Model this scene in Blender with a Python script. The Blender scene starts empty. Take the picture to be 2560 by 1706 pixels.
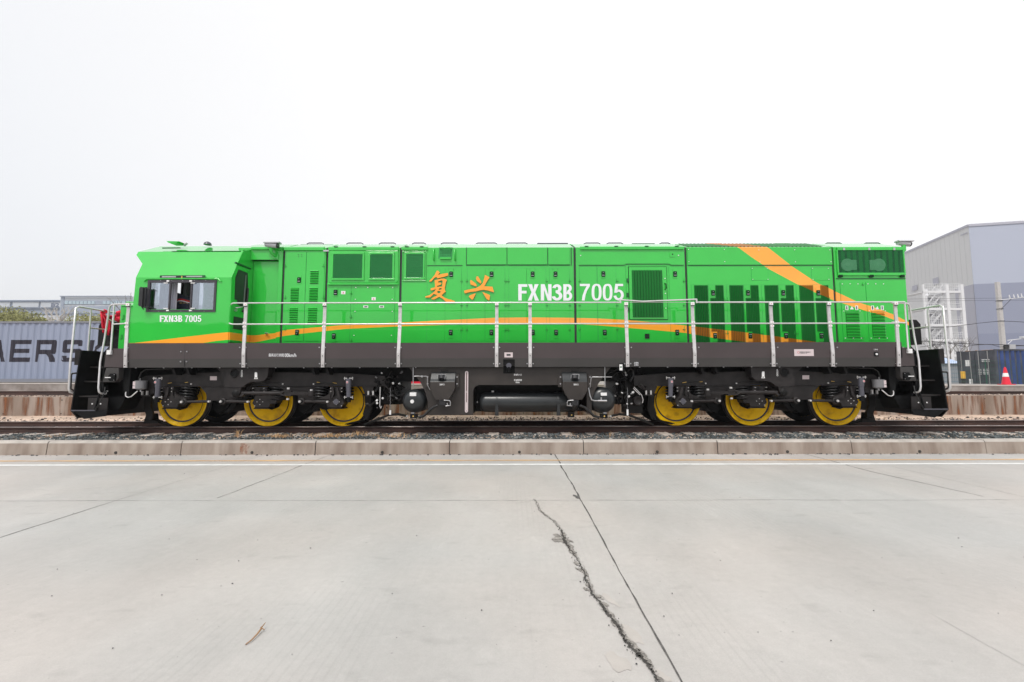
import bpy, bmesh, math, random
import numpy as np
from mathutils import Vector, Matrix
random.seed(7); np.random.seed(7)
R = math.radians
S = bpy.context.scene
COL = S.collection
# ------------------------------------------------------------------ camera
F, PITCH, ROLL, EYE = 1138.0, R(4.67), R(0.09), 1.63
cd = bpy.data.cameras.new('camera'); cd.sensor_width = 36; cd.lens = F / 2560 * 36
cd.clip_start = 0.05; cd.clip_end = 2000
cam = bpy.data.objects.new('camera', cd); COL.objects.link(cam); S.camera = cam
cam.matrix_world = Matrix.Translation((0, 0, EYE)) @ Matrix.Rotation(R(90) + PITCH, 4, 'X') @ Matrix.Rotation(-ROLL, 4, 'Z')
# ------------------------------------------------------------------ sky
SUN_EL, SUN_AZ = R(58), R(200)      # azimuth clockwise from +Y
w = bpy.data.worlds.new('World'); S.world = w; w.use_nodes = True
nt = w.node_tree; nt.nodes.clear()
out = nt.nodes.new('ShaderNodeOutputWorld'); add = nt.nodes.new('ShaderNodeAddShader')
sky = nt.nodes.new('ShaderNodeTexSky'); sky.sky_type = 'NISHITA'; sky.sun_disc = False
sky.sun_elevation = SUN_EL; sky.sun_rotation = SUN_AZ; sky.dust_density = 6; sky.air_density = 1.0
b1 = nt.nodes.new('ShaderNodeBackground'); b1.inputs[1].default_value = 0.05
hs = nt.nodes.new('ShaderNodeHueSaturation'); hs.inputs['Saturation'].default_value = 0.35
nt.links.new(sky.outputs[0], hs.inputs['Color']); nt.links.new(hs.outputs[0], b1.inputs[0])
b2 = nt.nodes.new('ShaderNodeBackground'); b2.inputs[1].default_value = 0.965
tc = nt.nodes.new('ShaderNodeTexCoord')
vm = nt.nodes.new('ShaderNodeVectorMath'); vm.operation = 'DOT_PRODUCT'
nt.links.new(tc.outputs['Generated'], vm.inputs[0]); vm.inputs[1].default_value = Vector((0.28, 0.72, 0.62)).normalized()
nz = nt.nodes.new('ShaderNodeTexNoise'); nz.inputs['Scale'].default_value = 1.6; nz.inputs['Detail'].default_value = 3
nt.links.new(tc.outputs['Generated'], nz.inputs['Vector'])
ma = nt.nodes.new('ShaderNodeMath'); ma.operation = 'MULTIPLY_ADD'; ma.inputs[1].default_value = 0.10
nt.links.new(nz.outputs['Fac'], ma.inputs[0]); nt.links.new(vm.outputs['Value'], ma.inputs[2])
cr = nt.nodes.new('ShaderNodeValToRGB')
cr.color_ramp.elements[0].position = 0.45; cr.color_ramp.elements[0].color = (0.80, 0.81, 0.83, 1)
cr.color_ramp.elements[1].position = 0.97; cr.color_ramp.elements[1].color = (1.0, 1.0, 1.0, 1)
e = cr.color_ramp.elements.new(0.80); e.color = (0.93, 0.925, 0.92, 1)
nt.links.new(ma.outputs[0], cr.inputs[0]); nt.links.new(cr.outputs[0], b2.inputs[0])
nt.links.new(b1.outputs[0], add.inputs[0]); nt.links.new(b2.outputs[0], add.inputs[1])
nt.links.new(add.outputs[0], out.inputs[0])
# ------------------------------------------------------------------ sun
sl = bpy.data.lights.new('sun', 'SUN'); sl.energy = 1.8; sl.angle = R(14); sl.color = (1, 0.96, 0.9)
so = bpy.data.objects.new('sun', sl); COL.objects.link(so)
sd = Vector((math.sin(SUN_AZ) * math.cos(SUN_EL), math.cos(SUN_AZ) * math.cos(SUN_EL), math.sin(SUN_EL)))
so.rotation_euler = (-sd).to_track_quat('-Z', 'Y').to_euler(); so.location = sd * 60
S.view_settings.view_transform = 'Standard'; S.view_settings.look = 'None'
S.view_settings.exposure = 0.0; S.view_settings.gamma = 1.0
S.cycles.max_bounces = 8; S.cycles.transparent_max_bounces = 12

# ------------------------------------------------------------------ measuring helpers (photograph sight lines -> world)
CP, SP, CR_, SR_ = math.cos(PITCH), math.sin(PITCH), math.cos(ROLL), math.sin(ROLL)
def _ab(u, v):
    a, b = (u - 1280) / F, (853 - v) / F
    return a * CR_ + b * SR_, -a * SR_ + b * CR_
def P(u, v, Y):
    a, b = _ab(u, v); t = Y / (CP - b * SP)
    return a * t, EYE + t * (b * CP + SP)
def P3(u, v, Y):
    x, z = P(u, v, Y); return (x, Y, z)
def PX(u, v, X):
    a, b = _ab(u, v); t = X / a
    return t * (CP - b * SP), EYE + t * (b * CP + SP)
def G(u, v, z=0.0):
    a, b = _ab(u, v); t = (z - EYE) / (b * CP + SP)
    return a * t, t * (CP - b * SP)

# ------------------------------------------------------------------ materials
MATS = {}
def mat(name, col, rough=0.6, metal=0.0, var=0.0, scale=8.0, bump=0.0, bscale=60.0, coat=0.0, col2=None, stretch=(1, 1, 1), spec=0.5, detail=5, ramp=(0.35, 0.65)):
    m = bpy.data.materials.new(name); m.use_nodes = True; MATS[name] = m
    t = m.node_tree; p = t.nodes['Principled BSDF']
    p.inputs['Base Color'].default_value = (*col, 1); p.inputs['Roughness'].default_value = rough
    p.inputs['Metallic'].default_value = metal; p.inputs['Coat Weight'].default_value = coat
    p.inputs['Coat Roughness'].default_value = 0.06; p.inputs['Specular IOR Level'].default_value = spec
    tcn = t.nodes.new('ShaderNodeTexCoord'); mp = t.nodes.new('ShaderNodeMapping')
    t.links.new(tcn.outputs['Object'], mp.inputs[0]); mp.inputs['Scale'].default_value = stretch
    if var or col2:
        n = t.nodes.new('ShaderNodeTexNoise'); n.inputs['Scale'].default_value = scale; n.inputs['Detail'].default_value = detail
        t.links.new(mp.outputs[0], n.inputs['Vector'])
        r = t.nodes.new('ShaderNodeValToRGB'); c2 = col2 or tuple(max(0, c * (1 - var)) for c in col)
        c1 = col if col2 else tuple(min(1, c * (1 + var)) for c in col)
        r.color_ramp.elements[0].position = ramp[0]; r.color_ramp.elements[0].color = (*c2, 1)
        r.color_ramp.elements[1].position = ramp[1]; r.color_ramp.elements[1].color = (*c1, 1)
        t.links.new(n.outputs['Fac'], r.inputs[0]); t.links.new(r.outputs[0], p.inputs['Base Color'])
    if bump:
        n2 = t.nodes.new('ShaderNodeTexNoise'); n2.inputs['Scale'].default_value = bscale; n2.inputs['Detail'].default_value = 4
        t.links.new(mp.outputs[0], n2.inputs['Vector'])
        bp = t.nodes.new('ShaderNodeBump'); bp.inputs['Strength'].default_value = bump; bp.inputs['Distance'].default_value = 0.02
        t.links.new(n2.outputs['Fac'], bp.inputs['Height']); t.links.new(bp.outputs[0], p.inputs['Normal'])
    return m
mat('black_paint', (0.0035, 0.0038, 0.0042), 0.5, var=0.5, scale=5, bump=0.05, spec=0.18)
mat('bogie_paint', (0.019, 0.0160, 0.0160), 0.5, var=0.3, scale=5, bump=0.06, spec=0.35)
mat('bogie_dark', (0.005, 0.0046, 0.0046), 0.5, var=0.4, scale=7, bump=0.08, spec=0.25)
mat('green_mid', (0.014, 0.27, 0.06), 0.45)
mat('skirt_paint', (0.058, 0.0445, 0.0455), 0.42, var=0.07, scale=1.2, bump=0.03, bscale=8)
mat('skirt_lower', (0.047, 0.044, 0.043), 0.42, var=0.07, scale=1.2)
mat('tank_paint', (0.032, 0.026, 0.023), 0.45, var=0.2, scale=2)
mat('tank_grey', (0.024, 0.027, 0.029), 0.28, var=0.1, scale=3)
mat('seam_rubber', (0.03, 0.032, 0.035), 0.6)
mat('alu', (0.60, 0.58, 0.58), 0.36, 0.35, var=0.08, scale=12)
mat('rail_tube', (0.66, 0.65, 0.65), 0.28, 0.4, var=0.06, scale=9)
mat('bolt_grey', (0.60, 0.59, 0.58), 0.4, 0.3); mat('fan_pale', (0.13, 0.36, 0.20), 0.5)
mat('steel', (0.55, 0.55, 0.56), 0.3, 0.8)
mat('white_mark', (0.80, 0.80, 0.80), 0.5)
mat('white_text', (0.82, 0.83, 0.86), 0.45)
mat('pink_plate', (0.62, 0.53, 0.54), 0.4)
mat('red_mark', (0.65, 0.03, 0.05), 0.5)
mat('green_dark', (0.005, 0.10, 0.022), 0.4)
mat('green_mesh', (0.02, 0.24, 0.08), 0.55, var=0.15, scale=30)
mat('slot_dark', (0.0025, 0.025, 0.008), 0.6, spec=.2)
mat('gold_letter', (0.96, 0.36, 0.03), 0.35, coat=0.3)
mat('letter_side', (0.05, 0.03, 0.01), 0.6)
mat('wheel_yellow', (0.92, 0.56, 0.004), 0.42, var=0.1, scale=5, bump=0.05, bscale=14, coat=0.0, spec=0.22, col2=(0.56, 0.29, 0.003), ramp=(0.28, 0.50), stretch=(1, 1, 1))
mat('wheel_black', (0.012, 0.012, 0.014), 0.35)
mat('tread_steel', (0.10, 0.095, 0.09), 0.35, 0.6)
mat('spring_black', (0.008, 0.008, 0.009), 0.3)
mat('damper_grey', (0.085, 0.085, 0.105), 0.35)
mat('cyl_grey', (0.19, 0.19, 0.20), 0.4)
mat('window_frame', (0.05, 0.045, 0.055), 0.4)
mat('cab_inside', (0.07, 0.07, 0.075), 0.7)
mat('curtain', (0.62, 0.60, 0.66), 0.8, var=0.1, scale=5, stretch=(6, 6, .3))
mat('seat_navy', (0.008, 0.014, 0.03), 0.6); mat('seat_red', (0.40, 0.02, 0.02), 0.6); mat('seat_gold', (0.5, 0.35, 0.15), 0.5)
mat('hose_black', (0.012, 0.012, 0.012), 0.4); mat('yellow_wire', (0.65, 0.42, 0.1), 0.5)
mat('cloth_red', (0.70, 0.008, 0.04), 0.75, var=0.2, scale=4)
mat('rail_rust', (0.075, 0.036, 0.028), 0.7, var=0.4, scale=3, col2=(0.032, 0.018, 0.016), bump=0.15, stretch=(.4, 1, 3))
mat('rail_head', (0.32, 0.28, 0.26), 0.32, 0.6, var=0.2, scale=3)
mat('sleeper', (0.42, 0.37, 0.33), 0.85, var=0.25, scale=4, bump=0.3)
mat('dirt', (0.62, 0.47, 0.37), 0.95, col2=(0.36, 0.27, 0.21), scale=1.3, bump=0.5, bscale=20, detail=9)
mat('ground', (0.30, 0.27, 0.23), 0.95, col2=(0.20, 0.19, 0.16), scale=0.2, bump=0.3)
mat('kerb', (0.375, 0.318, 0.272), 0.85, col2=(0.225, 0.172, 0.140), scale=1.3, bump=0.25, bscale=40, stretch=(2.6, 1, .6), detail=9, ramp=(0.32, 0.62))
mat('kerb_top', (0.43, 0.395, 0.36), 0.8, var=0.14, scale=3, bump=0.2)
mat('joint_dark', (0.10, 0.095, 0.09), 0.95, var=0.3, scale=20)
mat('joint_faint', (0.30, 0.295, 0.285), 0.95, var=0.25, scale=7)
mat('crack_dark', (0.055, 0.05, 0.045), 0.95, var=0.5, scale=60)
mat('spall', (0.27, 0.25, 0.23), 0.95, var=0.3, scale=22, bump=0.9, bscale=50)
mat('patch_tone', (0.435, 0.405, 0.378), 0.9, var=0.06, scale=5)
mat('line_white', (0.78, 0.78, 0.77), 0.7, var=0.08, scale=5)
mat('rust_stain', (0.30, 0.12, 0.055), 0.9, var=0.4, scale=12)
mat('twig', (0.30, 0.17, 0.085), 0.8, var=0.2); mat('stone_dark', (0.04, 0.04, 0.045), 0.9)
mat('grass_dry', (0.55, 0.38, 0.20), 0.9, var=0.3, scale=3); mat('tuft', (0.60, 0.38, 0.19), 0.9, var=0.3, scale=6)
mat('wall_conc', (0.36, 0.30, 0.26), 0.95, col2=(0.21, 0.155, 0.12), scale=0.9, bump=0.3, bscale=10, stretch=(1.7, 1, .35), detail=8)
mat('plat_conc', (0.33, 0.31, 0.30), 0.95, col2=(0.19, 0.17, 0.16), scale=2.2, bump=0.4, bscale=8, detail=8)
mat('plat_edge', (0.48, 0.46, 0.44), 0.9, var=0.1, scale=3)
mat('cont_grey', (0.265, 0.305, 0.415), 0.55, var=0.06, scale=1.0, stretch=(1, 1, .3)); mat('cont_letter', (0.018, 0.016, 0.03), 0.6)
mat('cont_edge', (0.22, 0.23, 0.27), 0.5)
mat('cont_blue', (0.028, 0.058, 0.20), 0.5, var=0.2, scale=1.5); mat('cont_door', (0.065, 0.068, 0.085), 0.55, var=0.35, scale=1.6)
mat('cont_rod', (0.30, 0.30, 0.30), 0.5); mat('cont_top', (0.42, 0.28, 0.2), 0.8)
mat('fence_green', (0.02, 0.11, 0.07), 0.6)
mat('shed_grey', (0.26, 0.28, 0.31), 0.7, var=0.06); mat('shed_roof', (0.42, 0.52, 0.72), 0.6)
mat('cone_red', (0.72, 0.015, 0.045), 0.45); mat('cone_white', (0.85, 0.85, 0.85), 0.4)
mat('bollard_yellow', (0.75, 0.42, 0.05), 0.6); mat('bollard_black', (0.03, 0.03, 0.03), 0.6)
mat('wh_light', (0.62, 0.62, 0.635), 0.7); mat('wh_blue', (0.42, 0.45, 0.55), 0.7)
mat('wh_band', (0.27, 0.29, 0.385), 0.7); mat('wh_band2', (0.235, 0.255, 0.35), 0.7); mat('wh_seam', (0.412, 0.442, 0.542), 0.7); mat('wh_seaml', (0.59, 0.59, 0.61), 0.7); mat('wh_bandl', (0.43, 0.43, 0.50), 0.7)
mat('stair_white', (0.72, 0.72, 0.74), 0.5); mat('stair_grey', (0.35, 0.35, 0.38), 0.7)
mat('pole_conc', (0.52, 0.50, 0.49), 0.85, var=0.06); mat('wire', (0.05, 0.05, 0.06), 0.6)
mat('off_grey', (0.30, 0.34, 0.42), 0.7, var=0.05, scale=.3); mat('off_light', (0.50, 0.53, 0.58), 0.7); mat('off_dark', (0.21, 0.25, 0.33), 0.6)  # far buildings: distance haze is mixed into these colours
mat('off_glass', (0.40, 0.50, 0.57), 0.3); mat('off_text', (0.16, 0.18, 0.25), 0.7)  # glass and sign faded towards haze in the colour too
mat('willow', (0.30, 0.30, 0.12), 0.8, var=0.3, scale=2); mat('bark_pale', (0.50, 0.47, 0.44), 0.8); mat('bark_brown', (0.13, 0.11, 0.09), 0.9)
mat('dark_row', (0.035, 0.04, 0.04), 0.9, var=0.2, scale=.2)
mat('camera_grey', (0.45, 0.45, 0.47), 0.4); mat('lamp_dark', (0.02, 0.02, 0.022), 0.3)
mat('orange_bin', (0.22, 0.075, 0.025), 0.7, var=0.2)

# per-stone colour for ballast
def stone_mat(name, cols, dist=None):
    m = bpy.data.materials.new(name); m.use_nodes = True; MATS[name] = m; t = m.node_tree; p = t.nodes['Principled BSDF']
    g = t.nodes.new('ShaderNodeNewGeometry'); r = t.nodes.new('ShaderNodeValToRGB'); r.color_ramp.interpolation = 'CONSTANT'
    while len(r.color_ramp.elements) < len(cols): r.color_ramp.elements.new(0.5)
    for i, (q, c) in enumerate(cols):
        r.color_ramp.elements[i].position = q; r.color_ramp.elements[i].color = (*c, 1)
    t.links.new(g.outputs['Random Per Island'], r.inputs[0]); t.links.new(r.outputs[0], p.inputs['Base Color'])
    p.inputs['Roughness'].default_value = 0.9
stone_mat('ballast_dark', [(0, (0.035, 0.042, 0.044)), (.3, (0.075, 0.088, 0.092)), (.6, (0.12, 0.135, 0.14)), (.86, (0.20, 0.20, 0.19)), (.96, (0.36, 0.34, 0.31))])
stone_mat('ballast_tan', [(0, (0.05, 0.04, 0.04)), (.3, (0.26, 0.20, 0.17)), (.55, (0.50, 0.40, 0.33)), (.75, (0.10, 0.085, 0.08)), (.92, (0.68, 0.58, 0.50))])

# glass
def glass(name, tint, fac, rough=0.02):
    m = bpy.data.materials.new(name); m.use_nodes = True; MATS[name] = m; t = m.node_tree; t.nodes.clear()
    o = t.nodes.new('ShaderNodeOutputMaterial'); mx = t.nodes.new('ShaderNodeMixShader')
    a = t.nodes.new('ShaderNodeBsdfTransparent'); a.inputs[0].default_value = (*tint, 1)
    g = t.nodes.new('ShaderNodeBsdfGlossy'); g.inputs['Roughness'].default_value = rough; g.inputs[0].default_value = (0.8, 0.86, 0.95, 1)
    mx.inputs[0].default_value = fac
    t.links.new(a.outputs[0], mx.inputs[1]); t.links.new(g.outputs[0], mx.inputs[2]); t.links.new(mx.outputs[0], o.inputs[0])
glass('glass_pane', (0.72, 0.76, 0.80), 0.30)
glass('glass_dark', (0.10, 0.14, 0.13), 0.10)
glass('glass_far', (0.95, 0.96, 0.97), 0.04)

# ------------------------------------------------------------------ mesh builder
class MB:
    def __init__(self, mirror=None):
        self.v = []; self.f = []; self.mi = []; self.mats = []; self.cur = 0; self.mx = mirror; self.sm = []
        self.smooth = False
    def m(self, name):
        if name not in self.mats: self.mats.append(name)
        self.cur = self.mats.index(name); return self
    def add(self, vs, fs, smooth=None):
        n = len(self.v)
        if self.mx is not None: vs = [(self.mx - x, y, z) for x, y, z in vs]
        self.v += [tuple(q) for q in vs]
        for f in fs:
            self.f.append([i + n for i in f]); self.mi.append(self.cur); self.sm.append(self.smooth if smooth is None else smooth)
        return self
    def box(self, x0, x1, y0, y1, z0, z1):
        return self.add([(x, y, z) for z in (z0, z1) for y in (y0, y1) for x in (x0, x1)],
                        [(0, 1, 3, 2), (4, 6, 7, 5), (0, 4, 5, 1), (1, 5, 7, 3), (3, 7, 6, 2), (2, 6, 4, 0)])
    def prism_y(self, pts, y0, y1):      # outline in XZ, extruded along Y
        n = len(pts); vs = [(x, y0, z) for x, z in pts] + [(x, y1, z) for x, z in pts]
        return self.add(vs, [list(range(n)), list(range(2 * n - 1, n - 1, -1))] + [(i, i + n, (i + 1) % n + n, (i + 1) % n) for i in range(n)])
    def prism_x(self, pts, x0, x1):      # outline in YZ
        n = len(pts); vs = [(x0, y, z) for y, z in pts] + [(x1, y, z) for y, z in pts]
        return self.add(vs, [list(range(n)), list(range(2 * n - 1, n - 1, -1))] + [(i, i + n, (i + 1) % n + n, (i + 1) % n) for i in range(n)])
    def prism_z(self, pts, z0, z1):
        n = len(pts); vs = [(x, y, z0) for x, y in pts] + [(x, y, z1) for x, y in pts]
        return self.add(vs, [list(range(n)), list(range(2 * n - 1, n - 1, -1))] + [(i, i + n, (i + 1) % n + n, (i + 1) % n) for i in range(n)])
    def tube(self, pts, r, seg=8, caps=True, r1=None):
        pts = [Vector(p) for p in pts]; n = len(pts); vs = []; up = None
        for i, p in enumerate(pts):
            d = (pts[min(i + 1, n - 1)] - pts[max(i - 1, 0)]).normalized()
            if up is None: up = d.orthogonal().normalized()
            up = (up - d * up.dot(d)); up = up.normalized() if up.length > 1e-6 else d.orthogonal().normalized()
            s = d.cross(up); rr = r if r1 is None else r + (r1 - r) * i / (n - 1)
            for k in range(seg):
                a = 2 * math.pi * k / seg; vs.append(tuple(p + (up * math.cos(a) + s * math.sin(a)) * rr))
        fs = [(i * seg + k, i * seg + (k + 1) % seg, (i + 1) * seg + (k + 1) % seg, (i + 1) * seg + k) for i in range(n - 1) for k in range(seg)]
        self.add(vs, fs, True)
        if caps: 
            self.add(vs[:seg], [list(range(seg - 1, -1, -1))], False); self.add(vs[-seg:], [list(range(seg))], False)
        return self
    def lathe_y(self, cx, cz, prof, seg=40, smooth=True):   # prof: list of (radius, y)
        vs = []; n = len(prof)
        for r, y in prof:
            for k in range(seg):
                a = 2 * math.pi * k / seg; vs.append((cx + r * math.cos(a), y, cz + r * math.sin(a)))
        return self.add(vs, [(i * seg + k, i * seg + (k + 1) % seg, (i + 1) * seg + (k + 1) % seg, (i + 1) * seg + k) for i in range(n - 1) for k in range(seg)], smooth)
    def disc_y(self, cx, cz, r, y0, y1, seg=20):
        return self.prism_y([(cx + r * math.cos(2 * math.pi * k / seg), cz + r * math.sin(2 * math.pi * k / seg)) for k in range(seg)], y0, y1)
    def build(self, name, parent=None, bevel=0.0, **props):
        me = bpy.data.meshes.new(name); me.from_pydata(self.v, [], self.f); 
        for k in self.mats: me.materials.append(MATS[k])
        me.polygons.foreach_set('material_index', self.mi); me.polygons.foreach_set('use_smooth', self.sm)
        bm = bmesh.new(); bm.from_mesh(me); bmesh.ops.recalc_face_normals(bm, faces=bm.faces); bm.to_mesh(me); bm.free()
        me.update(); o = bpy.data.objects.new(name, me); COL.objects.link(o)
        if bevel:
            b = o.modifiers.new('bevel', 'BEVEL'); b.width = bevel; b.segments = 2; b.limit_method = 'ANGLE'; b.angle_limit = R(40)
        adopt(o, parent)
        for k, val in props.items(): o[k] = val
        return o
LOCS = {}
def adopt(o, parent):
    if parent is None: return
    o.parent = parent; o.matrix_parent_inverse = wm(parent).inverted()
def wm(o):
    m = Matrix.LocRotScale(o.location, o.rotation_euler, o.scale)
    if o.parent: m = wm(o.parent) @ o.matrix_parent_inverse @ m
    return m
def thing(name, loc, label, cat, group=None):
    o = bpy.data.objects.new(name, None); COL.objects.link(o); o.location = loc; o.empty_display_size = 0.3
    return tag(o, label, cat, group)
def tag(o, label, cat, group=None, kind=None):
    if label: o['label'] = label
    if cat: o['category'] = cat
    if group: o['group'] = group
    if kind: o['kind'] = kind
    return o
def shift(o, dx, dy=0, dz=0, parent=None):           # copy of one mesh object (with its children), moved
    c = o.copy(); COL.objects.link(c)
    if parent is not None and parent is not o.parent: c.parent = parent; c.matrix_parent_inverse = wm(parent).inverted()
    c.location = Vector(o.location) + Vector((dx, dy, dz))
    for ch in list(o.children):
        k = ch.copy(); COL.objects.link(k); k.parent = c; k.matrix_parent_inverse = ch.matrix_parent_inverse.copy()
    return c
def rbox(mb, u0, v0, u1, v1, Y, t, ):                 # box traced between two picture corners on the plane Y, t thick towards the camera
    vm_ = (v0 + v1) / 2; x0 = P(u0, vm_, Y)[0]; x1 = P(u1, vm_, Y)[0]; um = (u0 + u1) / 2
    z1 = P(um, v0, Y)[1]; z0 = P(um, v1, Y)[1]
    mb.box(x0, x1, Y - t, Y, z0, z1); return x0, x1, z0, z1
def poly(mb, pts, Y, t): return mb.prism_y([P(u, v, Y) for u, v in pts], Y - t, Y)
def text_mesh(name, s, u0, v0, u1, v1, Y, m, parent, thick=0.003, bold=0.0, keep=False, facing='-Y', **props):
    cu = bpy.data.curves.new(name, 'FONT'); cu.body = s; cu.size = 1; cu.extrude = 0.01; cu.offset = bold; cu.resolution_u = 3
    if '\n' in s: cu.space_line = 1.1
    to = bpy.data.objects.new(name, cu); COL.objects.link(to)
    dg = bpy.context.evaluated_depsgraph_get(); dg.update(); me = bpy.data.meshes.new_from_object(to.evaluated_get(dg))
    bpy.data.objects.remove(to)
    co = np.zeros(len(me.vertices) * 3); me.vertices.foreach_get('co', co); co = co.reshape(-1, 3)
    mn, mx = co.min(0), co.max(0); sz = np.maximum(mx - mn, 1e-6)
    vm_ = (v0 + v1) / 2; um = (u0 + u1) / 2
    x0 = P(u0, vm_, Y)[0]; x1 = P(u1, vm_, Y)[0]; z1 = P(um, v0, Y)[1]; z0 = P(um, v1, Y)[1]
    n = (co - mn) / sz
    w_ = np.stack([x0 + n[:, 0] * (x1 - x0), Y - n[:, 2] * thick - 0.0005, z0 + n[:, 1] * (z1 - z0)], 1)
    me.vertices.foreach_set('co', w_.ravel()); me.materials.clear(); me.materials.append(MATS[m]); me.update(); me.name = name
    o = bpy.data.objects.new(name, me); COL.objects.link(o); adopt(o, parent)
    for k, val in props.items(): o[k] = val
    return o

# ------------------------------------------------------------------ paint of the locomotive: green with the orange ribbon
CX = -0.06; YC = 12.4; YS = 10.85; YK = 10.88; YH = 11.55; YR = 10.9
loco = thing('diesel_locomotive', (CX, YC, 0.42), 'green diesel locomotive with orange ribbon stripe and white number 7005 on the near track', 'locomotive')
def fit(pts):     # (x,z) -> sorted
    return sorted(pts)
KD = -6.68
up1 = [P(335, 858, YK), P(400, 850.5, YK), P(470, 842, YK), P(540, 834, YK), P(570, 831, YK)]
lo1 = [P(335, 859, YK), P(497, 860, YK), P(540, 853, YK), P(570, 849.7, YK)]
up1 += [(-6.60, P(620, 838, YH)[1])]; lo1 += [(-6.60, P(620, 855.7, YH)[1])]
up1 += [P(692, 831.5, YH), P(710, 826, YH), P(755, 822, YH), P(815, 817, YH), P(860, 813, YH), P(995, 807, YH), P(1152, 799, YH), P(1237, 795, YH), P(1320, 794, YH), P(1430, 795, YH), P(1490, 796.5, YH), P(1563, 800.2, YH), P(1634, 806.5, YH), P(1715, 814.5, YH), P(1777, 822, YH), P(1865, 832, YH), P(1950, 843, YH), P(2042, 856, YH)]
lo1 += [P(692, 843.5, YH), P(710, 840.4, YH), P(760, 834, YH), P(815, 828, YH), P(860, 823, YH), P(995, 816.5, YH), P(1152, 811.4, YH), P(1237, 809.4, YH), P(1320, 808.5, YH), P(1430, 810.4, YH), P(1490, 813.5, YH), P(1563, 819.6, YH), P(1640, 826, YH), P(1715, 833, YH), P(1777, 844, YH), P(1865, 856, YH), P(1900, 860, YH), P(2042, 860, YH)]
up2 = [(P(1846, 620, YH)[0] - .9, 5.95), (P(1920, 620, YH)[0] - .4, 5.4), P(1920, 620, YH), P(1975, 663, YH), P(2043, 708, YH), P(2083, 726, YH), P(2092, 731, YH), P(2140, 754, YH), P(2177, 766.5, YH), P(2235, 787, YH), P(2274, 799, YH)]
lo2 = [(P(1846, 620, YH)[0] - 1.2, 5.75), (P(1846, 620, YH)[0] - .35, 5.25), P(1846, 620, YH), P(1880, 645, YH), P(1910, 665, YH), P(1920, 672, YH), P(1995, 712, YH), P(2037, 731.5, YH), P(2085, 752, YH), P(2102, 757.5, YH), P(2155, 775, YH), P(2216, 793, YH), P(2274, 809, YH)]
def paint(name, green, orange, rough=0.45, coat=1.0, stripes=True):
    m = bpy.data.materials.new(name); m.use_nodes = True; MATS[name] = m; t = m.node_tree; p = t.nodes['Principled BSDF']
    p.inputs['Roughness'].default_value = rough; p.inputs['Coat Weight'].default_value = coat; p.inputs['Coat Roughness'].default_value = 0.03; p.inputs['Coat IOR'].default_value = 1.65; p.inputs['Specular IOR Level'].default_value = 0.15
    tcn = t.nodes.new('ShaderNodeTexCoord'); tcn.object = loco
    sx = t.nodes.new('ShaderNodeSeparateXYZ'); t.links.new(tcn.outputs['Object'], sx.inputs[0])
    def math_(op, a, b=None, c=None):
        n = t.nodes.new('ShaderNodeMath'); n.operation = op
        for i, q in enumerate((a, b, c)):
            if q is None: continue
            if isinstance(q, (int, float)): n.inputs[i].default_value = q
            else: t.links.new(q, n.inputs[i])
        return n.outputs[0]
    xn = math_('MULTIPLY_ADD', sx.outputs[0], 1 / 20, (10 + CX) / 20)
    zn = math_('MULTIPLY_ADD', sx.outputs[2], 1 / 4, (0.42 - 2) / 4)
    def curve(pts):
        n = t.nodes.new('ShaderNodeFloatCurve'); c = n.mapping.curves[0]
        q = sorted([((x + 10) / 20, (z - 2) / 4) for x, z in pts])
        c.points[0].location = (0, q[0][1]); c.points[1].location = (1, q[-1][1])
        for x, z in q: c.points.new(x, min(1, max(0, z)))
        for pt in c.points: pt.handle_type = 'VECTOR'
        n.mapping.update(); t.links.new(xn, n.inputs['Value']); return n.outputs[0]
    base = None
    if stripes:
        m1 = math_('MULTIPLY', math_('LESS_THAN', zn, curve(up1)), math_('GREATER_THAN', zn, curve(lo1)))
        m2 = math_('MULTIPLY', math_('LESS_THAN', zn, curve(up2)), math_('GREATER_THAN', zn, curve(lo2)))
        m2 = math_('MULTIPLY', m2, math_('GREATER_THAN', xn, (P(1800, 620, YH)[0] - .6 + 10) / 20))
        m1 = math_('MULTIPLY', m1, math_('LESS_THAN', xn, (P(2042, 850, YH)[0] + 10) / 20))
        k = math_('MAXIMUM', m1, m2)
        mx = t.nodes.new('ShaderNodeMix'); mx.data_type = 'RGBA'; t.links.new(k, mx.inputs[0])
        mx.inputs[6].default_value = (*green, 1); mx.inputs[7].default_value = (*orange, 1)
        base = mx.outputs[2]
    # faint dust / hand-polish variation
    n = t.nodes.new('ShaderNodeTexNoise'); n.inputs['Scale'].default_value = 0.9; n.inputs['Detail'].default_value = 6
    t.links.new(tcn.outputs['Object'], n.inputs['Vector'])
    mr = t.nodes.new('ShaderNodeMapRange'); mr.inputs[1].default_value = .3; mr.inputs[2].default_value = .7; mr.inputs[3].default_value = 0.93; mr.inputs[4].default_value = 1.06
    t.links.new(n.outputs['Fac'], mr.inputs[0])
    vm2 = t.nodes.new('ShaderNodeVectorMath'); vm2.operation = 'SCALE'; t.links.new(mr.outputs[0], vm2.inputs['Scale'])
    if base is not None: t.links.new(base, vm2.inputs[0])
    else: vm2.inputs[0].default_value = green
    t.links.new(vm2.outputs[0], p.inputs['Base Color'])
    # slightly wavy sheet metal in the reflections
    n3 = t.nodes.new('ShaderNodeTexNoise'); n3.inputs['Scale'].default_value = 1.7; n3.inputs['Detail'].default_value = 2
    t.links.new(tcn.outputs['Object'], n3.inputs['Vector'])
    bp = t.nodes.new('ShaderNodeBump'); bp.inputs['Strength'].default_value = 0.12; bp.inputs['Distance'].default_value = 0.02
    t.links.new(n3.outputs['Fac'], bp.inputs['Height']); t.links.new(bp.outputs[0], p.inputs['Coat Normal'])
    return m
paint('green_paint', (0.024, 0.51, 0.048), (0.98, 0.385, 0.030))
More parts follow.
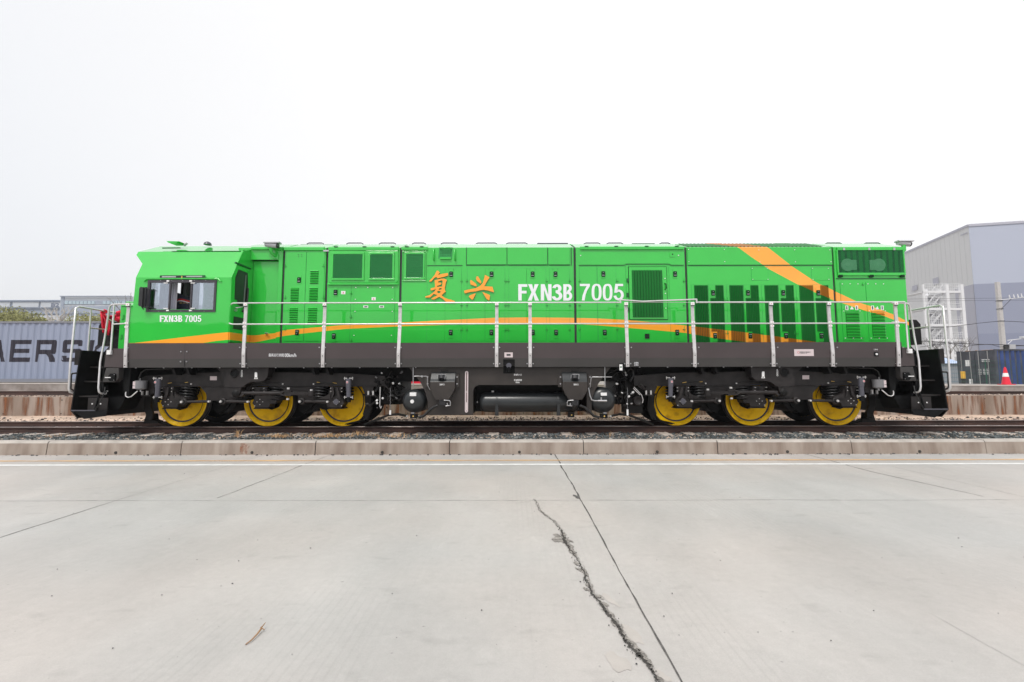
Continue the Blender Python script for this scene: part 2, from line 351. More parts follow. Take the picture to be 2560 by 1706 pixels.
paint('green_plain', (0.024, 0.51, 0.048), (0.98, 0.385, 0.030), stripes=False)
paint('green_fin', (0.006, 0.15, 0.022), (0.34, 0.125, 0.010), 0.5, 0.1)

# ================================================================== SETTING
def sheet(name, x0, x1, y0, y1, z, m, kind='structure', zr=None):
    b = MB().m(m); zz = (z, z) if zr is None else (z, zr)
    b.add([(x0, y0, zz[0]), (x1, y0, zz[1]), (x1, y1, zz[1]), (x0, y1, zz[0])], [(0, 1, 2, 3)])
    o = b.build(name); o['kind'] = kind; return o
sheet('ground', -400, 400, -300, 500, -0.05, 'ground')
# concrete apron with its own material: faint tining grooves running away from the camera, blotches, specks
def apron_mat():
    m = bpy.data.materials.new('apron'); m.use_nodes = True; MATS['apron'] = m; t = m.node_tree; p = t.nodes['Principled BSDF']; L = t.links.new
    g = t.nodes.new('ShaderNodeNewGeometry')
    def noise(sc, det, stretch=(1, 1, 1), rot=0, rough=.5):
        mp = t.nodes.new('ShaderNodeMapping'); mp.inputs['Scale'].default_value = stretch; mp.inputs['Rotation'].default_value = (0, 0, rot)
        L(g.outputs['Position'], mp.inputs[0]); n = t.nodes.new('ShaderNodeTexNoise'); n.inputs['Scale'].default_value = sc
        n.inputs['Detail'].default_value = det; n.inputs['Roughness'].default_value = rough; L(mp.outputs[0], n.inputs['Vector']); return n.outputs['Fac'], mp
    def rng(x, a, b, c, d):
        n = t.nodes.new('ShaderNodeMapRange'); n.clamp = True
        for i, q in enumerate((a, b, c, d)): n.inputs[i + 1].default_value = q
        L(x, n.inputs[0]); return n.outputs[0]
    def mul(a, b):
        n = t.nodes.new('ShaderNodeMath'); n.operation = 'MULTIPLY'; L(a, n.inputs[0])
        if isinstance(b, float): n.inputs[1].default_value = b
        else: L(b, n.inputs[1])
        return n.outputs[0]
    big = rng(noise(0.33, 4)[0], .3, .7, 0.90, 1.05)
    blot = rng(noise(1.1, 8, (1, .55, 1), .3, .6)[0], .3, .7, 0.90, 1.06)
    fine = rng(noise(14, 9, rough=.8)[0], .3, .7, 0.92, 1.06)
    streak = rng(noise(1.6, 6, (1.6, .7, 1), .5)[0], .3, .7, 0.975, 1.02)
    streak2 = rng(noise(110, 3, rough=.9)[0], .3, .7, 0.90, 1.08)
    speck = rng(noise(23, 2, rough=.4)[0], .22, .26, 0.68, 1.0)
    smear = rng(noise(2.4, 5, (1, 2.2, 1), .35, .55)[0], .60, .72, 1.0, 0.90)
    pale = rng(noise(1.7, 7, (1.4, .7, 1), -.5, .7)[0], .60, .68, 1.0, 1.07)
    speck = mul(speck, mul(smear, pale))
    # tining: fine parallel grooves, only in patches
    wv = t.nodes.new('ShaderNodeTexWave'); wv.wave_type = 'BANDS'; wv.bands_direction = 'X'; wv.inputs['Scale'].default_value = 5.2
    wv.inputs['Distortion'].default_value = 0.7; wv.inputs['Detail'].default_value = 1; wv.inputs['Detail Scale'].default_value = .6
    L(g.outputs['Position'], wv.inputs['Vector'])
    patch = rng(noise(0.55, 3, (1.5, .45, 1))[0], .50, .62, 0.0, 1.0)
    thin = rng(wv.outputs['Fac'], 0.0, .30, 1.0, 0.0)
    tine = mul(mul(patch, thin), -0.05)
    ad = t.nodes.new('ShaderNodeMath'); ad.operation = 'ADD'; L(tine, ad.inputs[0]); ad.inputs[1].default_value = 1.0
    x = mul(mul(mul(big, blot), mul(fine, streak)), mul(mul(streak2, speck), ad.outputs[0]))
    warm = t.nodes.new('ShaderNodeMix'); warm.data_type = 'RGBA'
    L(rng(noise(0.25, 3)[0], .38, .62, 0, 1), warm.inputs[0]); warm.inputs[6].default_value = (0.440, 0.432, 0.421, 1); warm.inputs[7].default_value = (0.485, 0.450, 0.425, 1)
    vs = t.nodes.new('ShaderNodeVectorMath'); vs.operation = 'SCALE'; L(warm.outputs[2], vs.inputs[0]); L(x, vs.inputs['Scale']); L(vs.outputs[0], p.inputs['Base Color'])
    p.inputs['Roughness'].default_value = 0.62; p.inputs['Specular IOR Level'].default_value = 0.35
    bp = t.nodes.new('ShaderNodeBump'); bp.inputs['Strength'].default_value = .25; bp.inputs['Distance'].default_value = .006
    L(mul(fine, ad.outputs[0]), bp.inputs['Height']); L(bp.outputs[0], p.inputs['Normal'])
apron_mat()
sheet('concrete_apron', -70, 70, -30, 9.93, 0.0, 'apron')
# painted lines (worn edges)
def worn_line(name, y, w_, m, seg=0.35, gap=0.0):
    b = MB().m(m); x = -24
    while x < 24:
        l = seg * random.uniform(.6, 1.5)
        if random.random() >= gap:
            e = [random.uniform(-.006, .006) for _ in range(4)]
            b.add([(x, y - w_ / 2 + e[0], .004), (x + l, y - w_ / 2 + e[1], .004), (x + l, y + w_ / 2 + e[2], .004), (x, y + w_ / 2 + e[3], .004)], [(0, 1, 2, 3)])
        x += l
    o = b.build(name); o['kind'] = 'structure'
def fmat(name, col, alpha, sc):
    m = mat(name, col, 0.8); t = m.node_tree; p = t.nodes['Principled BSDF']; n = t.nodes.new('ShaderNodeTexNoise'); n.inputs['Scale'].default_value = sc; n.inputs['Detail'].default_value = 8
    r = t.nodes.new('ShaderNodeMapRange'); r.inputs[1].default_value = .35; r.inputs[2].default_value = .65; r.inputs[3].default_value = alpha[0]; r.inputs[4].default_value = alpha[1]
    g = t.nodes.new('ShaderNodeNewGeometry'); t.links.new(g.outputs['Position'], n.inputs['Vector']); t.links.new(n.outputs['Fac'], r.inputs[0]); t.links.new(r.outputs[0], p.inputs['Alpha'])
fmat('line_yellow_worn', (0.70, 0.45, 0.23), (0.35, 0.85), 1.1)
fmat('line_white_worn', (0.74, 0.74, 0.73), (0.8, 1.0), 6)
fmat('stain', (0.30, 0.285, 0.265), (0.0, 0.38), 5.0)
worn_line('white_line', 8.78, 0.135, 'line_white_worn'); worn_line('yellow_line', 9.22, 0.14, 'line_yellow_worn')
# joints between the slabs
def strip(name, pts, w_, m, z=.003, jit=0.0, kind='structure', step=.12):
    b = MB().m(m); q = []
    for i in range(len(pts) - 1):
        a, c = Vector(pts[i]), Vector(pts[i + 1]); n = max(1, int((c - a).length / step))
        for k in range(n): q.append(a.lerp(c, k / n))
    q.append(Vector(pts[-1])); vs = []
    off = 0
    for i, p_ in enumerate(q):
        d = (q[min(i + 1, len(q) - 1)] - q[max(i - 1, 0)]).normalized(); nrm = Vector((-d.y, d.x))
        off = off * .8 + random.gauss(0, jit); ww = w_(i / len(q)) if callable(w_) else w_ * random.uniform(.5, 1.4)
        c = p_ + nrm * off; vs += [(*(c + nrm * ww / 2), z), (*(c - nrm * ww / 2), z)]
    b.add(vs, [(2 * i, 2 * i + 1, 2 * i + 3, 2 * i + 2) for i in range(len(q) - 1)])
    o = b.build(name); o['kind'] = kind; return o
JY = 6.23
strip('pavement_joint', [(-24, JY + .05), (24, JY - .02)], .008, 'joint_faint', jit=.004)
strip('pavement_joint', [(.91, 9.93), (.915, JY)], .022, 'joint_dark', jit=.006)
strip('pavement_joint', [(.915, JY), (.91, 3.5), (.91, .6)], .013, 'joint_dark', jit=.002)
strip('pavement_joint', [G(843, 1131), G(740, 1170), G(544, 1246)], .009, 'joint_dark', jit=.006)
strip('pavement_joint', [G(1987, 1129), G(2180, 1180), G(2460, 1242)], .013, 'joint_dark', jit=.006)
strip('pavement_joint', [(-5.32, JY), (-5.28, 4.7), (-5.3, 2)], .009, 'joint_dark', jit=.004)
strip('pavement_joint', [(-5.32, 9.93), (-5.32, JY)], .006, 'joint_faint', jit=.003)
strip('pavement_joint', [(7.0, 9.93), (7.0, JY), (6.98, 3), (7, 1)], .006, 'joint_faint', jit=.003)
for x in (2.9, 5.8):
    y1_ = random.uniform(3.2, JY - .4)
    strip('pavement_groove', [(x, y1_), (x + random.uniform(-.05, .05), y1_ - random.uniform(1.0, 2.0))], .0022, 'joint_faint', jit=.002)
# the big crack with spalled edges
ck = [(1338, 1250), (1341, 1262), (1346, 1276), (1362, 1290), (1382, 1303), (1393, 1316), (1404, 1327), (1409, 1343), (1413, 1356), (1422, 1368), (1430, 1384), (1441, 1398), (1450, 1414), (1459, 1432), (1464, 1450), (1472, 1463), (1477, 1480), (1486, 1494), (1499, 1508), (1509, 1524), (1519, 1536), (1531, 1552), (1545, 1566), (1553, 1584), (1560, 1600), (1571, 1614), (1583, 1628), (1598, 1640), (1613, 1654), (1624, 1672), (1634, 1688), (1641, 1706), (1655, 1735)]
cg = [Vector(G(*p_)) for p_ in ck]
def crackpath(amp, seed):
    rr = random.Random(seed); q = []
    for i in range(len(cg) - 1):
        n = 7
        for k in range(n): q.append(cg[i].lerp(cg[i + 1], k / n) + Vector((rr.uniform(-1, 1), rr.uniform(-1, 1))) * amp)
    return q
def crack_strip(name, q, wf, m, z, seed):
    rr = random.Random(seed); b = MB().m(m); vs = []
    for i, p_ in enumerate(q):
        d = (q[min(i + 1, len(q) - 1)] - q[max(i - 1, 0)]).normalized(); nrm = Vector((-d.y, d.x)); s = i / len(q)
        a, c = wf(s) * rr.uniform(.15, 1), wf(s) * rr.uniform(.15, 1)
        vs += [(*(p_ + nrm * a), z), (*(p_ - nrm * c), z)]
    b.add(vs, [(2 * i, 2 * i + 1, 2 * i + 3, 2 * i + 2) for i in range(len(q) - 1)])
    o = b.build(name); o['kind'] = 'structure'; return o
def blob(name, c, rx, ry, m, z, seed, n=22, rot=0, jag=.35):
    rr = random.Random(seed); ph = [rr.uniform(0, 6.28) for _ in range(4)]; b = MB().m(m); vs = []
    for k in range(n):
        a = 2 * math.pi * k / n; r = 1 + jag * (.5 * math.sin(2 * a + ph[0]) + .4 * math.sin(3 * a + ph[1]) + .3 * math.sin(5 * a + ph[2])) + rr.uniform(-.12, .12)
        x, y = rx * r * math.cos(a), ry * r * math.sin(a)
        vs.append((c[0] + x * math.cos(rot) - y * math.sin(rot), c[1] + x * math.sin(rot) + y * math.cos(rot), z))
    b.add(vs, [list(range(n))]); o = b.build(name); o['kind'] = 'structure'; return o
for i, (u, v, rx, ry) in enumerate([(1545, 1655, .05, .11), (1575, 1585, .045, .13), (1655, 1690, .03, .05), (1525, 1500, .03, .09)]):
    blob('pavement_patch', G(u, v), rx, ry, 'patch_tone', .002, i + 3, rot=.4)
for i, (u, v, rx, ry) in enumerate([(1397, 1346, .045, .13), (1408, 1336, .03, .07), (1432, 1382, .030, .09), (1462, 1432, .025, .06), (1472, 1466, .02, .05), (1500, 1494, .018, .05), (1524, 1536, .022, .05), (1573, 1604, .025, .055), (1606, 1640, .025, .05), (1425, 1366, .03, .05), (1650, 1700, .015, .03), (1441, 1410, .02, .05)]):
    blob('crack_spalling', G(u, v), rx * .9, ry * .9, 'spall', .004 + .0003 * i, i + 20, rot=.3)
crack_strip('pavement_crack', crackpath(.010, 4), lambda s: (.0045 + .020 * (math.exp(-((s - .24) / .05) ** 2) + .8 * math.exp(-((s - .66) / .10) ** 2) + .8 * math.exp(-((s - .86) / .08) ** 2) + .4 * math.exp(-((s - .45) / .08) ** 2))), 'crack_dark', .0085, 5)
crack_strip('pavement_crack', [p_ + Vector((.02, 0)) for p_ in crackpath(.012, 9)], lambda s: .012 * abs(math.sin(s * 17)), 'spall', .0095, 6)
blob('crack_spalling', G(1442, 1243), .035, .09, 'joint_dark', .0062, 77, rot=.3)
for i, (u, v, rx, ry) in enumerate([(1388, 1352, .03, .10), (1416, 1350, .035, .12), (1428, 1372, .03, .07), (1447, 1425, .02, .06), (1466, 1475, .02, .05), (1512, 1512, .02, .06), (1534, 1560, .02, .05), (1560, 1590, .022, .05), (1592, 1622, .022, .05), (1622, 1660, .02, .04)]): blob('crack_spalling', G(u, v), rx * .7, ry * .7, 'spall', .0050 + .0002 * i, i + 60, rot=.4, jag=.5)
# loose bits: gravel crumbs along the kerb and on the apron, in the crack
def crumbs(name, spots, m):
    b = MB().m(m)
    for (x, y, s) in spots:
        t_ = bmesh_ico(); a = random.uniform(0, 6.28); k = [random.uniform(.6, 1.3) for _ in range(3)]
        b.add([(x + s * (q[0] * math.cos(a) * k[0] - q[1] * math.sin(a) * k[1]), y + s * (q[0] * math.sin(a) * k[0] + q[1] * math.cos(a) * k[1]), .004 + s * .5 + s * q[2] * k[2] * .6) for q in t_[0]], t_[1])
    o = b.build(name); o['kind'] = 'stuff'; return o
PHI = (1 + 5 ** .5) / 2
ICO_V = np.array([(-1, PHI, 0), (1, PHI, 0), (-1, -PHI, 0), (1, -PHI, 0), (0, -1, PHI), (0, 1, PHI), (0, -1, -PHI), (0, 1, -PHI), (PHI, 0, -1), (PHI, 0, 1), (-PHI, 0, -1), (-PHI, 0, 1)]) / math.hypot(1, PHI)
ICO_F = np.array([(0, 11, 5), (0, 5, 1), (0, 1, 7), (0, 7, 10), (0, 10, 11), (1, 5, 9), (5, 11, 4), (11, 10, 2), (10, 7, 6), (7, 1, 8), (3, 9, 4), (3, 4, 2), (3, 2, 6), (3, 6, 8), (3, 8, 9), (4, 9, 5), (2, 4, 11), (6, 2, 10), (8, 6, 7), (9, 8, 1)])
def bmesh_ico(): return ICO_V.tolist(), ICO_F.tolist()
sp = [(random.uniform(-13, 13), 9.90 - abs(random.gauss(0, .05)), random.choice([.006, .008, .012, .02])) for _ in range(330)]
sp += [(*G(random.uniform(0, 2560), random.uniform(1180, 1650)), random.choice([.003, .004, .006])) for _ in range(60)]
for i in range(150):
    s = random.random(); p_ = cg[int(s * (len(cg) - 2))]; sp.append((p_.x + random.gauss(0, .02), p_.y + random.gauss(0, .04), random.uniform(.002, .006)))
crumbs('gravel_crumbs', sp, 'stone_dark')['label'] = 'dark gravel crumbs along the kerb foot and in the crack'
# twig
tw = MB().m('twig'); a = [G(614, 1614), G(628, 1606), G(643, 1592), G(652, 1582)]
tw.tube([(*a[0], .006), (*a[1], .012), (*a[2], .016), (*a[3], .022)], .0035, 6, r1=.006)
tw.tube([(*a[3], .03), (*G(658, 1575), .028), (*G(663, 1571), .035)], .005, 6, r1=.002)
tw.tube([(*a[3], .03), (*G(661, 1583), .02)], .004, 6, r1=.002)
tag(tw.build('twig'), 'small dry brown twig lying alone on the pale concrete pavement', 'twig')
# kerb
kb = MB()
kj = [P(117 + 335.5 * i, 1110, 9.93)[0] for i in range(-2, 10)]
for i in range(len(kj) - 1):
    x0, x1 = kj[i] + .008, kj[i + 1] - .008; dz = random.uniform(-.006, .006); dy = random.uniform(-.006, .006)
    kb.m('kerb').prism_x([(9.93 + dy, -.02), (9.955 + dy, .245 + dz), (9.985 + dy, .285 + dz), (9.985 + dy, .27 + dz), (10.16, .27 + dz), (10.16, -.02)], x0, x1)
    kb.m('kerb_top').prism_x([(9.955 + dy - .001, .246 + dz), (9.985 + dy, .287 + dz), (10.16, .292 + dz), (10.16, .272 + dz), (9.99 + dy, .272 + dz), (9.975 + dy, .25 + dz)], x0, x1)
    kb.m('crack_dark').box(x1, x1 + .016, 9.96, 10.15, -.01, .26)
    for off in (.53, ):
        kb.m('crack_dark').disc_y(x0 + (x1 - x0) * off + random.uniform(-.1, .1), .05, .03, 9.922 + dy, 9.95, 14)
o = kb.build('kerb', bevel=.006); o['kind'] = 'structure'
rs = MB().m('rust_stain'); 
x = P(612, 1110, 9.93)[0]
rs.add([(x - .1, 9.926, .02), (x + .05, 9.926, .02), (x + .12, 9.949, .24), (x + .05, 9.9495, .245), (x - .02, 9.9495, .245), (x - .1, 9.949, .24)], [(0, 1, 2, 3, 4, 5)])
fmat('rust_worn', (0.34, 0.12, 0.05), (0.0, .8), 9); rs.mats = ['rust_worn']
o = rs.build('kerb_rust'); o['kind'] = 'structure'
# track bed
BED = .262
tb = MB().m('dirt')
tb.add([(-60, 10.15, BED - .03), (60, 10.15, BED - .03), (60, 11.2, BED - .02), (-60, 11.2, BED - .02), (60, 13.6, BED - .02), (-60, 13.6, BED - .02), (60, 16.3, .30), (-60, 16.3, .34), (60, 10.15, -.04), (-60, 10.15, -.04)],
       [(0, 1, 2, 3), (3, 2, 4, 5), (5, 4, 6, 7), (9, 8, 1, 0)])
o = tb.build('track_bed'); o['kind'] = 'structure'
def stones(name, n, xr, yr, zf, smin, smax, m, label, keep=None, flat=.7):
    x = np.random.uniform(*xr, n); y = np.random.uniform(*yr, n)
    if keep is not None: k = keep(x, y); x, y = x[k], y[k]; n = len(x)
    s = np.random.uniform(smin, smax, n) * np.random.choice([.6, .8, 1, 1.3], n)
    V = ICO_V[None] * (1 + np.random.uniform(-.28, .28, (n, 12, 1)))
    V = V * np.random.uniform(.65, 1.25, (n, 1, 3)) * s[:, None, None]; V[..., 2] *= flat
    a = np.random.uniform(0, 6.28, n); ca, sa = np.cos(a)[:, None], np.sin(a)[:, None]
    b_ = np.random.uniform(-.6, .6, n); cb, sb = np.cos(b_)[:, None], np.sin(b_)[:, None]
    X, Y, Z = V[..., 0], V[..., 1], V[..., 2]
    Y, Z = Y * cb - Z * sb, Y * sb + Z * cb; X, Y = X * ca - Y * sa, X * sa + Y * ca
    V = np.stack([X + x[:, None], Y + y[:, None], Z + (zf(x, y) + np.random.uniform(-.01, .012, n))[:, None]], 2).reshape(-1, 3)
    Fc = (ICO_F[None] + (np.arange(n) * 12)[:, None, None]).reshape(-1, 3)
    me = bpy.data.meshes.new(name); me.vertices.add(len(V)); me.vertices.foreach_set('co', V.ravel())
    me.loops.add(Fc.size); me.loops.foreach_set('vertex_index', Fc.ravel()); me.polygons.add(len(Fc))
    me.polygons.foreach_set('loop_start', np.arange(0, Fc.size, 3)); me.polygons.foreach_set('loop_total', np.full(len(Fc), 3)); me.update(); me.validate()
    me.materials.append(MATS[m]); o = bpy.data.objects.new(name, me); COL.objects.link(o); o['kind'] = 'stuff'; o['label'] = label; return o
stones('ballast', 15000, (-14.5, 14.5), (10.17, 11.55), lambda x, y: np.full(len(x), BED - .012) + .012 * np.sin(x * 3), .018, .034, 'ballast_dark', 'dark grey ballast stones between kerb and near rail')
stones('ballast', 7000, (-15, 15), (11.72, 13.1), lambda x, y: np.full(len(x), BED - .03), .018, .032, 'ballast_dark', 'ballast stones between the two rails under the locomotive')
stones('ballast', 24000, (-19, 19), (13.2, 16.0), lambda x, y: BED - .012 + np.clip((y - 13.6) / 2.7, 0, 1) * .07, .016, .038, 'ballast_tan', 'tan ballast stones behind the near track', keep=lambda x, y: (np.random.rand(len(x)) < np.where(np.abs(x) < 4.6, 1.0, .45) * np.clip((15.9 - y) / 1.5, .12, 1)))
# sleepers
slp = None
for i in range(-23, 24):
    x = i * .6 + .15
    if slp is None:
        b = MB().m('sleeper'); b.prism_x([(-1.28, -.19), (-1.26, -.012), (-1.22, .0), (1.22, .0), (1.26, -.012), (1.28, -.19)], -.13, .13)
        slp = b.build('sleeper', bevel=.012); tag(slp, 'concrete sleeper of the near track, its end showing among dark ballast', 'sleeper', 'sleepers of the near track'); s_ = slp
    else: s_ = slp.copy(); COL.objects.link(s_)
    s_.location = (x, YC + random.uniform(-.03, .03), BED + .012 + random.uniform(-.004, .004)); s_.rotation_euler = (random.uniform(-.004, .004), 0, random.uniform(-.01, .01))
# rails
def rail(name, y, z, label, zr=0.0, xs=(-45, 45), m='rail_rust', clips=True):
    prof = [(-.070, 0), (-.070, .012), (-.012, .028), (-.009, .115), (-.035, .13), (-.036, .155), (-.030, .163), (.030, .163), (.036, .155), (.035, .13), (.009, .115), (.012, .028), (.070, .012), (.070, 0)]
    n = len(prof); b = MB().m(m); x0, x1 = xs
    vs = [(x0, y + p_[0], z + p_[1] - zr * x0) for p_ in prof] + [(x1, y + p_[0], z + p_[1] - zr * x1) for p_ in prof]
    for i in range(n):
        b.m('rail_head' if i in (5, 6, 7) else m).add([vs[i], vs[(i + 1) % n], vs[(i + 1) % n + n], vs[i + n]], [(0, 1, 2, 3)])
    if clips:
        for i in range(-23, 24):
            x = i * .6 + .15
            for s in (-1, 1):
                b.m('rail_rust').box(x - .05, x + .05, y + s * .075 - .03, y + s * .075 + .03, z - zr * x + .006, z - zr * x + .036)
                b.tube([(x - .04, y + s * .06, z + .035 - zr * x), (x, y + s * .1, z + .06 - zr * x), (x + .04, y + s * .06, z + .035 - zr * x)], .008, 5)
    return tag(b.build(name), label, 'rail')
rail('rail', YC - .7525, .257, 'nearer rusty brown rail under the yellow wheels, just behind the kerb and ballast')
rail('rail', YC + .7525, .257, 'farther rail of the near track, seen as a dark strip behind the nearer rail')
# dry grass tufts
def grass(name, spots, m, label):
    b = MB().m(m)
    for (x, y, z, n, sp_, h) in spots:
        for _ in range(int(n * .9)):
            px_, py_ = x + random.gauss(0, sp_), y + random.gauss(0, sp_ * .35); a = random.uniform(0, 6.28); hh = h * 1.25 * random.uniform(.4, 1.1); l = random.uniform(.3, 1.3) * hh
            dx, dy = math.cos(a), math.sin(a); w_ = .0026
            p0 = (px_, py_, z); p1 = (px_ + dx * l * .4, py_ + dy * l * .4, z + hh * .7); p2 = (px_ + dx * l, py_ + dy * l, z + hh * random.uniform(.5, 1))
            nx, ny = -dy * w_, dx * w_
            b.add([(p0[0] - nx, p0[1] - ny, p0[2]), (p0[0] + nx, p0[1] + ny, p0[2]), (p1[0] + nx, p1[1] + ny, p1[2]), (p1[0] - nx, p1[1] - ny, p1[2]), p2], [(0, 1, 2, 3), (3, 2, 4)])
    o = b.build(name); o['kind'] = 'stuff'; o['label'] = label; return o
gs = [(P(u, 1080, 11.3)[0], random.uniform(10.75, 11.15), .25, n, s, h) for u, n, s, h in [(715, 160, .16, .09), (730, 90, .1, .1), (842, 150, .2, .085), (870, 170, .2, .10), (905, 90, .12, .12), (950, 80, .25, .08), (975, 50, .2, .07), (1010, 40, .2, .11), (612, 25, .04, .16), (180, 25, .15, .1), (240, 25, .1, .12), (640, 30, .2, .05), (1420, 12, .03, .14), (1512, 10, .03, .13), (2480, 20, .2, .08), (790, 90, .3, .06)]]
grass('dry_grass', gs, 'tuft', 'tufts of dry tan grass in the ballast in front of the rail')
gs2 = [(random.uniform(-13, 13), random.uniform(14.6, 16.1), .27, 26, .25, .09) for _ in range(70)]
grass('dry_grass', gs2, 'grass_dry', 'dry straw coloured grass at the foot of the retaining wall')
# retaining wall, upper track, platform
WZ, WY = 1.0, 16.3
def slx(z0, k, x): return z0 - k * x
KS = .0036
b = MB().m('wall_conc')
x = -44
while x < 44:
    l = 4.1; b.add([(x + .008, WY + random.uniform(-.01, .01), -.1), (x + l - .008, WY, -.1), (x + l - .008, WY, WZ), (x + .008, WY, WZ), (x + .008, WY + .3, WZ), (x + l - .008, WY + .3, WZ), (x + .008, WY + .3, -.1), (x + l - .008, WY + .3, -.1)], [(0, 1, 2, 3), (3, 2, 5, 4), (0, 3, 4, 6), (1, 7, 5, 2)]); x += l
for i in range(-10, 11):
    b.m('crack_dark').disc_y(i * 2.05 + .4, .88, .02, WY - .012, WY + .03, 8)
    b.disc_y(i * 2.05 + .4, .40, .02, WY - .012, WY + .03, 8)
tag(b.build('retaining_wall'), 'low stained concrete retaining wall behind the locomotive carrying the upper track', 'wall')
st = MB().m('rust_stain2') if False else None
fmat('wall_rust', (0.24, 0.09, 0.035), (0.0, .8), 3.2)
_t = MATS['wall_rust'].node_tree; _n = [n for n in _t.nodes if n.type == 'TEX_NOISE'][0]; _g = [n for n in _t.nodes if n.type == 'NEW_GEOMETRY'][0]
_mp = _t.nodes.new('ShaderNodeMapping'); _mp.inputs['Scale'].default_value = (2.2, 1, .22); _t.links.new(_g.outputs['Position'], _mp.inputs[0]); _t.links.new(_mp.outputs[0], _n.inputs['Vector'])
_r = [n for n in _t.nodes if n.type == 'MAP_RANGE'][0]; _r.inputs[1].default_value = .48; _r.inputs[2].default_value = .66
b = MB().m('wall_rust'); b.add([(-44, WY - .014, .28), (44, WY - .014, .28), (44, WY - .014, .985), (-44, WY - .014, .985)], [(0, 1, 2, 3)])
o = b.build('wall_rust_streaks'); o['kind'] = 'structure'
b = MB().m('dirt'); b.add([(-60, WY + .25, WZ - .005), (60, WY + .25, WZ - .005), (60, 18.75, WZ + .04), (-60, 18.75, WZ + .08)], [(0, 1, 2, 3)]); o = b.build('upper_track_bed'); o['kind'] = 'structure'
stones('ballast', 5000, (-24, 24), (16.5, 17.2), lambda x, y: np.full(len(x), WZ), .014, .03, 'ballast_tan', 'brown ballast stones around the upper rail')
rail('rail', 16.95, 1.00, 'brown rail of the upper track on top of the retaining wall', zr=.0017, xs=(-60, 60), clips=False)
b = MB()
PY = 18.72
for x0, x1 in ((-60, 60),):
    z0, z1 = 1.40 - KS * x0, 1.40 - KS * x1
    b.m('plat_conc').add([(x0, PY, .9), (x1, PY, .9), (x1, PY, z1 - .05), (x0, PY, z0 - .05)], [(0, 1, 2, 3)])
    b.m('plat_edge').add([(x0, PY - .015, z0 - .05), (x1, PY - .015, z1 - .05), (x1, PY - .015, z1), (x0, PY - .015, z0), (x1, PY + .35, z1), (x0, PY + .35, z0)], [(0, 1, 2, 3), (3, 2, 4, 5)])
o = b.build('platform'); o['kind'] = 'structure'
b = MB().m('plat_conc'); b.add([(-60, PY + .35, 1.40 + .216 - .004), (24, PY + .35, 1.40 - .0864 - .004), (24, 26, 1.30), (-60, 26, 1.6)], [(0, 1, 2, 3)])
b.add([(24, PY + .35, 1.309), (60, PY + .35, 1.18), (60, 21, 1.18), (24, 21, 1.3)], [(0, 1, 2, 3)]); o = b.build('yard'); o['kind'] = 'structure'

# ---------------- grey container with dark lettering
YCN = 19.5
def corr(x, depth=.036, per=.28):
    k = ((x / per) % 1.0)
    return depth * (0 if k < .3 else (k - .3) / .2 if k < .5 else 1 if k < .8 else (1 - k) / .2)
def container(name, x0, x1, y0, z0, h, m, edge, label, dep=2.44, per=.28):
    t_ = thing(name, ((x0 + x1) / 2, y0 + dep / 2, z0), label, 'shipping container', None)
    b = MB().m(m); xs = []; x = math.floor(x0 / per) * per
    while x < x1:
        for k in (.3, .5, .8, 1.0):
            xx = x + k * per
            if x0 + .1 < xx < x1 - .1: xs.append(xx)
        x += per
    xs = [x0 + .1] + xs + [x1 - .1]; vs = []
    for xx in xs: vs += [(xx, y0 + .03 + corr(xx), z0 + .15), (xx, y0 + .03 + corr(xx), z0 + h - .06)]
    b.add(vs, [(2 * i, 2 * i + 2, 2 * i + 3, 2 * i + 1) for i in range(len(xs) - 1)])
    b.build('side_panel', t_)
    b = MB().m(m); b.box(x0 + .02, x1 - .02, y0 + .07, y0 + dep, z0 + .1, z0 + h - .025); b.build('shell', t_)
    b = MB().m(edge); b.box(x0, x1, y0 + .005, y0 + .07, z0 + h - .07, z0 + h); b.box(x0, x1, y0 + .005, y0 + .1, z0 + .02, z0 + .15); b.build('rail_beam', t_)
    for xx in (x0, x1 - .16):
        b = MB().m(edge); b.box(xx, xx + .16, y0 - .001, y0 + .14, z0, z0 + h - .071 + .07); b.build('corner_post', t_, bevel=.01)
    return t_
zc = P(80, 956, YCN)[1]
gc = container('shipping_container', P(-220, 880, YCN)[0], P(-220, 880, YCN)[0] + 12.19, YCN, zc, 2.62, 'cont_grey', 'cont_edge', 'long grey-blue shipping container with huge dark letters ERS on its corrugated side')
def letter(polys, name='lettering'):
    bm = bmesh.new()
    for pts in polys:
        vs = [bm.verts.new((P(u, v, YCN)[0], 0, P(u, v, YCN)[1])) for u, v in pts]; bm.faces.new(vs)
    xs = [v.co.x for v in bm.verts]; a, c = min(xs), max(xs); per = .28; x = math.floor(a / per) * per
    while x < c:
        for k in (0, .3, .5, .8):
            xx = x + k * per
            if a < xx < c: bmesh.ops.bisect_plane(bm, geom=bm.verts[:] + bm.edges[:] + bm.faces[:], plane_co=(xx, 0, 0), plane_no=(1, 0, 0))
        x += per
    for v in bm.verts: v.co.y = YCN + .03 + corr(v.co.x + 1e-5) - .005
    me = bpy.data.meshes.new(name); bm.to_mesh(me); bm.free(); me.materials.append(MATS['cont_letter'])
    o = bpy.data.objects.new(name, me); COL.objects.link(o); adopt(o, gc)
def zc_(pts): return [(x_ * .2168, 720 + y_ * .2168) for x_, y_ in pts]
letter([zc_([(-70, 852), (-20, 600), (0, 600), (5, 700), (48, 852), (-10, 852), (-14, 800), (-50, 800)])])
letter([zc_([(117, 600), (360, 600), (353, 648), (162, 648), (152, 702), (325, 702), (318, 750), (146, 750), (137, 803), (340, 803), (333, 854), (88, 854)])])
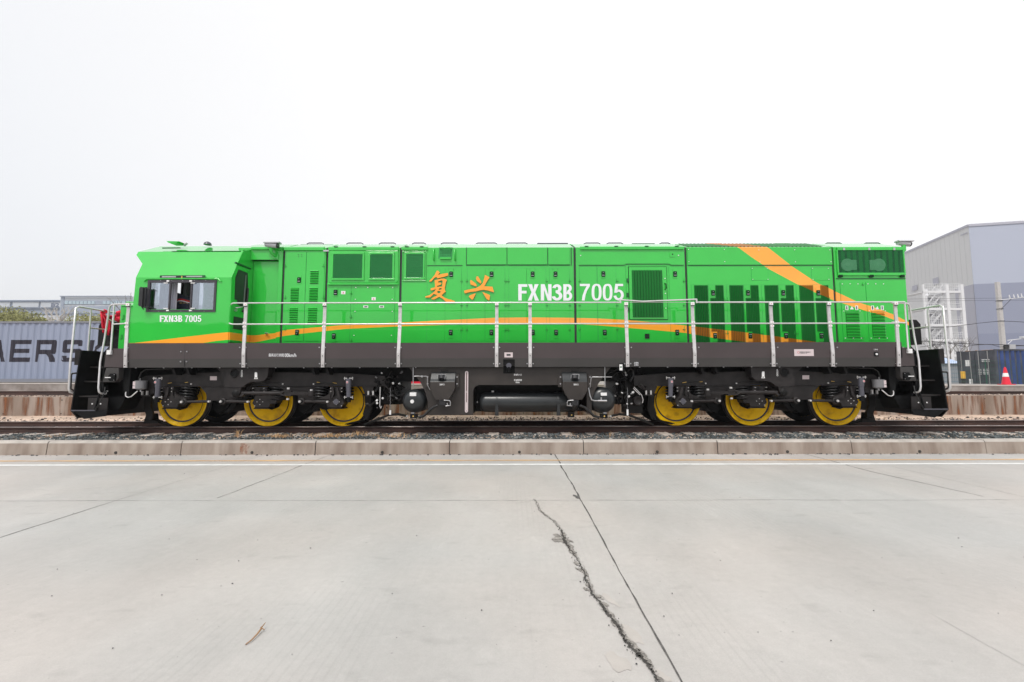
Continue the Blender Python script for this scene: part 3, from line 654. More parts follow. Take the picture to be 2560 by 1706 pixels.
letter([zc_([(413, 600), (462, 600), (452, 650), (447, 714), (437, 764), (424, 854), (385, 854)]), zc_([(462, 600), (630, 600), (650, 615), (648, 650), (453, 650)]), zc_([(590, 650), (648, 650), (640, 740), (618, 762), (577, 762), (580, 716)]), zc_([(447, 714), (580, 714), (577, 764), (437, 764)]), zc_([(515, 764), (590, 764), (622, 830), (624, 854), (563, 854), (556, 820)])])
letter([zc_([(740, 600), (925, 600), (945, 615), (940, 670), (893, 670), (893, 652), (760, 652), (755, 702), (905, 702), (922, 712), (915, 830), (895, 852), (715, 852), (695, 835), (700, 783), (752, 783), (750, 805), (868, 805), (868, 748), (728, 748), (708, 735), (718, 622)])])
letter([zc_([(1035, 602), (1078, 602), (1030, 854), (985, 854)]), zc_([(1078, 690), (1180, 602), (1230, 602), (1090, 730)]), zc_([(1090, 700), (1220, 854), (1150, 854), (1060, 730)])])

# ---------------- containers on the right
X0, _ = P(2489, 915, 28.6)
def rot_cont():
    t_ = thing('shipping_container', (X0, 28.6, .75), 'dark blue container with its rusty doors, locking rods and small white text facing the track', 'shipping container', None)
    y0, z0, h, dep = 28.6, .78, 2.62, 2.44
    b = MB().m('cont_door'); b.box(X0, X0 + 6, y0 + .05, y0 + dep, z0, z0 + h - .03); b.build('shell', t_)
    b = MB().m('cont_blue'); vs = []; xs = []; x = X0 + .12
    while x < X0 + 6: xs += [(x, 0), (x + .08, 0), (x + .17, .08), (x + .25, .08)]; x += .34
    for xx, d in xs: vs += [(xx, y0 - .02 + d, z0 + .12), (xx, y0 - .02 + d, z0 + h - .08)]
    b.add(vs, [(2 * i, 2 * i + 2, 2 * i + 3, 2 * i + 1) for i in range(len(xs) - 1)]); b.build('side_panel', t_)
    b = MB().m('cont_door'); b.box(X0, X0 + 6, y0 - .03, y0 + .06, z0 + h - .09, z0 + h); b.box(X0 - .02, X0 + .13, y0 - .03, y0 + .12, z0, z0 + h - .091); b.box(X0 - .02, X0 + .14, y0 + dep - .1, y0 + dep, z0, z0 + h); b.build('frame', t_)
    for k, (a, c) in enumerate(((.12, 1.2), (1.24, dep - .1))):
        b = MB().m('cont_door'); b.box(X0 - .03, X0, y0 + a, y0 + c, z0 + .12, z0 + h - .12)
        for q in range(3): b.m('cont_door').box(X0 - .045, X0 - .03, y0 + a + .08, y0 + c - .08, z0 + .25 + q * .8, z0 + .9 + q * .8)
        d = b.build('door', t_)
        for yy in (a + .25, c - .25):
            r_ = MB().m('cont_rod').tube([(X0 - .07, y0 + yy, z0 + .1), (X0 - .07, y0 + yy, z0 + h - .08)], .022, 8); r_.build('locking_rod', d)
        r_ = MB().m('white_mark')
        if k == 0:
            for zz in (1.95, 1.85): 
                for j in range(7): r_.box(X0 - .05, X0 - .046, y0 + .3 + j * .07, y0 + .345 + j * .07, z0 + zz, z0 + zz + .065)
            for zz in (1.35, 1.25, 1.15, 1.05):
                for j in range(5): r_.box(X0 - .05, X0 - .046, y0 + .4 + j * .07, y0 + .445 + j * .07, z0 + zz, z0 + zz + .05)
                for j in range(3): r_.box(X0 - .05, X0 - .046, y0 + .85 + j * .07, y0 + .895 + j * .07, z0 + zz, z0 + zz + .04)
        else:
            r_.box(X0 - .05, X0 - .046, y0 + 1.55, y0 + 1.85, z0 + 1.6, z0 + 2.0); r_.box(X0 - .05, X0 - .046, y0 + 1.45, y0 + 1.7, z0 + .4, z0 + .75)
        r_.build('door_text', d)
    b = MB().m('cont_top')
    for _ in range(26): 
        xx = X0 + random.uniform(0, .9); yy = y0 + random.uniform(.1, 2.2); b.box(xx, xx + .06, yy, yy + .1, z0 + h - .03, z0 + h + .015)
    b.build('roof_debris', t_)
rot_cont()
# yellow/black marker post, low grey shed
b = thing('bollard', (P(2408, 960, 24)[0], 24, .9), 'short yellow and black striped marker post in front of the container doors', 'bollard')
x = P(2408, 945, 24)[0]; q = MB().m('bollard_black').tube([(x, 24, .9), (x, 24, 1.92)], .085, 14); q.build('post', b)
MB().m('bollard_yellow').tube([(x, 24, 1.58), (x, 24, 1.95)], .095, 14).build('reflective_band', b); MB().m('bollard_yellow').tube([(x, 24, 1.0), (x, 24, 1.25)], .095, 14).build('reflective_band', b)
sh = thing('shed', (P(2370, 940, 40)[0], 42, .9), 'low grey shed with pale blue roof behind the stair handrail at right', 'shed')
x0, x1 = P(2330, 940, 40)[0], P(2404, 940, 40)[0]; zt = P(2360, 909, 40)[1]
b = MB().m('shed_grey'); b.box(x0, x1, 40, 44, .0, zt)
for k in range(6): b.m('off_dark').box(x0, x1, 39.99, 40.0, .9 + k * .35, .93 + k * .35)
b.build('wall', sh)
b = MB().m('shed_roof'); zz = P(2380, 885, 43)[1]; b.add([(x0 - .2, 39.8, zt), (x1 + .2, 39.8, zt), (x1 + .2, 43, zz), (x0 - .2, 43, zz), (x1 + .2, 44.5, zz - .3), (x0 - .2, 44.5, zz - .3)], [(0, 1, 2, 3), (3, 2, 4, 5)]); b.build('roof', sh)
# green wire fence
fn = thing('wire_fence', (26, 22.5, 1.2), 'thin green wire fence in front of the blue container', 'fence')
b = MB().m('fence_green')
for k in range(7): b.tube([(20.5, 22.5, 1.25 + k * .2), (40, 22.5, 1.20 + k * .2)], .006, 4)
xx = 20.5
while xx < 30: b.tube([(xx, 22.5, 1.2), (xx, 22.5, 2.45)], .003, 3); xx += .10
b.build('wire_mesh', fn)
for xx in (20.6, 23.4, 26.2, 29.0):
    MB().m('fence_green').tube([(xx, 22.53, 1.1), (xx, 22.53, 2.5)], .02, 6).build('fence_post', fn)
# traffic cone
cz = P(2515, 967, 18.95)[1]; cx = P(2515, 950, 18.95)[0]
tc_ = thing('traffic_cone', (cx, 18.95, 1.40 - KS * cx), 'red and white traffic cone standing on the platform edge by the blue container', 'traffic cone')
z0 = 1.40 - KS * cx
def cone_part(a, c, m, nm, extra=0):
    H = .69; R0, R1 = .145, .035; seg = 20
    vs = []
    for s in (a, c):
        r = R0 + (R1 - R0) * s + extra
        vs += [(cx + r * math.cos(2 * math.pi * k / seg), 18.95 + r * math.sin(2 * math.pi * k / seg), z0 + .03 + s * H) for k in range(seg)]
    b = MB().m(m); b.add(vs, [(k, (k + 1) % seg, (k + 1) % seg + seg, k + seg) for k in range(seg)], True); b.add(vs[seg:], [list(range(seg))]); return b.build(nm, tc_)
cone_part(0, .96, 'cone_red', 'cone_body'); cone_part(.44, .66, 'cone_white', 'white_band', .004)
MB().m('cone_red').tube([(cx, 18.95, z0 + .68), (cx, 18.95, z0 + .735)], .036, 12, r1=.02).build('tip', tc_)
b = MB().m('cone_red'); b.box(cx - .19, cx + .19, 18.76, 19.14, z0, z0 + .03); b.build('base_plate', tc_, bevel=.008)
b = MB().m('bollard_black'); b.prism_z([(cx - .55, 18.9), (cx - .2, 18.8), (cx + .35, 18.85), (cx + .4, 19.1), (cx - .5, 19.15)], z0 + .0005, z0 + .006)
tag(b.build('rag'), 'dark flat rag lying under the traffic cone', 'rag')

# ---------------- warehouse on the right (turned 12 degrees)
HX, HY = P(2441, 800, 71)[0], 71.0; HZ = P(2441, 562, 71)[1]
A12 = R(-13); ux, uy = math.cos(A12), math.sin(A12); vx, vy = -uy, ux
def WH(s, d): return (HX + s * ux + d * vx, HY + s * uy + d * vy)
wh = thing('warehouse', (HX, HY, 0), 'huge pale grey and blue metal clad warehouse behind the containers at right', 'warehouse')
def wallq(b, p_, q, z0, z1, off=0.0):
    dx, dy = q[0] - p_[0], q[1] - p_[1]; L_ = math.hypot(dx, dy); nx, ny = dy / L_ * off, -dx / L_ * off
    b.add([(p_[0] + nx, p_[1] + ny, z0), (q[0] + nx, q[1] + ny, z0), (q[0] + nx, q[1] + ny, z1), (p_[0] + nx, p_[1] + ny, z1)], [(0, 1, 2, 3)])
zb1 = P(2450, 711, 71)[1]; zb2 = P(2460, 835, 71)[1]
b = MB(); 
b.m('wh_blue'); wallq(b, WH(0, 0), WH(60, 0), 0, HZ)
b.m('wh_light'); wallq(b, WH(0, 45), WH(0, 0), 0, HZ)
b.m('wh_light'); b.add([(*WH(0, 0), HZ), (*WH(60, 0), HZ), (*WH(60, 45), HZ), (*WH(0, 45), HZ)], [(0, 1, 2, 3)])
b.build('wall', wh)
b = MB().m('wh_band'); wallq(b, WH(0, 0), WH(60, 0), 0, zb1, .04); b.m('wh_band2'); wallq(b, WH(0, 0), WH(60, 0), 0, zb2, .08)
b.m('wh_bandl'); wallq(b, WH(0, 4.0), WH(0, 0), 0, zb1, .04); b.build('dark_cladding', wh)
b = MB().m('wh_bandl')      # vertical cladding seams and parapet
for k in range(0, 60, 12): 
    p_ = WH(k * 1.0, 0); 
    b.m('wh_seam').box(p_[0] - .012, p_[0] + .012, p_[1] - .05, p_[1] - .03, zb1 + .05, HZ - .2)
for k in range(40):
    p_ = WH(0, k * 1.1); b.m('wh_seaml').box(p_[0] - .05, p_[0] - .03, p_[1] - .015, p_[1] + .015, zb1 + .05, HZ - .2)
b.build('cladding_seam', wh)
b = MB().m('wh_bandl'); wallq(b, WH(-.05, 0), WH(60, 0), HZ - .35, HZ + .05, .1); wallq(b, WH(0, 45), WH(0, -.05), HZ - .35, HZ + .05, .1); b.build('parapet', wh)
for (u0, v0, u1, v1, d) in ((2296, 714, 2304, 727, 12), (2347, 695, 2361, 712, 8.2), (2432, 584, 2438, 587, .6)):
    b = MB().m('wh_bandl'); p_ = None
    dd = d
    for _ in range(30):
        q = WH(0, dd); uu = 1280 + q[0] / q[1] * F * 1.0
        dd += (uu - (u0 + u1) / 2) * -.02 if False else 0
    # solve distance along the wall for the picture column
    lo, hi = 0.0, 45.0
    for _ in range(40):
        mid = (lo + hi) / 2; q = WH(0, mid); a, c = q[0], q[1]; zz = (c * CP + 5 * SP); uu = 1280 + F * a / zz
        if uu > (u0 + u1) / 2: lo = mid
        else: hi = mid
    q = WH(0, lo); z1 = P((u0 + u1) / 2, v0, q[1])[1]; z0_ = P((u0 + u1) / 2, v1, q[1])[1]; wd = .75
    wallq(b, WH(0, lo + wd), WH(0, lo - wd), z0_, z1, .1); b.build('window', wh)
# escape stair tower
ST_Y = 62.0
stt = thing('stair_tower', (P(2365, 900, ST_Y)[0], ST_Y, 0), 'white open steel escape stair tower against the warehouse wall', 'stair tower')
def sx_(u, Y=ST_Y): return P(u, 780, Y)[0]
colsx = [sx_(2312), sx_(2370), sx_(2407)]
zt = P(2365, 712, ST_Y)[1]; DEP = 3.2
for x in colsx:
    for yy in (ST_Y, ST_Y + DEP):
        if x == colsx[0] and yy == ST_Y: w_ = .10
        else: w_ = .20
        MB().m('stair_white').box(x - w_, x + w_, yy - w_, yy + w_, 0, zt).build('column', stt)
lv = [P(2365, v, ST_Y)[1] for v in (729, 772, 812, 850)]
lv = [lv[0], lv[1], lv[2], lv[3], lv[3] - (lv[2] - lv[3]), lv[3] - 2 * (lv[2] - lv[3])]
for i, z in enumerate(lv):
    b = MB().m('stair_white'); b.box(colsx[0] - .1, colsx[2] + .2, ST_Y - .12, ST_Y, z - .22, z + .08); b.box(colsx[1], colsx[2], ST_Y + .1, ST_Y + DEP, z - .1, z)
    b.box(colsx[0], colsx[0] + 1.2, ST_Y + .1, ST_Y + DEP, z - .1, z); b.build('landing', stt)
    b = MB().m('stair_white')
    for zz in (.35, .7, 1.05): b.tube([(colsx[0], ST_Y - .02, z + zz), (colsx[2], ST_Y - .02, z + zz)], .03, 4)
    for k in range(19): xx = colsx[0] + (colsx[2] - colsx[0]) * k / 18; b.tube([(xx, ST_Y - .02, z), (xx, ST_Y - .02, z + 1.05)], .022, 4)
    b.build('railing', stt)
    if i < 5:
        zl = lv[i + 1]; xa, xb = colsx[0] + 1.0, colsx[1] - .2; b = MB().m('stair_white')
        for yy in (ST_Y + .2, ST_Y + 1.3): b.add([(xa, yy, zl - .12), (xa, yy, zl + .22), (xb, yy, z + .12), (xb, yy, z - .22)], [(0, 1, 2, 3)]); b.tube([(xa, yy, zl + 1.1), (xb, yy, z + 1.0)], .04, 4)
        for k in range(9):
            s = k / 9; b.box(xa + (xb - xa) * s, xa + (xb - xa) * (s + .12), ST_Y + .2, ST_Y + 1.3, zl + (z - zl) * s, zl + (z - zl) * s + .05)
        for k in range(8): s = k / 8; b.tube([(xa + (xb - xa) * s, ST_Y + .2, zl + (z - zl) * s), (xa + (xb - xa) * s, ST_Y + .2, zl + (z - zl) * s + 1.05)], .02, 4)
        b.build('stair_flight', stt)
        b = MB().m('stair_grey'); b.box(colsx[1] + .25, colsx[2] - .25, ST_Y + DEP - .1, ST_Y + DEP, zl + .1, z - .3); b.build('back_panel', stt)

# ---------------- concrete pole with bracket, lamp, wires
PYY = 36.0; px0 = P(2508, 870, PYY)[0]; pzt = P(2494, 706, PYY)[1]
pl = thing('utility_pole', (px0, PYY, .5), 'tall pale concrete utility pole with bracket arm in front of the blue warehouse', 'utility pole')
b = MB().m('pole_conc'); b.add([(px0 - .17, PYY - .12, .3), (px0 + .17, PYY - .12, .3), (px0 + .17, PYY + .12, .3), (px0 - .17, PYY + .12, .3), (px0 - .13, PYY - .1, pzt), (px0 + .13, PYY - .1, pzt), (px0 + .13, PYY + .1, pzt), (px0 - .13, PYY + .1, pzt)], [(0, 1, 5, 4), (1, 2, 6, 5), (2, 3, 7, 6), (3, 0, 4, 7), (4, 5, 6, 7)]); b.build('shaft', pl)
b = MB().m('wh_bandl'); z1 = P(2540, 748, PYY)[1]
b.m('stair_white').tube([(px0, PYY - .15, z1 - .1), (px0 + 2.2, PYY - .15, z1 + .15)], .03, 6); b.m('wire').tube([(px0, PYY - .15, P(2505, 773, PYY)[1]), (px0 + .85, PYY - .15, z1)], .02, 6)
for zz in (753, 773, 803): 
    z_ = P(2500, zz, PYY)[1]; b.m('wire').box(px0 - .16, px0 + .2, PYY - .14, PYY + .14, z_ - .02, z_ + .02)
br = b.build('bracket_arm', pl)
b = MB().m('stair_white')
for k, u in enumerate((2520, 2531, 2541, 2550)):
    x, z = P(u, 746 - k, PYY); b.tube([(x, PYY - .15, z - .05), (x - .04, PYY - .15, z + .12), (x - .05, PYY - .15, z + .25)], .045, 8, r1=.025)
b.build('insulator', br)
b = MB().m('stair_white'); x, z = P(2512, 852, PYY); x2, z2 = P(2556, 847, PYY); b.tube([(x, PYY - .2, z), (x2, PYY - .2, z2)], .03, 6); b.tube([(x, PYY - .2, z - .3), (x + .35, PYY - .2, z)], .02, 6)
b.box(x2 - .35, x2 + .1, PYY - .35, PYY - .1, z2 + .05, z2 + .15); b.build('lamp_arm', pl)
b = MB().m('camera_grey'); x, z = P(2513, 867, PYY); b.box(x - .02, x + .45, PYY - .35, PYY - .15, z - .2, z + .15); b.m('bollard_black').box(x - .3, x - .06, PYY - .3, PYY - .15, z - .25, z + .1); b.build('junction_box', pl)
def wire(pts, r, label, nm='wire', Y=PYY - .3):
    b = MB().m('wire'); q = []
    for i in range(len(pts) - 1):
        for k in range(8): s = k / 8; q.append(P3(pts[i][0] + (pts[i + 1][0] - pts[i][0]) * s, pts[i][1] + (pts[i + 1][1] - pts[i][1]) * s, Y))
    q.append(P3(*pts[-1], Y)); b.tube(q, r, 5); tag(b.build(nm), label, 'cable', 'overhead cables')
wire([(2190, 824), (2300, 822), (2380, 817), (2450, 808), (2500, 803), (2535, 804), (2600, 809)], .022, 'topmost black cable sloping up to the utility pole past the stair tower', 'cable')
wire([(2190, 850), (2310, 853), (2380, 858), (2440, 861), (2500, 862), (2600, 866)], .03, 'thick black cable running low in front of the warehouse to the pole foot', 'cable')
wire([(2300, 868), (2370, 858), (2410, 867), (2440, 863), (2475, 861), (2500, 868), (2530, 866), (2600, 863)], .02, 'sagging black cable wavering just above the container roof', 'cable', )
wire([(2190, 749), (2560, 745), (2650, 744)], .010, 'upper of two hair thin grey cables crossing high in front of the warehouse', 'cable', PYY - .5)
wire([(2190, 754), (2560, 751), (2650, 750)], .010, 'lower of two hair thin grey cables crossing high in front of the warehouse', 'cable', PYY - .5)

# ---------------- far left: linking bridge building B2, office block, willows, pollards
BY = 120.0
bb = thing('linking_building', (P(70, 780, BY)[0], BY, 0), 'pale blue-grey building far left with dark sign B2 on its panel', 'building')
def fb(m, u0, v0, u1, v1, Y=BY, t=.2, nm='wall', par=None):
    b = MB().m(m); rbox(b, u0, v0, u1, v1, Y, t); return b.build(nm, par)
b = MB().m('off_grey'); x0, z1 = P(-60, 752, BY); x1, z0 = P(345, 905, BY); b.box(x0, x1, BY, BY + 15, 0, z1); b.build('wall', bb)
fb('off_dark', -60, 751, 160, 754.5, BY - .2, .3, 'parapet', bb)
for (u0, u1) in ((-40, 27), (34, 99), (104, 158)): fb('off_light', u0, 755.5, u1, 769, BY, .25, 'panel', bb)
text_mesh('sign_text', 'B2', 128, 757.5, 148, 768, BY - .26, 'off_text', bb, thick=.05, bold=.03)
fb('off_dark', -60, 770, 160, 772, BY, .4, 'ledge', bb); fb('off_dark', -60, 784, 345, 786, BY, .3, 'ledge', bb); fb('off_light', 60, 789, 240, 800, BY, .12, 'ledge', bb)
ob = thing('office_building', (P(240, 760, 110)[0], 110, 0), 'grey office building with a row of windows behind the end handrail at left', 'building')
OY = 110.0
b = MB().m('off_light'); x0, z1 = P(152, 742, OY); x1, z0 = P(335, 900, OY); b.box(x0, x1 + 6, OY, OY + 20, 0, z1); b.build('wall', ob)
fb('off_dark', 152, 740.5, 330, 742, OY - .2, .3, 'parapet', ob); fb('off_grey', 152, 743, 160, 800, OY, .15, 'side_panel', ob)
fb('off_grey', 160, 751.5, 340, 761.5, OY, .1, 'window_band', ob)
for k in range(17): 
    u = 163 + k * 9.5
    if not 8 <= k <= 9: fb('off_glass', u, 753, u + 7.5, 761, OY - .1, .08, 'window', ob)
fb('off_grey', 160, 766, 340, 790, OY, .12, 'facade_panel', ob); fb('off_dark', 160, 783, 340, 785, OY - .12, .12, 'ledge', ob)
# shrubs / willows: cloud of twigs and small leaves
def willow(cx_, cy, zb, zt_, wd, n, label, nm='willow_tree'):
    t_ = thing(nm, (cx_, cy, 0), label, 'tree', 'trees beyond the grey container'); rr = random.Random(int(cx_ * 10))
    b = MB().m('bark_brown')
    for k in range(16):
        a = rr.uniform(-1, 1); pts = [(cx_ + a * wd * .15, cy + rr.uniform(-1, 1), 0)]
        for s in (.35, .7, 1): pts.append((cx_ + a * wd * .48 * s + rr.gauss(0, .2), cy + rr.uniform(-1.5, 1.5) * s, zt_ * s * rr.uniform(.85, 1)))
        b.tube(pts, .10, 5, r1=.02)
    b.build('trunk', t_)
    b = MB().m('willow')
    for _ in range(n):
        x = rr.uniform(-1, 1); env = (1 - abs(x) ** 2.2) * (.75 + .25 * math.sin(x * 7 + cx_) + .12 * math.sin(x * 19)); z = zb + (zt_ - zb) * env * rr.random() ** .7
        px_, py_, s = cx_ + x * wd / 2, cy + rr.uniform(-2, 2), rr.uniform(.06, .15)
        d = Vector((rr.gauss(0, 1), rr.gauss(0, 1), rr.gauss(0, 1))).normalized() * s; e_ = Vector((rr.gauss(0, 1), rr.gauss(0, .3), rr.gauss(0, 1))).normalized() * s
        c = Vector((px_, py_, z)); b.add([tuple(c - d), tuple(c - e_ * .6), tuple(c + d), tuple(c + e_ * .6)], [(0, 1, 2, 3)])
    b.build('crown', t_)
TY = 50.0
z1, z0 = P(40, 764, TY)[1], P(40, 812, TY)[1]
willow(P(8, 790, TY)[0], TY, z0, z1, 4.2, 3800, 'yellow-green budding willow leftmost above the grey container roof')
willow(P(62, 790, TY)[0], TY, z0, P(60, 774, TY)[1], 3.4, 2600, 'yellow-green budding willow second from left above the container roof')
willow(P(232, 790, TY)[0], TY, z0, P(230, 782, TY)[1], 3.6, 1700, 'low pale green willow behind the end handrail of the locomotive')
willow(P(196, 790, TY)[0], TY + 3, z0, P(200, 784, TY)[1], 2.4, 700, 'thin pale shrub between the pollards and the low willow')
def pollard(u, Y, label, vt=768, n=7, seed=1, m='bark_pale', spread=.5, thin=1.0):
    rr = random.Random(seed); x, zt_ = P(u, vt, Y); _, zb = P(u, 806 if u < 1200 else 884, Y)
    t_ = thing('bare_tree', (x, Y, 0), label, 'tree', 'trees beyond the grey container')
    b = MB().m(m).tube([(x, Y, 0), (x, Y, zb)], .12 * thin, 6, r1=.09 * thin); b.build('trunk', t_)
    b = MB().m(m)
    for k in range(n):
        a = rr.uniform(-spread, spread); pts = [(x, Y, zb - .1)]
        for s in (.3, .6, 1): pts.append((x + a * s * (zt_ - zb) * 1.1 + rr.gauss(0, .05), Y + rr.uniform(-.3, .3), zb + (zt_ - zb) * s * rr.uniform(.85, 1.05)))
        b.tube(pts, .05 * thin, 5, r1=.012 * thin)
        p2 = pts[2]; b.tube([p2, (p2[0] + rr.uniform(-.4, .4), p2[1], p2[2] + rr.uniform(.3, .8))], .025 * thin, 4, r1=.01 * thin)
    b.build('branch', t_)
pollard(132, 46, 'bare whitish pollarded tree with thin spread branches, left of two near the stair handrail', 770, 8, 3, spread=.8)
pollard(153, 46, 'taller bare whitish pollarded tree right beside the handrail of the end steps', 764, 10, 5, spread=.9)
pollard(330, 60, 'dark bare treetop peeping over the roof just left of the driver cab', 735, 9, 8, 'bark_brown', spread=.9)
for k in range(5):
    pollard(2330 + k * 21, 45, ['thin bare bush at the foot of the stair tower, leftmost', 'thin bare bush below the stair tower, second from left', 'thin bare bush beside the stair tower legs above the blue shed roof', 'thin bare bush left of the container corner', 'thin bare bush peeping over the dark container door end'][k], 842, 8, 20 + k, 'bark_brown', spread=.8, thin=.35)
# buildings across the yard behind the photographer (what the paint mirrors)
b = MB().m('dark_row'); b.box(-90, 90, -48, -40, 0, 9.2); 
for k in range(-40, 41): b.m('off_dark').box(k * 2.2 - .7, k * 2.2 + .7, -39.99, -39.97, 2.5, 6)
tag(b.build('storage_hall'), 'long low storage hall across the yard behind the photographer', 'building')
# ================================================================== LOCOMOTIVE
def polyn(b, pts, off):
    pts = [Vector(p_) for p_ in pts]; n = len(pts); off = Vector(off)
    return b.add([tuple(p_) for p_ in pts] + [tuple(p_ + off) for p_ in pts], [list(range(n)), list(range(2 * n - 1, n - 1, -1))] + [(i, i + n, (i + 1) % n + n, (i + 1) % n) for i in range(n)])
MY = lambda y: 2 * YC - y
SKL, SKR = P(310, 890, YS)[0], P(2256, 890, YS)[0]
ZT, ZB, ZM = P(1280, 857, YS)[1], P(1280, 918, YS)[1], P(1280, 896, YS)[1]
HZB = 2.36
# ---- underframe
uf = MB().m('bogie_dark'); uf.box(-9.6, 9.5, YS + .05, MY(YS) - .05, 1.93, 2.30); 
uf.m('black_paint').box(-9.6, 9.5, 11.5, 13.3, 1.55, 1.93)
for u in (435, 470, 780, 815, 1745, 1780, 2060, 2100):
    x = P(u, 925, 11.1)[0]; uf.m('bogie_dark').prism_y([(x, 1.93), (x + .05, 1.93), (x + .13, 1.72), (x + .07, 1.72)], 11.0, 11.3)
uf = uf.build('underframe', loco)
# ---- skirt
sk = MB().m('skirt_paint')
sk.prism_x([(YS, ZM), (YS, ZT), (YS + .04, ZT), (YS + .04, ZM)], SKL, SKR)
nx0, nx1 = P(1258, 908, YS)[0], P(1287, 908, YS)[0]
for a, c in ((SKL, nx0), (nx1, SKR)):
    sk.m('skirt_lower').prism_x([(YS, ZM), (YS + .03, ZB), (YS + .06, ZB), (YS + .04, ZM)], a, c)
sk.m('skirt_lower').prism_x([(YS, ZM), (YS + .001, ZM - .0), (YS + .002, P(1270, 899, YS)[1]), (YS + .04, ZM)], nx0, nx1)
postu = [(614.5, 607.5), (812, 806), (1000.5, 995.5), (1242, 1241.5), (1325, 1325.5), (1565, 1569.5), (1731, 1738), (1927, 1935), (2072, 2084), (2239, 2249)]
for ut, ub in postu:
    for du in (-7.5, 7.5):
        for v in (869, 909.5):
            x, z = P(ub + du + (1.0 if v < 900 and ub > 1280 else 0), v, YS); y = YS if v < 897 else YS + .018
            sk.m('steel').disc_y(x, z, .016, y - .016, y + .01, 8)
for u, v in ((453, 879.5), (468, 879.5), (452, 904.5), (467, 904.5), (321, 870), (319, 904), (2241, 867)):
    x, z = P(u, v, YS); sk.m('steel').disc_y(x, z, .016, YS - .016, YS + .03, 8)
x = P(461, 890, YS)[0]; sk.m('seam_rubber').box(x - .004, x + .004, YS - .0015, YS + .01, ZB + .02, ZT - .003)
for k in range(54):
    x = SKL + .25 + k * .335
    if -2.3 < x < 2.4 or k % 2: continue
    sk.m('steel').disc_y(x, ZB - .006, .013, YS + .05, YS + .08, 6)
sk = sk.build('side_skirt', loco)
# notch with pipe end, label plate
b = MB().m('black_paint'); b.box(nx0, nx1, YS + .14, YS + .2, ZB - .15, P(1270, 899, YS)[1] + .02); b.m('damper_grey').disc_y(*P(1272, 914, YS), .062, YS + .04, YS + .14, 16); b.m('black_paint').tube([P3(1272, 918, YS + .08), P3(1272, 930, YS + .08)], .05, 10); b.build('filler_pipe', sk)
b = MB().m('pink_plate'); rbox(b, 1261, 881.5, 1282, 894, YS, .006); b.m('seam_rubber'); rbox(b, 1266.5, 885.5, 1276.5, 890, YS - .0062, .002); b.build('label_plate', sk)
b = MB().m('pink_plate'); rbox(b, 1985.5, 873.5, 2034, 890.5, YS, .006); b.m('red_mark').lathe_y(*P(1995.5, 881.5, YS), [(.020, YS - .0075), (.026, YS - .0075)], 14, False)
pq = b.build('maker_plate', sk); text_mesh('plate_text', '中国铁路机车车辆有限公司', 1999, 879, 2026, 882.5, YS - .0075, 'seam_rubber', sk, .001); text_mesh('plate_text', 'LOCOMOTIVE CO., LTD.', 1999, 883.5, 2018, 885.2, YS - .0075, 'seam_rubber', sk, .001)
text_mesh('speed_text', '最高运行速度', 671.8, 884.2, 708.5, 892, YS, 'white_text', sk, .002, bold=.0); text_mesh('speed_text', '100km/h', 709.3, 884.2, 740.5, 893, YS, 'white_text', sk, .002, bold=.006)
text_mesh('sanding_text', '上排风\n上排水', 1584.5, 905.5, 1596, 915, YS + .012, 'white_text', sk, .012)
text_mesh('lamp_text', '上车灯', 2183.5, 872.5, 2194.5, 876, YS, 'white_text', sk, .002)
b = MB().m('black_paint'); x, z = P(2190, 886, YS); b.prism_y([(x - .05, z - .05), (x + .05, z - .05), (x + .05, z + .05), (x - .05, z + .05)], YS - .012, YS); b.m('white_mark').disc_y(x, z, .024, YS - .03, YS - .012, 12); b.build('step_lamp', sk)
# digital gauge box
b = MB().m('black_paint'); rbox(b, 1549, 909, 1559, 929, YS + .02, .05); b.m('white_mark'); rbox(b, 1548.5, 911.5, 1556, 926.5, YS - .03, .006); b.m('green_dark'); rbox(b, 1549.8, 916.5, 1554.8, 919.5, YS - .037, .002); b.build('gauge_box', loco)

# ---- hood sections
SX = [P(u, 740, YH)[0] for u in (706, 814.7, 1000.7, 1438, 1717.5, 2087.5)]
HL = P(624.5, 740, YH)[0]; HR = P(2267.5, 740, YH)[0]
ZE = P(1400, 619, YH)[1]; CHX = .80; ZR = P(1280, 611, YH + CHX)[1]
def hood_prof(d=0.0, z0=HZB):
    return [(YH + d, z0), (YH + d, ZE - d * .3), (YH + CHX + d * .3, ZR - d), (MY(YH + CHX + d * .3), ZR - d), (MY(YH + d), ZE - d * .3), (MY(YH + d), z0)]
core = MB().m('seam_rubber').prism_x(hood_prof(.035), SX[0] - .1, HR - .05).build('hood_core', loco)
bounds = [HL] + SX + [HR]; secs = []
for i in range(7):
    a, c = bounds[i] + (.028 if i else 0), bounds[i + 1] - (.028 if i < 6 else 0)
    b = MB().m('green_paint')
    if i == 0:      # the recessed entrance bay
        xf = P(693, 740, YH)[0]; zl = P(660, 650, YH)[1]
        b.prism_x(hood_prof(), xf, c); b.prism_x([(YH + .10, HZB), (YH + .10, zl), (MY(YH + .1), zl), (MY(YH + .1), HZB)], a, xf)
        b.prism_x([(YH, zl), (YH, ZE), (YH + CHX, ZR), (MY(YH + CHX), ZR), (MY(YH), ZE), (MY(YH), zl)], a - .35, xf)
        b.prism_x([(YH - .05, ZE - .055), (YH - .05, ZE + .005), (YH + .03, ZE + .045), (YH + .03, ZE - .055)], a - .0, c)
    elif i == 6:
        b.prism_x(hood_prof(), a, c)
    else: b.prism_x(hood_prof(), a, c)
    secs.append(b.build('hood_section', loco, bevel=.008))
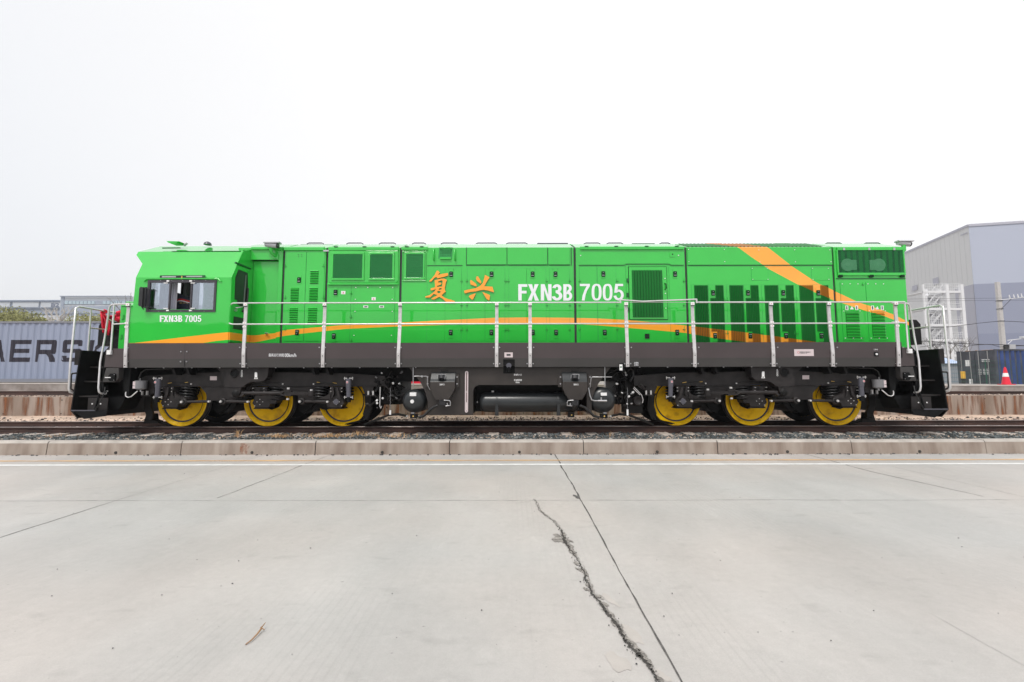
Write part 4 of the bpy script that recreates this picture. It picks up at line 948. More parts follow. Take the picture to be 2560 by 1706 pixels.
def lip(i, u0, u1, v0=619, v1=625, t=.035):     # gutter lip along the roof edge
    b = MB().m('green_plain'); x0, x1 = P(u0, v0, YH)[0], P(u1, v0, YH)[0]; z0 = P(u0, v1, YH)[1]
    b.prism_x([(YH - t, z0), (YH - t, ZE + .004), (YH + .05, ZE + .05), (YH + .05, ZE)], x0, x1); return b.build('roof_lip', secs[i], bevel=.006)
lip(1, 711, 811, 619, 627); lip(2, 822, 997, 619, 627); lip(3, 1004, 1070, 619, 626); lip(4, 1450, 1709, 618, 625)
for us_, s_i in (((841, 912, 982), 2), ((1466, 1540, 1616, 1691), 4), ((1018, 1055), 3)):
    for u in us_: MB().m('green_dark').box(P(u - 4.5, 620, YH)[0], P(u + 4.5, 620, YH)[0], YH - .045, YH + .02, ZE + .006, ZE + .028).build('roof_hinge', secs[s_i])

def latch_mesh(flip):
    s = -1 if flip else 1; b = MB().m('green_paint'); b.box(-.055, .055, -.004, 0, -.10 if not flip else -.14, .13 if not flip else .10)
    b.m('slot_dark'); n = 8; pts = []
    for cx_, cz_, a0 in ((.032, .055, 0), (-.032, .055, 90), (-.032, -.055, 180), (.032, -.055, 270)):
        for k in range(4): a = R(a0 + k * 30); pts.append((cx_ + .016 * math.cos(a), cz_ + .016 * math.sin(a)))
    b.prism_y(pts, -.012, -.004)
    b.m('green_dark').box(-.030, .030, -.016, -.012, s * .018 - .018, s * .018 + .030)
    b.m('steel').box(-.032, .032, -.024, -.016, -s * .033 - .006, -s * .033 + .007)
    b.m('black_paint').disc_y(0.004, s * .022, .020, -.026, -.016, 10); b.m('steel').disc_y(0, s * .03, .008, -.030, -.026, 8)
    return b
LM = {}
def latch(u, v, par, flip=False):
    x, z = P(u, v, YH)
    if flip not in LM:
        o = latch_mesh(flip).build('latch'); LM[flip] = o
    else: o = LM[flip].copy(); COL.objects.link(o); o.parent = None
    o.location = (x, YH - .0125, z); adopt(o, par); return o
def door(sec, u0, v0, u1, v1, latches=(), t=.010, name='door', m='green_paint', uv=None):
    vm_ = (v0 + v1) / 2; b = MB().m('green_mid'); rbox(b, u0 - .55, v0 - .5, u1 + .55, v1 + .5, YH, .0015); b.m(m); rbox(b, u0, v0, u1, v1, YH, t); d = b.build(name, sec)
    for l in latches: latch(l[0], l[1], d, len(l) > 2)
    return d
def hinges(sec, us, vs):
    for u in us:
        for v in vs:
            x, z = P(u, v, YH)
            if 'h' not in LM:
                b = MB(); b.m('green_dark').box(-.030, .030, .0, .008, -.008, .004); b.m('green_plain').tube([(0, -.001, -.03), (0, -.001, .07)], .007, 6); o = LM['h'] = b.build('hinge')
            else: o = LM['h'].copy(); COL.objects.link(o)
            o.location = (x, YH - .017, z); o.parent = None; adopt(o, sec)
def bolts(par, pts, m='white_mark', r=.013, Y=None):
    for u, v in pts:
        x, z = P(u, v, YH); key = (m, r)
        if key not in LM: o = LM[key] = MB().m(m).disc_y(0, 0, r, -.010, .004, 8).build('bolt')
        else: o = LM[key].copy(); COL.objects.link(o)
        o.location = (x, Y or YH - .012, z); o.parent = None; adopt(o, par)
def louvre(par, u0, v0, u1, v1, n, Y=None):
    Y = Y or YH - .010; vm_ = (v0 + v1) / 2; x0, x1 = P(u0, vm_, Y)[0], P(u1, vm_, Y)[0]; z1, z0 = P((u0 + u1) / 2, v0, Y)[1], P((u0 + u1) / 2, v1, Y)[1]
    b = MB(); h = (z1 - z0) / n
    for k in range(n):
        z = z0 + h * k; b.m('slot_dark').box(x0, x1, Y - .003, Y, z, z + h * .45)
        b.m('green_paint').prism_x([(Y, z + h * .95), (Y - .022, z + h * .38), (Y - .019, z + h * .28), (Y, z + h * .80)], x0, x1)
    return b.build('louvre', par)
# section A details
b = MB().m('slot_dark'); b.box(P(628, 650, YH)[0], P(692, 650, YH)[0], YH + .002, YH + .098, P(650, 650, YH)[1] - .004, P(650, 650, YH)[1] - .001); 
b.m('green_plain').box(HL - .3, P(620, 640, YH)[0], YH - .03, YH, P(618, 650, YH)[1], P(618, 628, YH)[1]); b.build('lintel', secs[0])
x, z = P(663, 834, YH); MB().m('steel').tube([(x - .04, YH + .07, z + .02), (x + .04, YH + .04, z)], .02, 8).build('handle', secs[0])
# section B
d = door(secs[1], 713, 631, 762.5, 853, ((748.5, 701), (743.5, 832, 1))); louvre(d, 726.5, 719.5, 746.5, 756, 9); louvre(d, 723.5, 769, 744, 808, 9)
d = door(secs[1], 764, 631, 809, 853); louvre(d, 775.5, 676, 796, 710, 8); louvre(d, 773, 719, 794, 754, 9); louvre(d, 770, 769, 792, 807, 9)
hinges(secs[1], (714, 809), (667, 746, 825)); bolts(secs[1], [(747, 637), (755, 637), (747, 642), (755, 642)], 'green_dark', .008)
# section C
b = MB().m('green_plain'); a = [P(u, v, YH) for u, v in ((822, 628), (996, 628), (996, 702), (990, 708), (828, 708), (822, 702))]; b.prism_y(a, YH - .03, YH); sur = b.build('grille_surround', secs[2], bevel=.006)
MB().m('green_plain').prism_x([(YH - .055, P(900, 713, YH)[1]), (YH - .055, P(900, 710, YH)[1]), (YH, P(900, 707, YH)[1]), (YH, P(900, 713, YH)[1])], P(820, 710, YH)[0], P(996, 710, YH)[0]).build('drip_ledge', secs[2])
def grille(par, u0, v0, u1, v1, fr, Y, nv, nh=0, m='green_mesh', tf=.03, fin='green_mid', depth=.02, nm='grille'):
    b = MB().m('green_plain')
    for a in ((u0, v0, u1, v0 + fr), (u0, v1 - fr, u1, v1), (u0, v0 + fr, u0 + fr, v1 - fr), (u1 - fr, v0 + fr, u1, v1 - fr)): rbox(b, *a, Y, tf)
    g = b.build(nm, par, bevel=.003); b = MB().m(m); x0, x1, z0, z1 = rbox(b, u0 + fr, v0 + fr, u1 - fr, v1 - fr, Y - .004, .004)
    b.m(fin)
    for k in range(nv):
        x = x0 + (x1 - x0) * (k + .5) / nv; b.box(x - .004, x + .004, Y - .008 - depth, Y - .008, z0 + .002, z1 - .002)
    for k in range(nh):
        z = z0 + (z1 - z0) * (k + .5) / nh; b.box(x0 + .002, x1 - .002, Y - .010 - depth, Y - .0082 - depth, z - .004, z + .004)
    b.build('mesh_screen', g); return g
grille(sur, 829, 632, 911, 701, 4.5, YH - .03, 36, 0, tf=.03); grille(sur, 921, 632, 986, 701, 4.5, YH - .03, 28, 0, tf=.03)
d = door(secs[2], 820, 715, 876, 853, ((839.5, 732), (835, 841, 1)), .006); hinges(secs[2], (878,), (735, 794, 853))
b = MB().m('white_mark'); rbox(b, 853, 728, 863.5, 736, YH - .006, .004); poly(b.m('red_mark'), [(856, 734), (860.5, 734), (858.2, 730)], YH - .0102, .001); b.build('warning_label', secs[2])
pn = door(secs[2], 884, 715, 986, 857, (), .008, 'panel'); bolts(secs[2], [(890, 719.5), (920, 719.5), (951, 719.5), (982, 719.5), (889, 749), (981, 749), (888, 779), (981, 779), (885.5, 839), (979, 839)], 'white_mark', .012)
b = MB().m('white_mark'); rbox(b, 929, 743.5, 939.5, 751, YH - .008, .004); poly(b.m('red_mark'), [(932, 749.5), (936.5, 749.5), (934.2, 745.5)], YH - .0122, .001); b.build('warning_label', secs[2])
for u in (914.5, 954): b = MB().m('white_mark'); rbox(b, u - 6, 764.5, u + 6, 770, YH - .008, .004); b.m('seam_rubber'); rbox(b, u - 3.8, 766, u + 3.8, 768.6, YH - .0122, .001); b.build('tag_plate', secs[2])
# section D
grille(secs[3], 1006, 629, 1066, 703, 1.5, YH, 0, tf=.03, m='green_plain', nm='grille_frame'); grille(secs[3], 1012, 632, 1062, 699, 4.0, YH - .012, 22, 14, tf=.03)
b = MB().m('green_mid'); poly(b, [(1098, 619), (1132, 619), (1130, 647), (1096, 647)], YH - .001, .004); b.m('green_plain'); rbox(b, 1100, 645, 1128, 649, YH - .002, .05)
for k in range(7): 
    for j in range(4): x, z = P(1102 + k * 4, 626 + j * 4.5, YH); b.m('slot_dark').disc_y(x, z, .008, YH - .0065, YH - .005, 6)
b.build('foot_step', secs[3])
for u in (1085, 1138): b = MB().m('green_plain'); x0 = P3(u, 623, YH); x1 = P3(u, 652, YH); b.tube([x0, (x0[0], YH - .08, x0[2] - .02), (x1[0], YH - .08, x1[2] + .02), x1], .018, 8); b.build('grab_handle', secs[3])
b = MB().m('green_plain'); x0, x1 = P3(1101, 622, YH), P3(1129, 622, YH); b.tube([(x0[0], YH, x0[2]), (x0[0] + .03, YH - .07, x0[2]), (x1[0] - .03, YH - .07, x0[2]), x1], .018, 8); b.build('grab_handle', secs[3])
b = MB().m('green_dark'); rbox(b, 1068, 663.6, 1156, 665, YH, .012); b.build('panel_seam', secs[3])
for a, c in ((1167.5, 1266.5), (1268.5, 1368), (1370.5, 1424)): door(secs[3], a, 620, c, 662, (), .018, 'upper_panel')
b = MB().m('green_dark')
for a, c in ((1167, 1264), (1270, 1367), (1372, 1425)): rbox(b, a, 662.5, c, 664.5, YH, .010)
for u in (1166, 1267.5, 1369.3): rbox(b, u - .7, 619, u + .7, 666, YH, .006)
rbox(b, 1427.5, 619, 1429, 664, YH, .02); b.build('panel_seam', secs[3])
for k, (a, c, e_, lu) in enumerate(((1068, 1113, 1153, 1128), (1168, 1213, 1262, 1229), (1272.5, 1317, 1365, 1331.5), (1374.5, 1376, 1424, 1388.5))):
    lo_u = {1128: 1127, 1229: 1228.5, 1331.5: 1332, 1388.5: 1390}[lu]
    if k < 3: door(secs[3], a, 671 if k else 706, c - .6, 853, (), .005)
    door(secs[3], c if k < 3 else a, 671, e_, 853, ((lu, 686.5), (lo_u, 832, 1)), .005)
hinges(secs[3], (1154, 1167.5, 1264, 1271, 1367, 1424.5), (704, 764, 825)); bolts(secs[3], [(lu + s, 673.5) for lu in (1128, 1229, 1331, 1388) for s in (-6, 6)], 'green_dark', .007)
# section E
b = MB().m('green_dark'); bb_ = [(1447, 663), (1560, 663), (1565, 660), (1672, 660), (1677, 663), (1709, 663)]
for i in range(5): poly(b, [bb_[i], bb_[i + 1], (bb_[i + 1][0], bb_[i + 1][1] + 1.3), (bb_[i][0], bb_[i][1] + 1.3)], YH, .018)
b.build('panel_seam', secs[4])
door(secs[4], 1450, 667, 1493, 853, (), .005); door(secs[4], 1494.5, 667, 1541, 853, ((1508, 686), (1511.5, 832, 1)), .005); door(secs[4], 1675, 668, 1709, 853, ((1687, 686), (1692.5, 832, 1)), .005)
hinges(secs[4], (1449, 1543, 1710), (704, 764, 824))
fr = door(secs[4], 1566, 665, 1671, 806, (), .012, 'door_frame'); 
b = MB().m('slot_dark'); rbox(b, 1571.5, 666.8, 1668.5, 800.5, YH - .012, .003); b.build('door_gap', fr)
b = MB().m('green_paint'); rbox(b, 1573, 668.3, 1667, 799, YH - .015, .02); ed = b.build('engine_room_door', secs[4], bevel=.004)
def fins(par, pts, n, Y, proud=.03, base='slot_dark', fin='green_fin', name='louvre', w_=.5):
    # pts: top-left, top-right, bottom-right, bottom-left in picture
    (a, c, d_, e_) = [P(u, v, Y) for u, v in pts]; b = MB().m(base); b.prism_y([a, c, d_, e_], Y - .004, Y); b.m(fin)
    for k in range(n):
        s = k / n; s2 = (k + w_) / n
        xt, xb = a[0] + (c[0] - a[0]) * s, e_[0] + (d_[0] - e_[0]) * s; xt2, xb2 = a[0] + (c[0] - a[0]) * s2, e_[0] + (d_[0] - e_[0]) * s2
        b.add([(xt, Y - .004, a[1]), (xt2, Y - proud, a[1]), (xb2, Y - proud, e_[1]), (xb, Y - .004, e_[1]), (xt2 + .006, Y - .004, a[1]), (xb2 + .006, Y - .004, e_[1])], [(0, 1, 2, 3), (1, 4, 5, 2), (0, 4, 1), (3, 2, 5)])
    return b.build(name, par)
fins(ed, [(1579, 676.5), (1655, 676.5), (1659, 793.5), (1582, 793.5)], 11, YH - .036, .035, w_=.75)
for v in (697.5, 735, 771.5): bolts(ed, [(1661 + (v - 697) * .03, v)], 'white_mark', .013, YH - .038)
b = MB().m('black_paint'); x, z = P(1661.5, 717, YH - .03); b.tube([(x, YH - .04, z + .08), (x + .02, YH - .08, z + .06), (x + .02, YH - .08, z - .06), (x, YH - .04, z - .08)], .012, 8); b.build('handle', ed)
b = MB().m('green_dark')
for v in (702, 738, 774): x, z = P(1570, v, YH); MB().m('green_dark').box(x - .04, x + .02, YH - .04, YH - .02, z - .05, z + .05).build('hinge', ed)
b = MB().m('green_plain'); rbox(b, 1674, 630, 1687.5, 643, YH, .012); x, z = P(1681, 636.5, YH); b.m('black_paint').disc_y(x, z, .018, YH - .014, YH - .012, 10); b.build('socket_plate', secs[4])
b = MB().m('slot_dark'); x0, x1, z0, z1 = rbox(b, 1612, 835, 1623.5, 847, YH, .006); b.m('tank_grey')
for k in range(5): b.box(x0, x1, YH - .012, YH - .006, z0 + k * .024, z0 + k * .024 + .010)
b.build('vent', secs[4])
bolts(secs[4], [(1451.5, 639.5), (1696, 639)], 'white_mark', .014, YH - .002)
# section F
b = MB().m('green_dark'); rbox(b, 1719, 663.3, 2081, 664.8, YH, .012); b.build('panel_seam', secs[5]); door(secs[5], 1719, 621, 2079, 662.5, (), .012, 'upper_panel')
bolts(secs[5], [(1720.5, 624.5), (1810, 624.5), (1896, 626), (1985.5, 625.5), (2073, 625.5), (1721.5, 655), (1811, 655), (1898.5, 656), (1987.5, 655.5), (2076, 655.5)], 'white_mark', .010, YH - .014)
LT = [((1735, 1769), (1788, 1808), 1782, 1787), ((1823, 1857), (1875.5, 1895.5), 1869, 1875), ((1910.5, 1944.5), (1963.5, 1983.5), 1957, 1964), ((1997.5, 2031.5), (2050.5, 2070.5), 2044.5, 2052.5)]
def bu(u, v=714, v2=857):   # where the same world X shows lower down
    x = P(u, v, YH)[0]; lo, hi = u - 40, u + 60
    for _ in range(30):
        m_ = (lo + hi) / 2
        if P(m_, v2, YH)[0] < x: lo = m_
        else: hi = m_
    return lo
for (l, r_, lu, lv_) in LT:
    d = door(secs[5], l[0] - 4, 712.5, l[1] + 3, 858, (), .005); fins(d, [(l[0], 714), (l[1], 714), (bu(l[1]), 857), (bu(l[0]), 857)], 8, YH - .006, .032)
    d = door(secs[5], l[1] + 5, 712.5, r_[1] + 3, 858, (), .005)
    ul = l[1] + 5.5
    fins(d, [(r_[0], 714), (r_[1], 714), (bu(r_[1], 714, 746), 746), (bu(r_[0], 714, 746), 746)], 5, YH - .006, .032)
    fins(d, [(bu(ul, 714, 746), 746), (bu(r_[1], 714, 746), 746), (bu(r_[1], 714, 829), 829), (bu(ul, 714, 829), 829)], 8, YH - .006, .032)
    fins(d, [(bu(r_[0], 714, 829), 829), (bu(r_[1], 714, 829), 829), (bu(r_[1]), 857), (bu(r_[0]), 857)], 5, YH - .006, .032)
    latch(lu, 733, d); latch(lv_, 840, d, True)
    hinges(secs[5], (l[0] - 4.5, r_[1] + 3), (751, 834))
for a in ((1878.5, 669.5, 1920, 701), (2029, 669.5, 2072, 701)):
    door(secs[5], *a, (), .004, 'cover_plate'); bolts(secs[5], [(a[0] + 1.5, a[1] + 2), (a[2] - 2, a[1] + 2), (a[0] + 3, a[3] - 2), (a[2] - .5, a[3] - 2)], 'white_mark', .009, YH - .006)
# section G
G6 = secs[6]
b = MB().m('green_plain')
for a in ((2091, 619.5, 2259, 626.5), (2093, 683, 2262, 689.5), (2090.5, 626.5, 2094, 683), (2256.5, 626.5, 2260, 683)): rbox(b, *a, YH, .035)
fw = b.build('fan_grille', G6, bevel=.004)
b = MB().m('slot_dark'); x0, x1, z0, z1 = rbox(b, 2094, 626.5, 2257, 683, YH - .001, .002)
b.m('green_fin')
for k in range(11):
    x = x0 + (x1 - x0) * (k + .6) / 11; b.add([(x, YH - .004, z0), (x + .085, YH - .016, z0), (x + .085, YH - .016, z1), (x, YH - .004, z1)], [(0, 1, 2, 3)])
b.m('green_mesh')
n = 58
for k in range(n): x = x0 + (x1 - x0) * k / n; b.box(x, x + .0045, YH - .030, YH - .027, z0, z1)
for k in range(26): z = z0 + (z1 - z0) * k / 26; b.box(x0, x1, YH - .033, YH - .0302, z, z + .0035)
b.build('mesh_screen', fw)
for u in (2117.5, 2196.5):
    x, z = P(u, 663, YH); b = MB().m('fan_pale').lathe_y(x, z, [(.165, YH - .008), (.165, YH - .020), (.14, YH - .022), (.125, YH - .018), (.06, YH - .019), (.045, YH - .026), (.0, YH - .026)], 24, False)
    s = 1 if u < 2150 else -1; b.box(min(x, x + s * .24), max(x, x + s * .24), YH - .016, YH - .006, z - .13, z + .13); b.build('fan_housing', G6)
for u in (2100, 2177, 2254): b = MB().m('slot_dark'); rbox(b, u - 5, 688, u + 5, 694, YH - .002, .036); b.build('drain_slot', G6)
for u in (2109.5, 2172.5, 2235): b = MB().m('steel'); rbox(b, u - 2.5, 620, u + 2.5, 626, YH - .035, .012); b.build('clip', G6)
b = MB().m('green_dark'); rbox(b, 2090, 696, 2263, 697.8, YH, .016); b.build('panel_seam', G6)
for (ul, ur) in ((2099.5, 2150), (2163.5, 2213)):
    d = door(G6, bu(ul, 706, 780), 706, bu(ur, 706, 780), 852, (), .010, 'panel')
    c0, c1 = (ul + ur) / 2 + 5.5 - 17, (ul + ur) / 2 + 5.5 + 17
    l = (2113.5, 2147.5) if ul < 2150 else (2178, 2211)
    l = (bu(l[0], 779, 811), bu(l[1], 779, 811))
    b = MB().m('slot_dark'); x0, x1, z0, z1 = rbox(b, l[0], 779, l[1], 843.5, YH - .010, .003); n = 17; h = (z1 - z0) / n; b.m('green_fin')
    b.cur = b.mats.index('green_fin')
    for k in range(n): b.m('green_paint').prism_x([(YH - .013, z0 + h * (k + .75)), (YH - .034, z0 + h * (k + .25)), (YH - .034, z0 + h * (k + .12)), (YH - .013, z0 + h * (k + .55))], x0, x1)
    b.build('louvre', d)
    bolts(d, [(ul + 5 + k * 19.5, 710.5) for k in range(3)] + [(bu(ul + 4.5, 711, 778), 778), (bu(ur - 5.5, 711, 778), 778)] + [(bu(ul + 4.5 + k * 19.8, 711, 846), 846) for k in range(3)], 'white_mark', .011)
    for k, du in enumerate((2117, 2141.5) if ul < 2150 else (2181.5, 2205.5)):
        b = MB().m('white_mark'); rbox(b, du - 3.5, 764.5, du + 3.5, 775.5, YH - .010, .004); b.m('black_paint' if k == 0 else 'damper_grey'); rbox(b, du - 1.3, 766, du + 1.3, 774, YH - .0142, .002); b.build('label_plate', d)
    du = 2129.5 if ul < 2150 else 2193; b = MB().m('white_mark'); poly(b, [(du - 4.5, 774), (du + 4.5, 774), (du, 766)], YH - .010, .004); b.build('warning_label', d)
hinges(G6, (2157,), (712, 845))
# end wall of the hood and grab rail
# roof furniture: grab loops, hatches, cameras
def loop(u0, u1, v=608, m='damper_grey', Y=12.95):
    x0, z = P(u0, v, Y); x1 = P(u1, v, Y)[0]; zb = ZR - .0; h = max(z, ZR + .05); h = z; b = MB().m(m)
    b.tube([(x0, Y, zb), (x0 + .04, Y, h - .02), (x0 + .09, Y, h), (x1 - .09, Y, h), (x1 - .04, Y, h - .02), (x1, Y, zb)], .017, 8)
    i = min(6, sum(1 for s in SX if s < (x0 + x1) / 2)); b.build('roof_grab_rail', secs[i])
for a in ((765, 812), (864, 910.5), (945, 992), (1028, 1067), (1100, 1146), (1187, 1245), (1263, 1321), (1457, 1503), (1514, 1560), (1646, 1678)): loop(*a)
for a in ((2060, 2107), (2157, 2203)): loop(*a, m='green_dark')
def hatch(u0, u1, v0, v1, m, Y=12.9, ar=True):
    x0, z1 = P(u0, v0, Y); x1, _ = P(u1, v0, Y); b = MB().m(m); b.box(x0, x1, Y, Y + .5, ZR - .01, max(z1, ZR + .02)); b.build('roof_hatch', secs[min(6, sum(1 for s in SX if s < (x0 + x1) / 2))], bevel=.006)
hatch(1343, 1420, 607.5, 612, 'damper_grey'); hatch(1580, 1637, 608.5, 612, 'green_dark'); hatch(752, 832, 611, 613, 'green_dark'); hatch(1167, 1428, 610.8, 612, 'green_plain')
# radiator grille on the sloping roof edge of section F
b = MB().m('green_dark'); xa, xb = P(1722, 614, YH)[0], P(2066, 614, YH)[0]
sl_ = (ZR - ZE) / CHX
def RP(x, s, off=.0): return (x, YH + CHX * s, ZE + (ZR - ZE) * s + off)
b.add([RP(xa, .14, .006), RP(xb, .14, .006), RP(xb - .0, .98, .006), RP(xa, .98, .006)], [(0, 1, 2, 3)]); b.m('green_fin')
k = 0; x = xa
while x < xb - .09: b.add([RP(x, .15, .008), RP(x + .05, .15, .018), RP(x + .05, .97, .018), RP(x, .97, .008), RP(x + .056, .15, .008), RP(x + .056, .97, .008)], [(0, 1, 2, 3), (1, 4, 5, 2)]); x += .105
b.build('radiator_grille', secs[5])
b = MB().m('green_paint')
for a, c in ((1763, 1803), (1938, 1973)):
    xx, z = P(a, 609.5, 12.36); x2 = P(c, 609.5, 12.36)[0]; b.box(xx, x2, 12.36, 12.8, ZR - .01, max(z, ZR + .02))
b.build('fan_cowl', secs[5])
# seams over the roof edge already show; video cameras on brackets
def vcam(u, v, Y, s, par):
    x, z = P(u, v, Y); b = MB().m('camera_grey'); b.tube([(x - .17 * s, Y, z + .03), (x + .12 * s, Y, z - .01)], .065, 14); b.m('lamp_dark').tube([(x + .12 * s, Y, z - .01), (x + .155 * s, Y, z - .015)], .06, 14)
    b.m('camera_grey').prism_x([(Y - .09, z + .05), (Y + .09, z + .05), (Y + .06, z + .085), (Y - .06, z + .085)], min(x - .2 * s, x + .2 * s), max(x - .2 * s, x + .2 * s)); c = b.build('surveillance_camera', par)
    return c
vcam(681, 614, YH - .15, 1, secs[0])
b = MB().m('green_plain'); x, z = P(678, 622, YH - .12); x2, z2 = P(690, 642, YH); b.tube([(x, YH - .15, z), (x + .02, YH - .14, z - .12), (x2, YH, z2)], .04, 8); b.box(x2 - .07, x2 + .07, YH - .02, YH, z2 - .06, z2 + .06); b.build('camera_bracket', secs[0])
vcam(2261, 610, YH + .05, 1, G6); b = MB().m('green_plain'); x, z = P(2259, 618, YH + .05); b.tube([(x, YH + .05, z + .05), (x, YH + .05, z - .09), (x - .08, YH + .05, z - .15)], .05, 8); b.build('camera_bracket', G6)
b = MB().m('steel'); x, z = P(817, 628.5, YH); b.box(x - .07, x + .07, YH - .05, YH - .03, z - .02, z + .02); b.build('latch_strap', secs[1])

# ---- lettering on the hood
def arc(cx_, cy_, rx, ry, a0, a1, n=14): return [(cx_ + rx * math.cos(R(a0 + (a1 - a0) * k / n)), cy_ + ry * math.sin(R(a0 + (a1 - a0) * k / n))) for k in range(n + 1)]
def sup(rx, ry, e=2.7, n=40):
    q = []
    for k in range(n): a = 2 * math.pi * k / n; ca, sa = math.cos(a), math.sin(a); q.append((.5 + rx * math.copysign(abs(ca) ** (2 / e), ca), .5 + ry * math.copysign(abs(sa) ** (2 / e), sa)))
    return q
def glyph(ch, t, s):
    if ch == 'F': return [[(0, 0), (0, 1), (1, 1), (1, 1 - s), (t, 1 - s), (t, .60), (.92, .60), (.92, .60 - s), (t, .60 - s), (t, 0)]]
    if ch == 'X': k = t * 1.05; return [[(0, 0), (k, 0), (.5, .36), (1 - k, 0), (1, 0), (.66, .51), (.97, 1), (.97 - k, 1), (.5, .67), (.03 + k, 1), (.03, 1), (.34, .51)]]
    if ch == 'N': return [[(0, 0), (0, 1), (t * 1.15, 1), (1 - t, .34), (1 - t, 1), (1, 1), (1, 0), (1 - t * 1.15, 0), (t, .66), (t, 0)]]
    if ch == 'B': return [[(0, 0), (0, 1)] + arc(.55, .755, .40, .245, 90, -62) + arc(.55, .275, .45, .275, 62, -90), [(t, 1 - s)] + arc(.52, .745, .40 - t * .8, .255 - s, 90, -90)[0:] + [(t, .49 + s * .03)], [(t, .49 - s * .6)] + arc(.52, s + (.49 - s * 1.6) / 2, .45 - t * .8, (.49 - s * 1.6) / 2, 90, -90) + [(t, s)]]
    if ch == '3': return [arc(.47, .735, .45, .265, 172, -58) + arc(.48, .285, .52, .285, 58, -172) + arc(.48, .285, .52 - t, .285 - s, -172, 80) + [(.34, .47), (.34, .47 + s)] + arc(.47, .735, .45 - t, .265 - s, -80, 172)]
    if ch == '7': return [[(0, 1), (1, 1), (1, 1 - s * .95), (.72, .60), (.55, .30), (.48, 0), (.48 - t * 1.02, 0), (.27, .30), (.46, .62), (1 - t * 1.15, 1 - s), (0, 1 - s)]]
    if ch == '0': return [sup(.5, .5), sup(.5 - t, .5 - s * .85)]
    if ch == '5': return [[(.15, 1), (.93, 1), (.93, 1 - s), (.13 + t, 1 - s), (.09 + t, .60)] + arc(.48, .33, .52, .33, 118, -172) + arc(.48, .33, .52 - t, .33 - s, -172, 138) + [(.06 + t * .7, .47), (.03, .47)]]
def number(name, chars, v0, v1, Y, par, thick=.003):
    cu = bpy.data.curves.new(name, 'CURVE'); cu.dimensions = '2D'; cu.fill_mode = 'BOTH'; cu.extrude = thick / 2
    for ch, u0, u1, t, s in chars:
        for pts in glyph(ch, t, s):
            sp = cu.splines.new('POLY'); sp.points.add(len(pts) - 1); sp.use_cyclic_u = True
            for i, (a, c_) in enumerate(pts): x, z = P(u0 + (u1 - u0) * a, v1 + (v0 - v1) * c_, Y); sp.points[i].co = (x, z, 0, 1)
    to = bpy.data.objects.new(name, cu); COL.objects.link(to); dg = bpy.context.evaluated_depsgraph_get(); dg.update(); me = bpy.data.meshes.new_from_object(to.evaluated_get(dg)); bpy.data.objects.remove(to)
    for v in me.vertices: v.co = (v.co.x, Y - thick / 2 - .001 - v.co.z, v.co.y)
    me.materials.clear(); me.materials.append(MATS['white_text']); me.name = name; o = bpy.data.objects.new(name, me); COL.objects.link(o); adopt(o, par); return o
number('number_text', [('F', 1295.6, 1318.3, .38, .165), ('X', 1319.3, 1347.4, .34, .1), ('N', 1352, 1378.8, .31, .1), ('3', 1380.5, 1405.8, .33, .155), ('B', 1408.2, 1430.4, .36, .155)], 711, 752, YH - .005, secs[3])
number('number_text', [('7', 1449.6, 1474.7, .28, .135), ('0', 1479, 1503.8, .27, .135), ('0', 1506.8, 1531, .27, .135), ('5', 1534.6, 1559.4, .28, .135)], 710.2, 751.8, YH - .005, secs[4])
GZ = 190 / 2353
def cal(name, outline, holes, par):
    cu = bpy.data.curves.new(name, 'CURVE'); cu.dimensions = '2D'; cu.fill_mode = 'BOTH'; cu.extrude = .014
    for pts in outline + holes:
        s = cu.splines.new('POLY'); s.points.add(len(pts) - 1); s.use_cyclic_u = True
        for i, (a, c) in enumerate(pts):
            x, z = P(1060 + a * GZ, 670 + c * GZ, YH); s.points[i].co = (x, z, 0, 1)
    to = bpy.data.objects.new(name, cu); COL.objects.link(to); dg = bpy.context.evaluated_depsgraph_get(); dg.update(); me = bpy.data.meshes.new_from_object(to.evaluated_get(dg)); bpy.data.objects.remove(to)
    for v in me.vertices: v.co = (v.co.x, YH - .024 - v.co.z * 1.0, v.co.y)
    me.materials.clear(); me.materials.append(MATS['gold_letter']); me.materials.append(MATS['letter_side'])
    me.update()
    for p_ in me.polygons: p_.material_index = 0 if abs(p_.normal.y) > .5 else 1
    me.name = name; o = bpy.data.objects.new(name, me); COL.objects.link(o); adopt(o, par); return o
cal('character_fu', [[(165, 425), (250, 340), (340, 230), (400, 100), (450, 105), (500, 160), (440, 225), (560, 200), (745, 170), (755, 250), (640, 285), (430, 335), (385, 290), (320, 330), (235, 435), (180, 432)],
    [(335, 395), (540, 345), (640, 345), (720, 390), (690, 440), (665, 560), (650, 640), (655, 700), (680, 745), (600, 810), (550, 860), (640, 930), (730, 970), (850, 1000), (960, 1040), (965, 1062), (680, 1060), (640, 1010), (560, 950), (480, 905), (320, 990), (245, 980), (240, 955), (420, 860), (400, 845), (310, 815), (200, 925), (60, 928), (45, 895), (180, 855), (330, 745), (380, 670), (240, 712), (212, 690), (215, 645), (350, 615), (345, 500)]],
    [[(440, 440), (540, 395), (585, 410), (572, 590), (410, 600), (412, 570), (530, 530), (545, 490), (540, 470), (440, 462)], [(465, 660), (520, 635), (555, 640), (550, 680), (465, 692)], [(410, 750), (450, 722), (520, 735), (512, 780), (470, 800), (425, 778)]], secs[3])
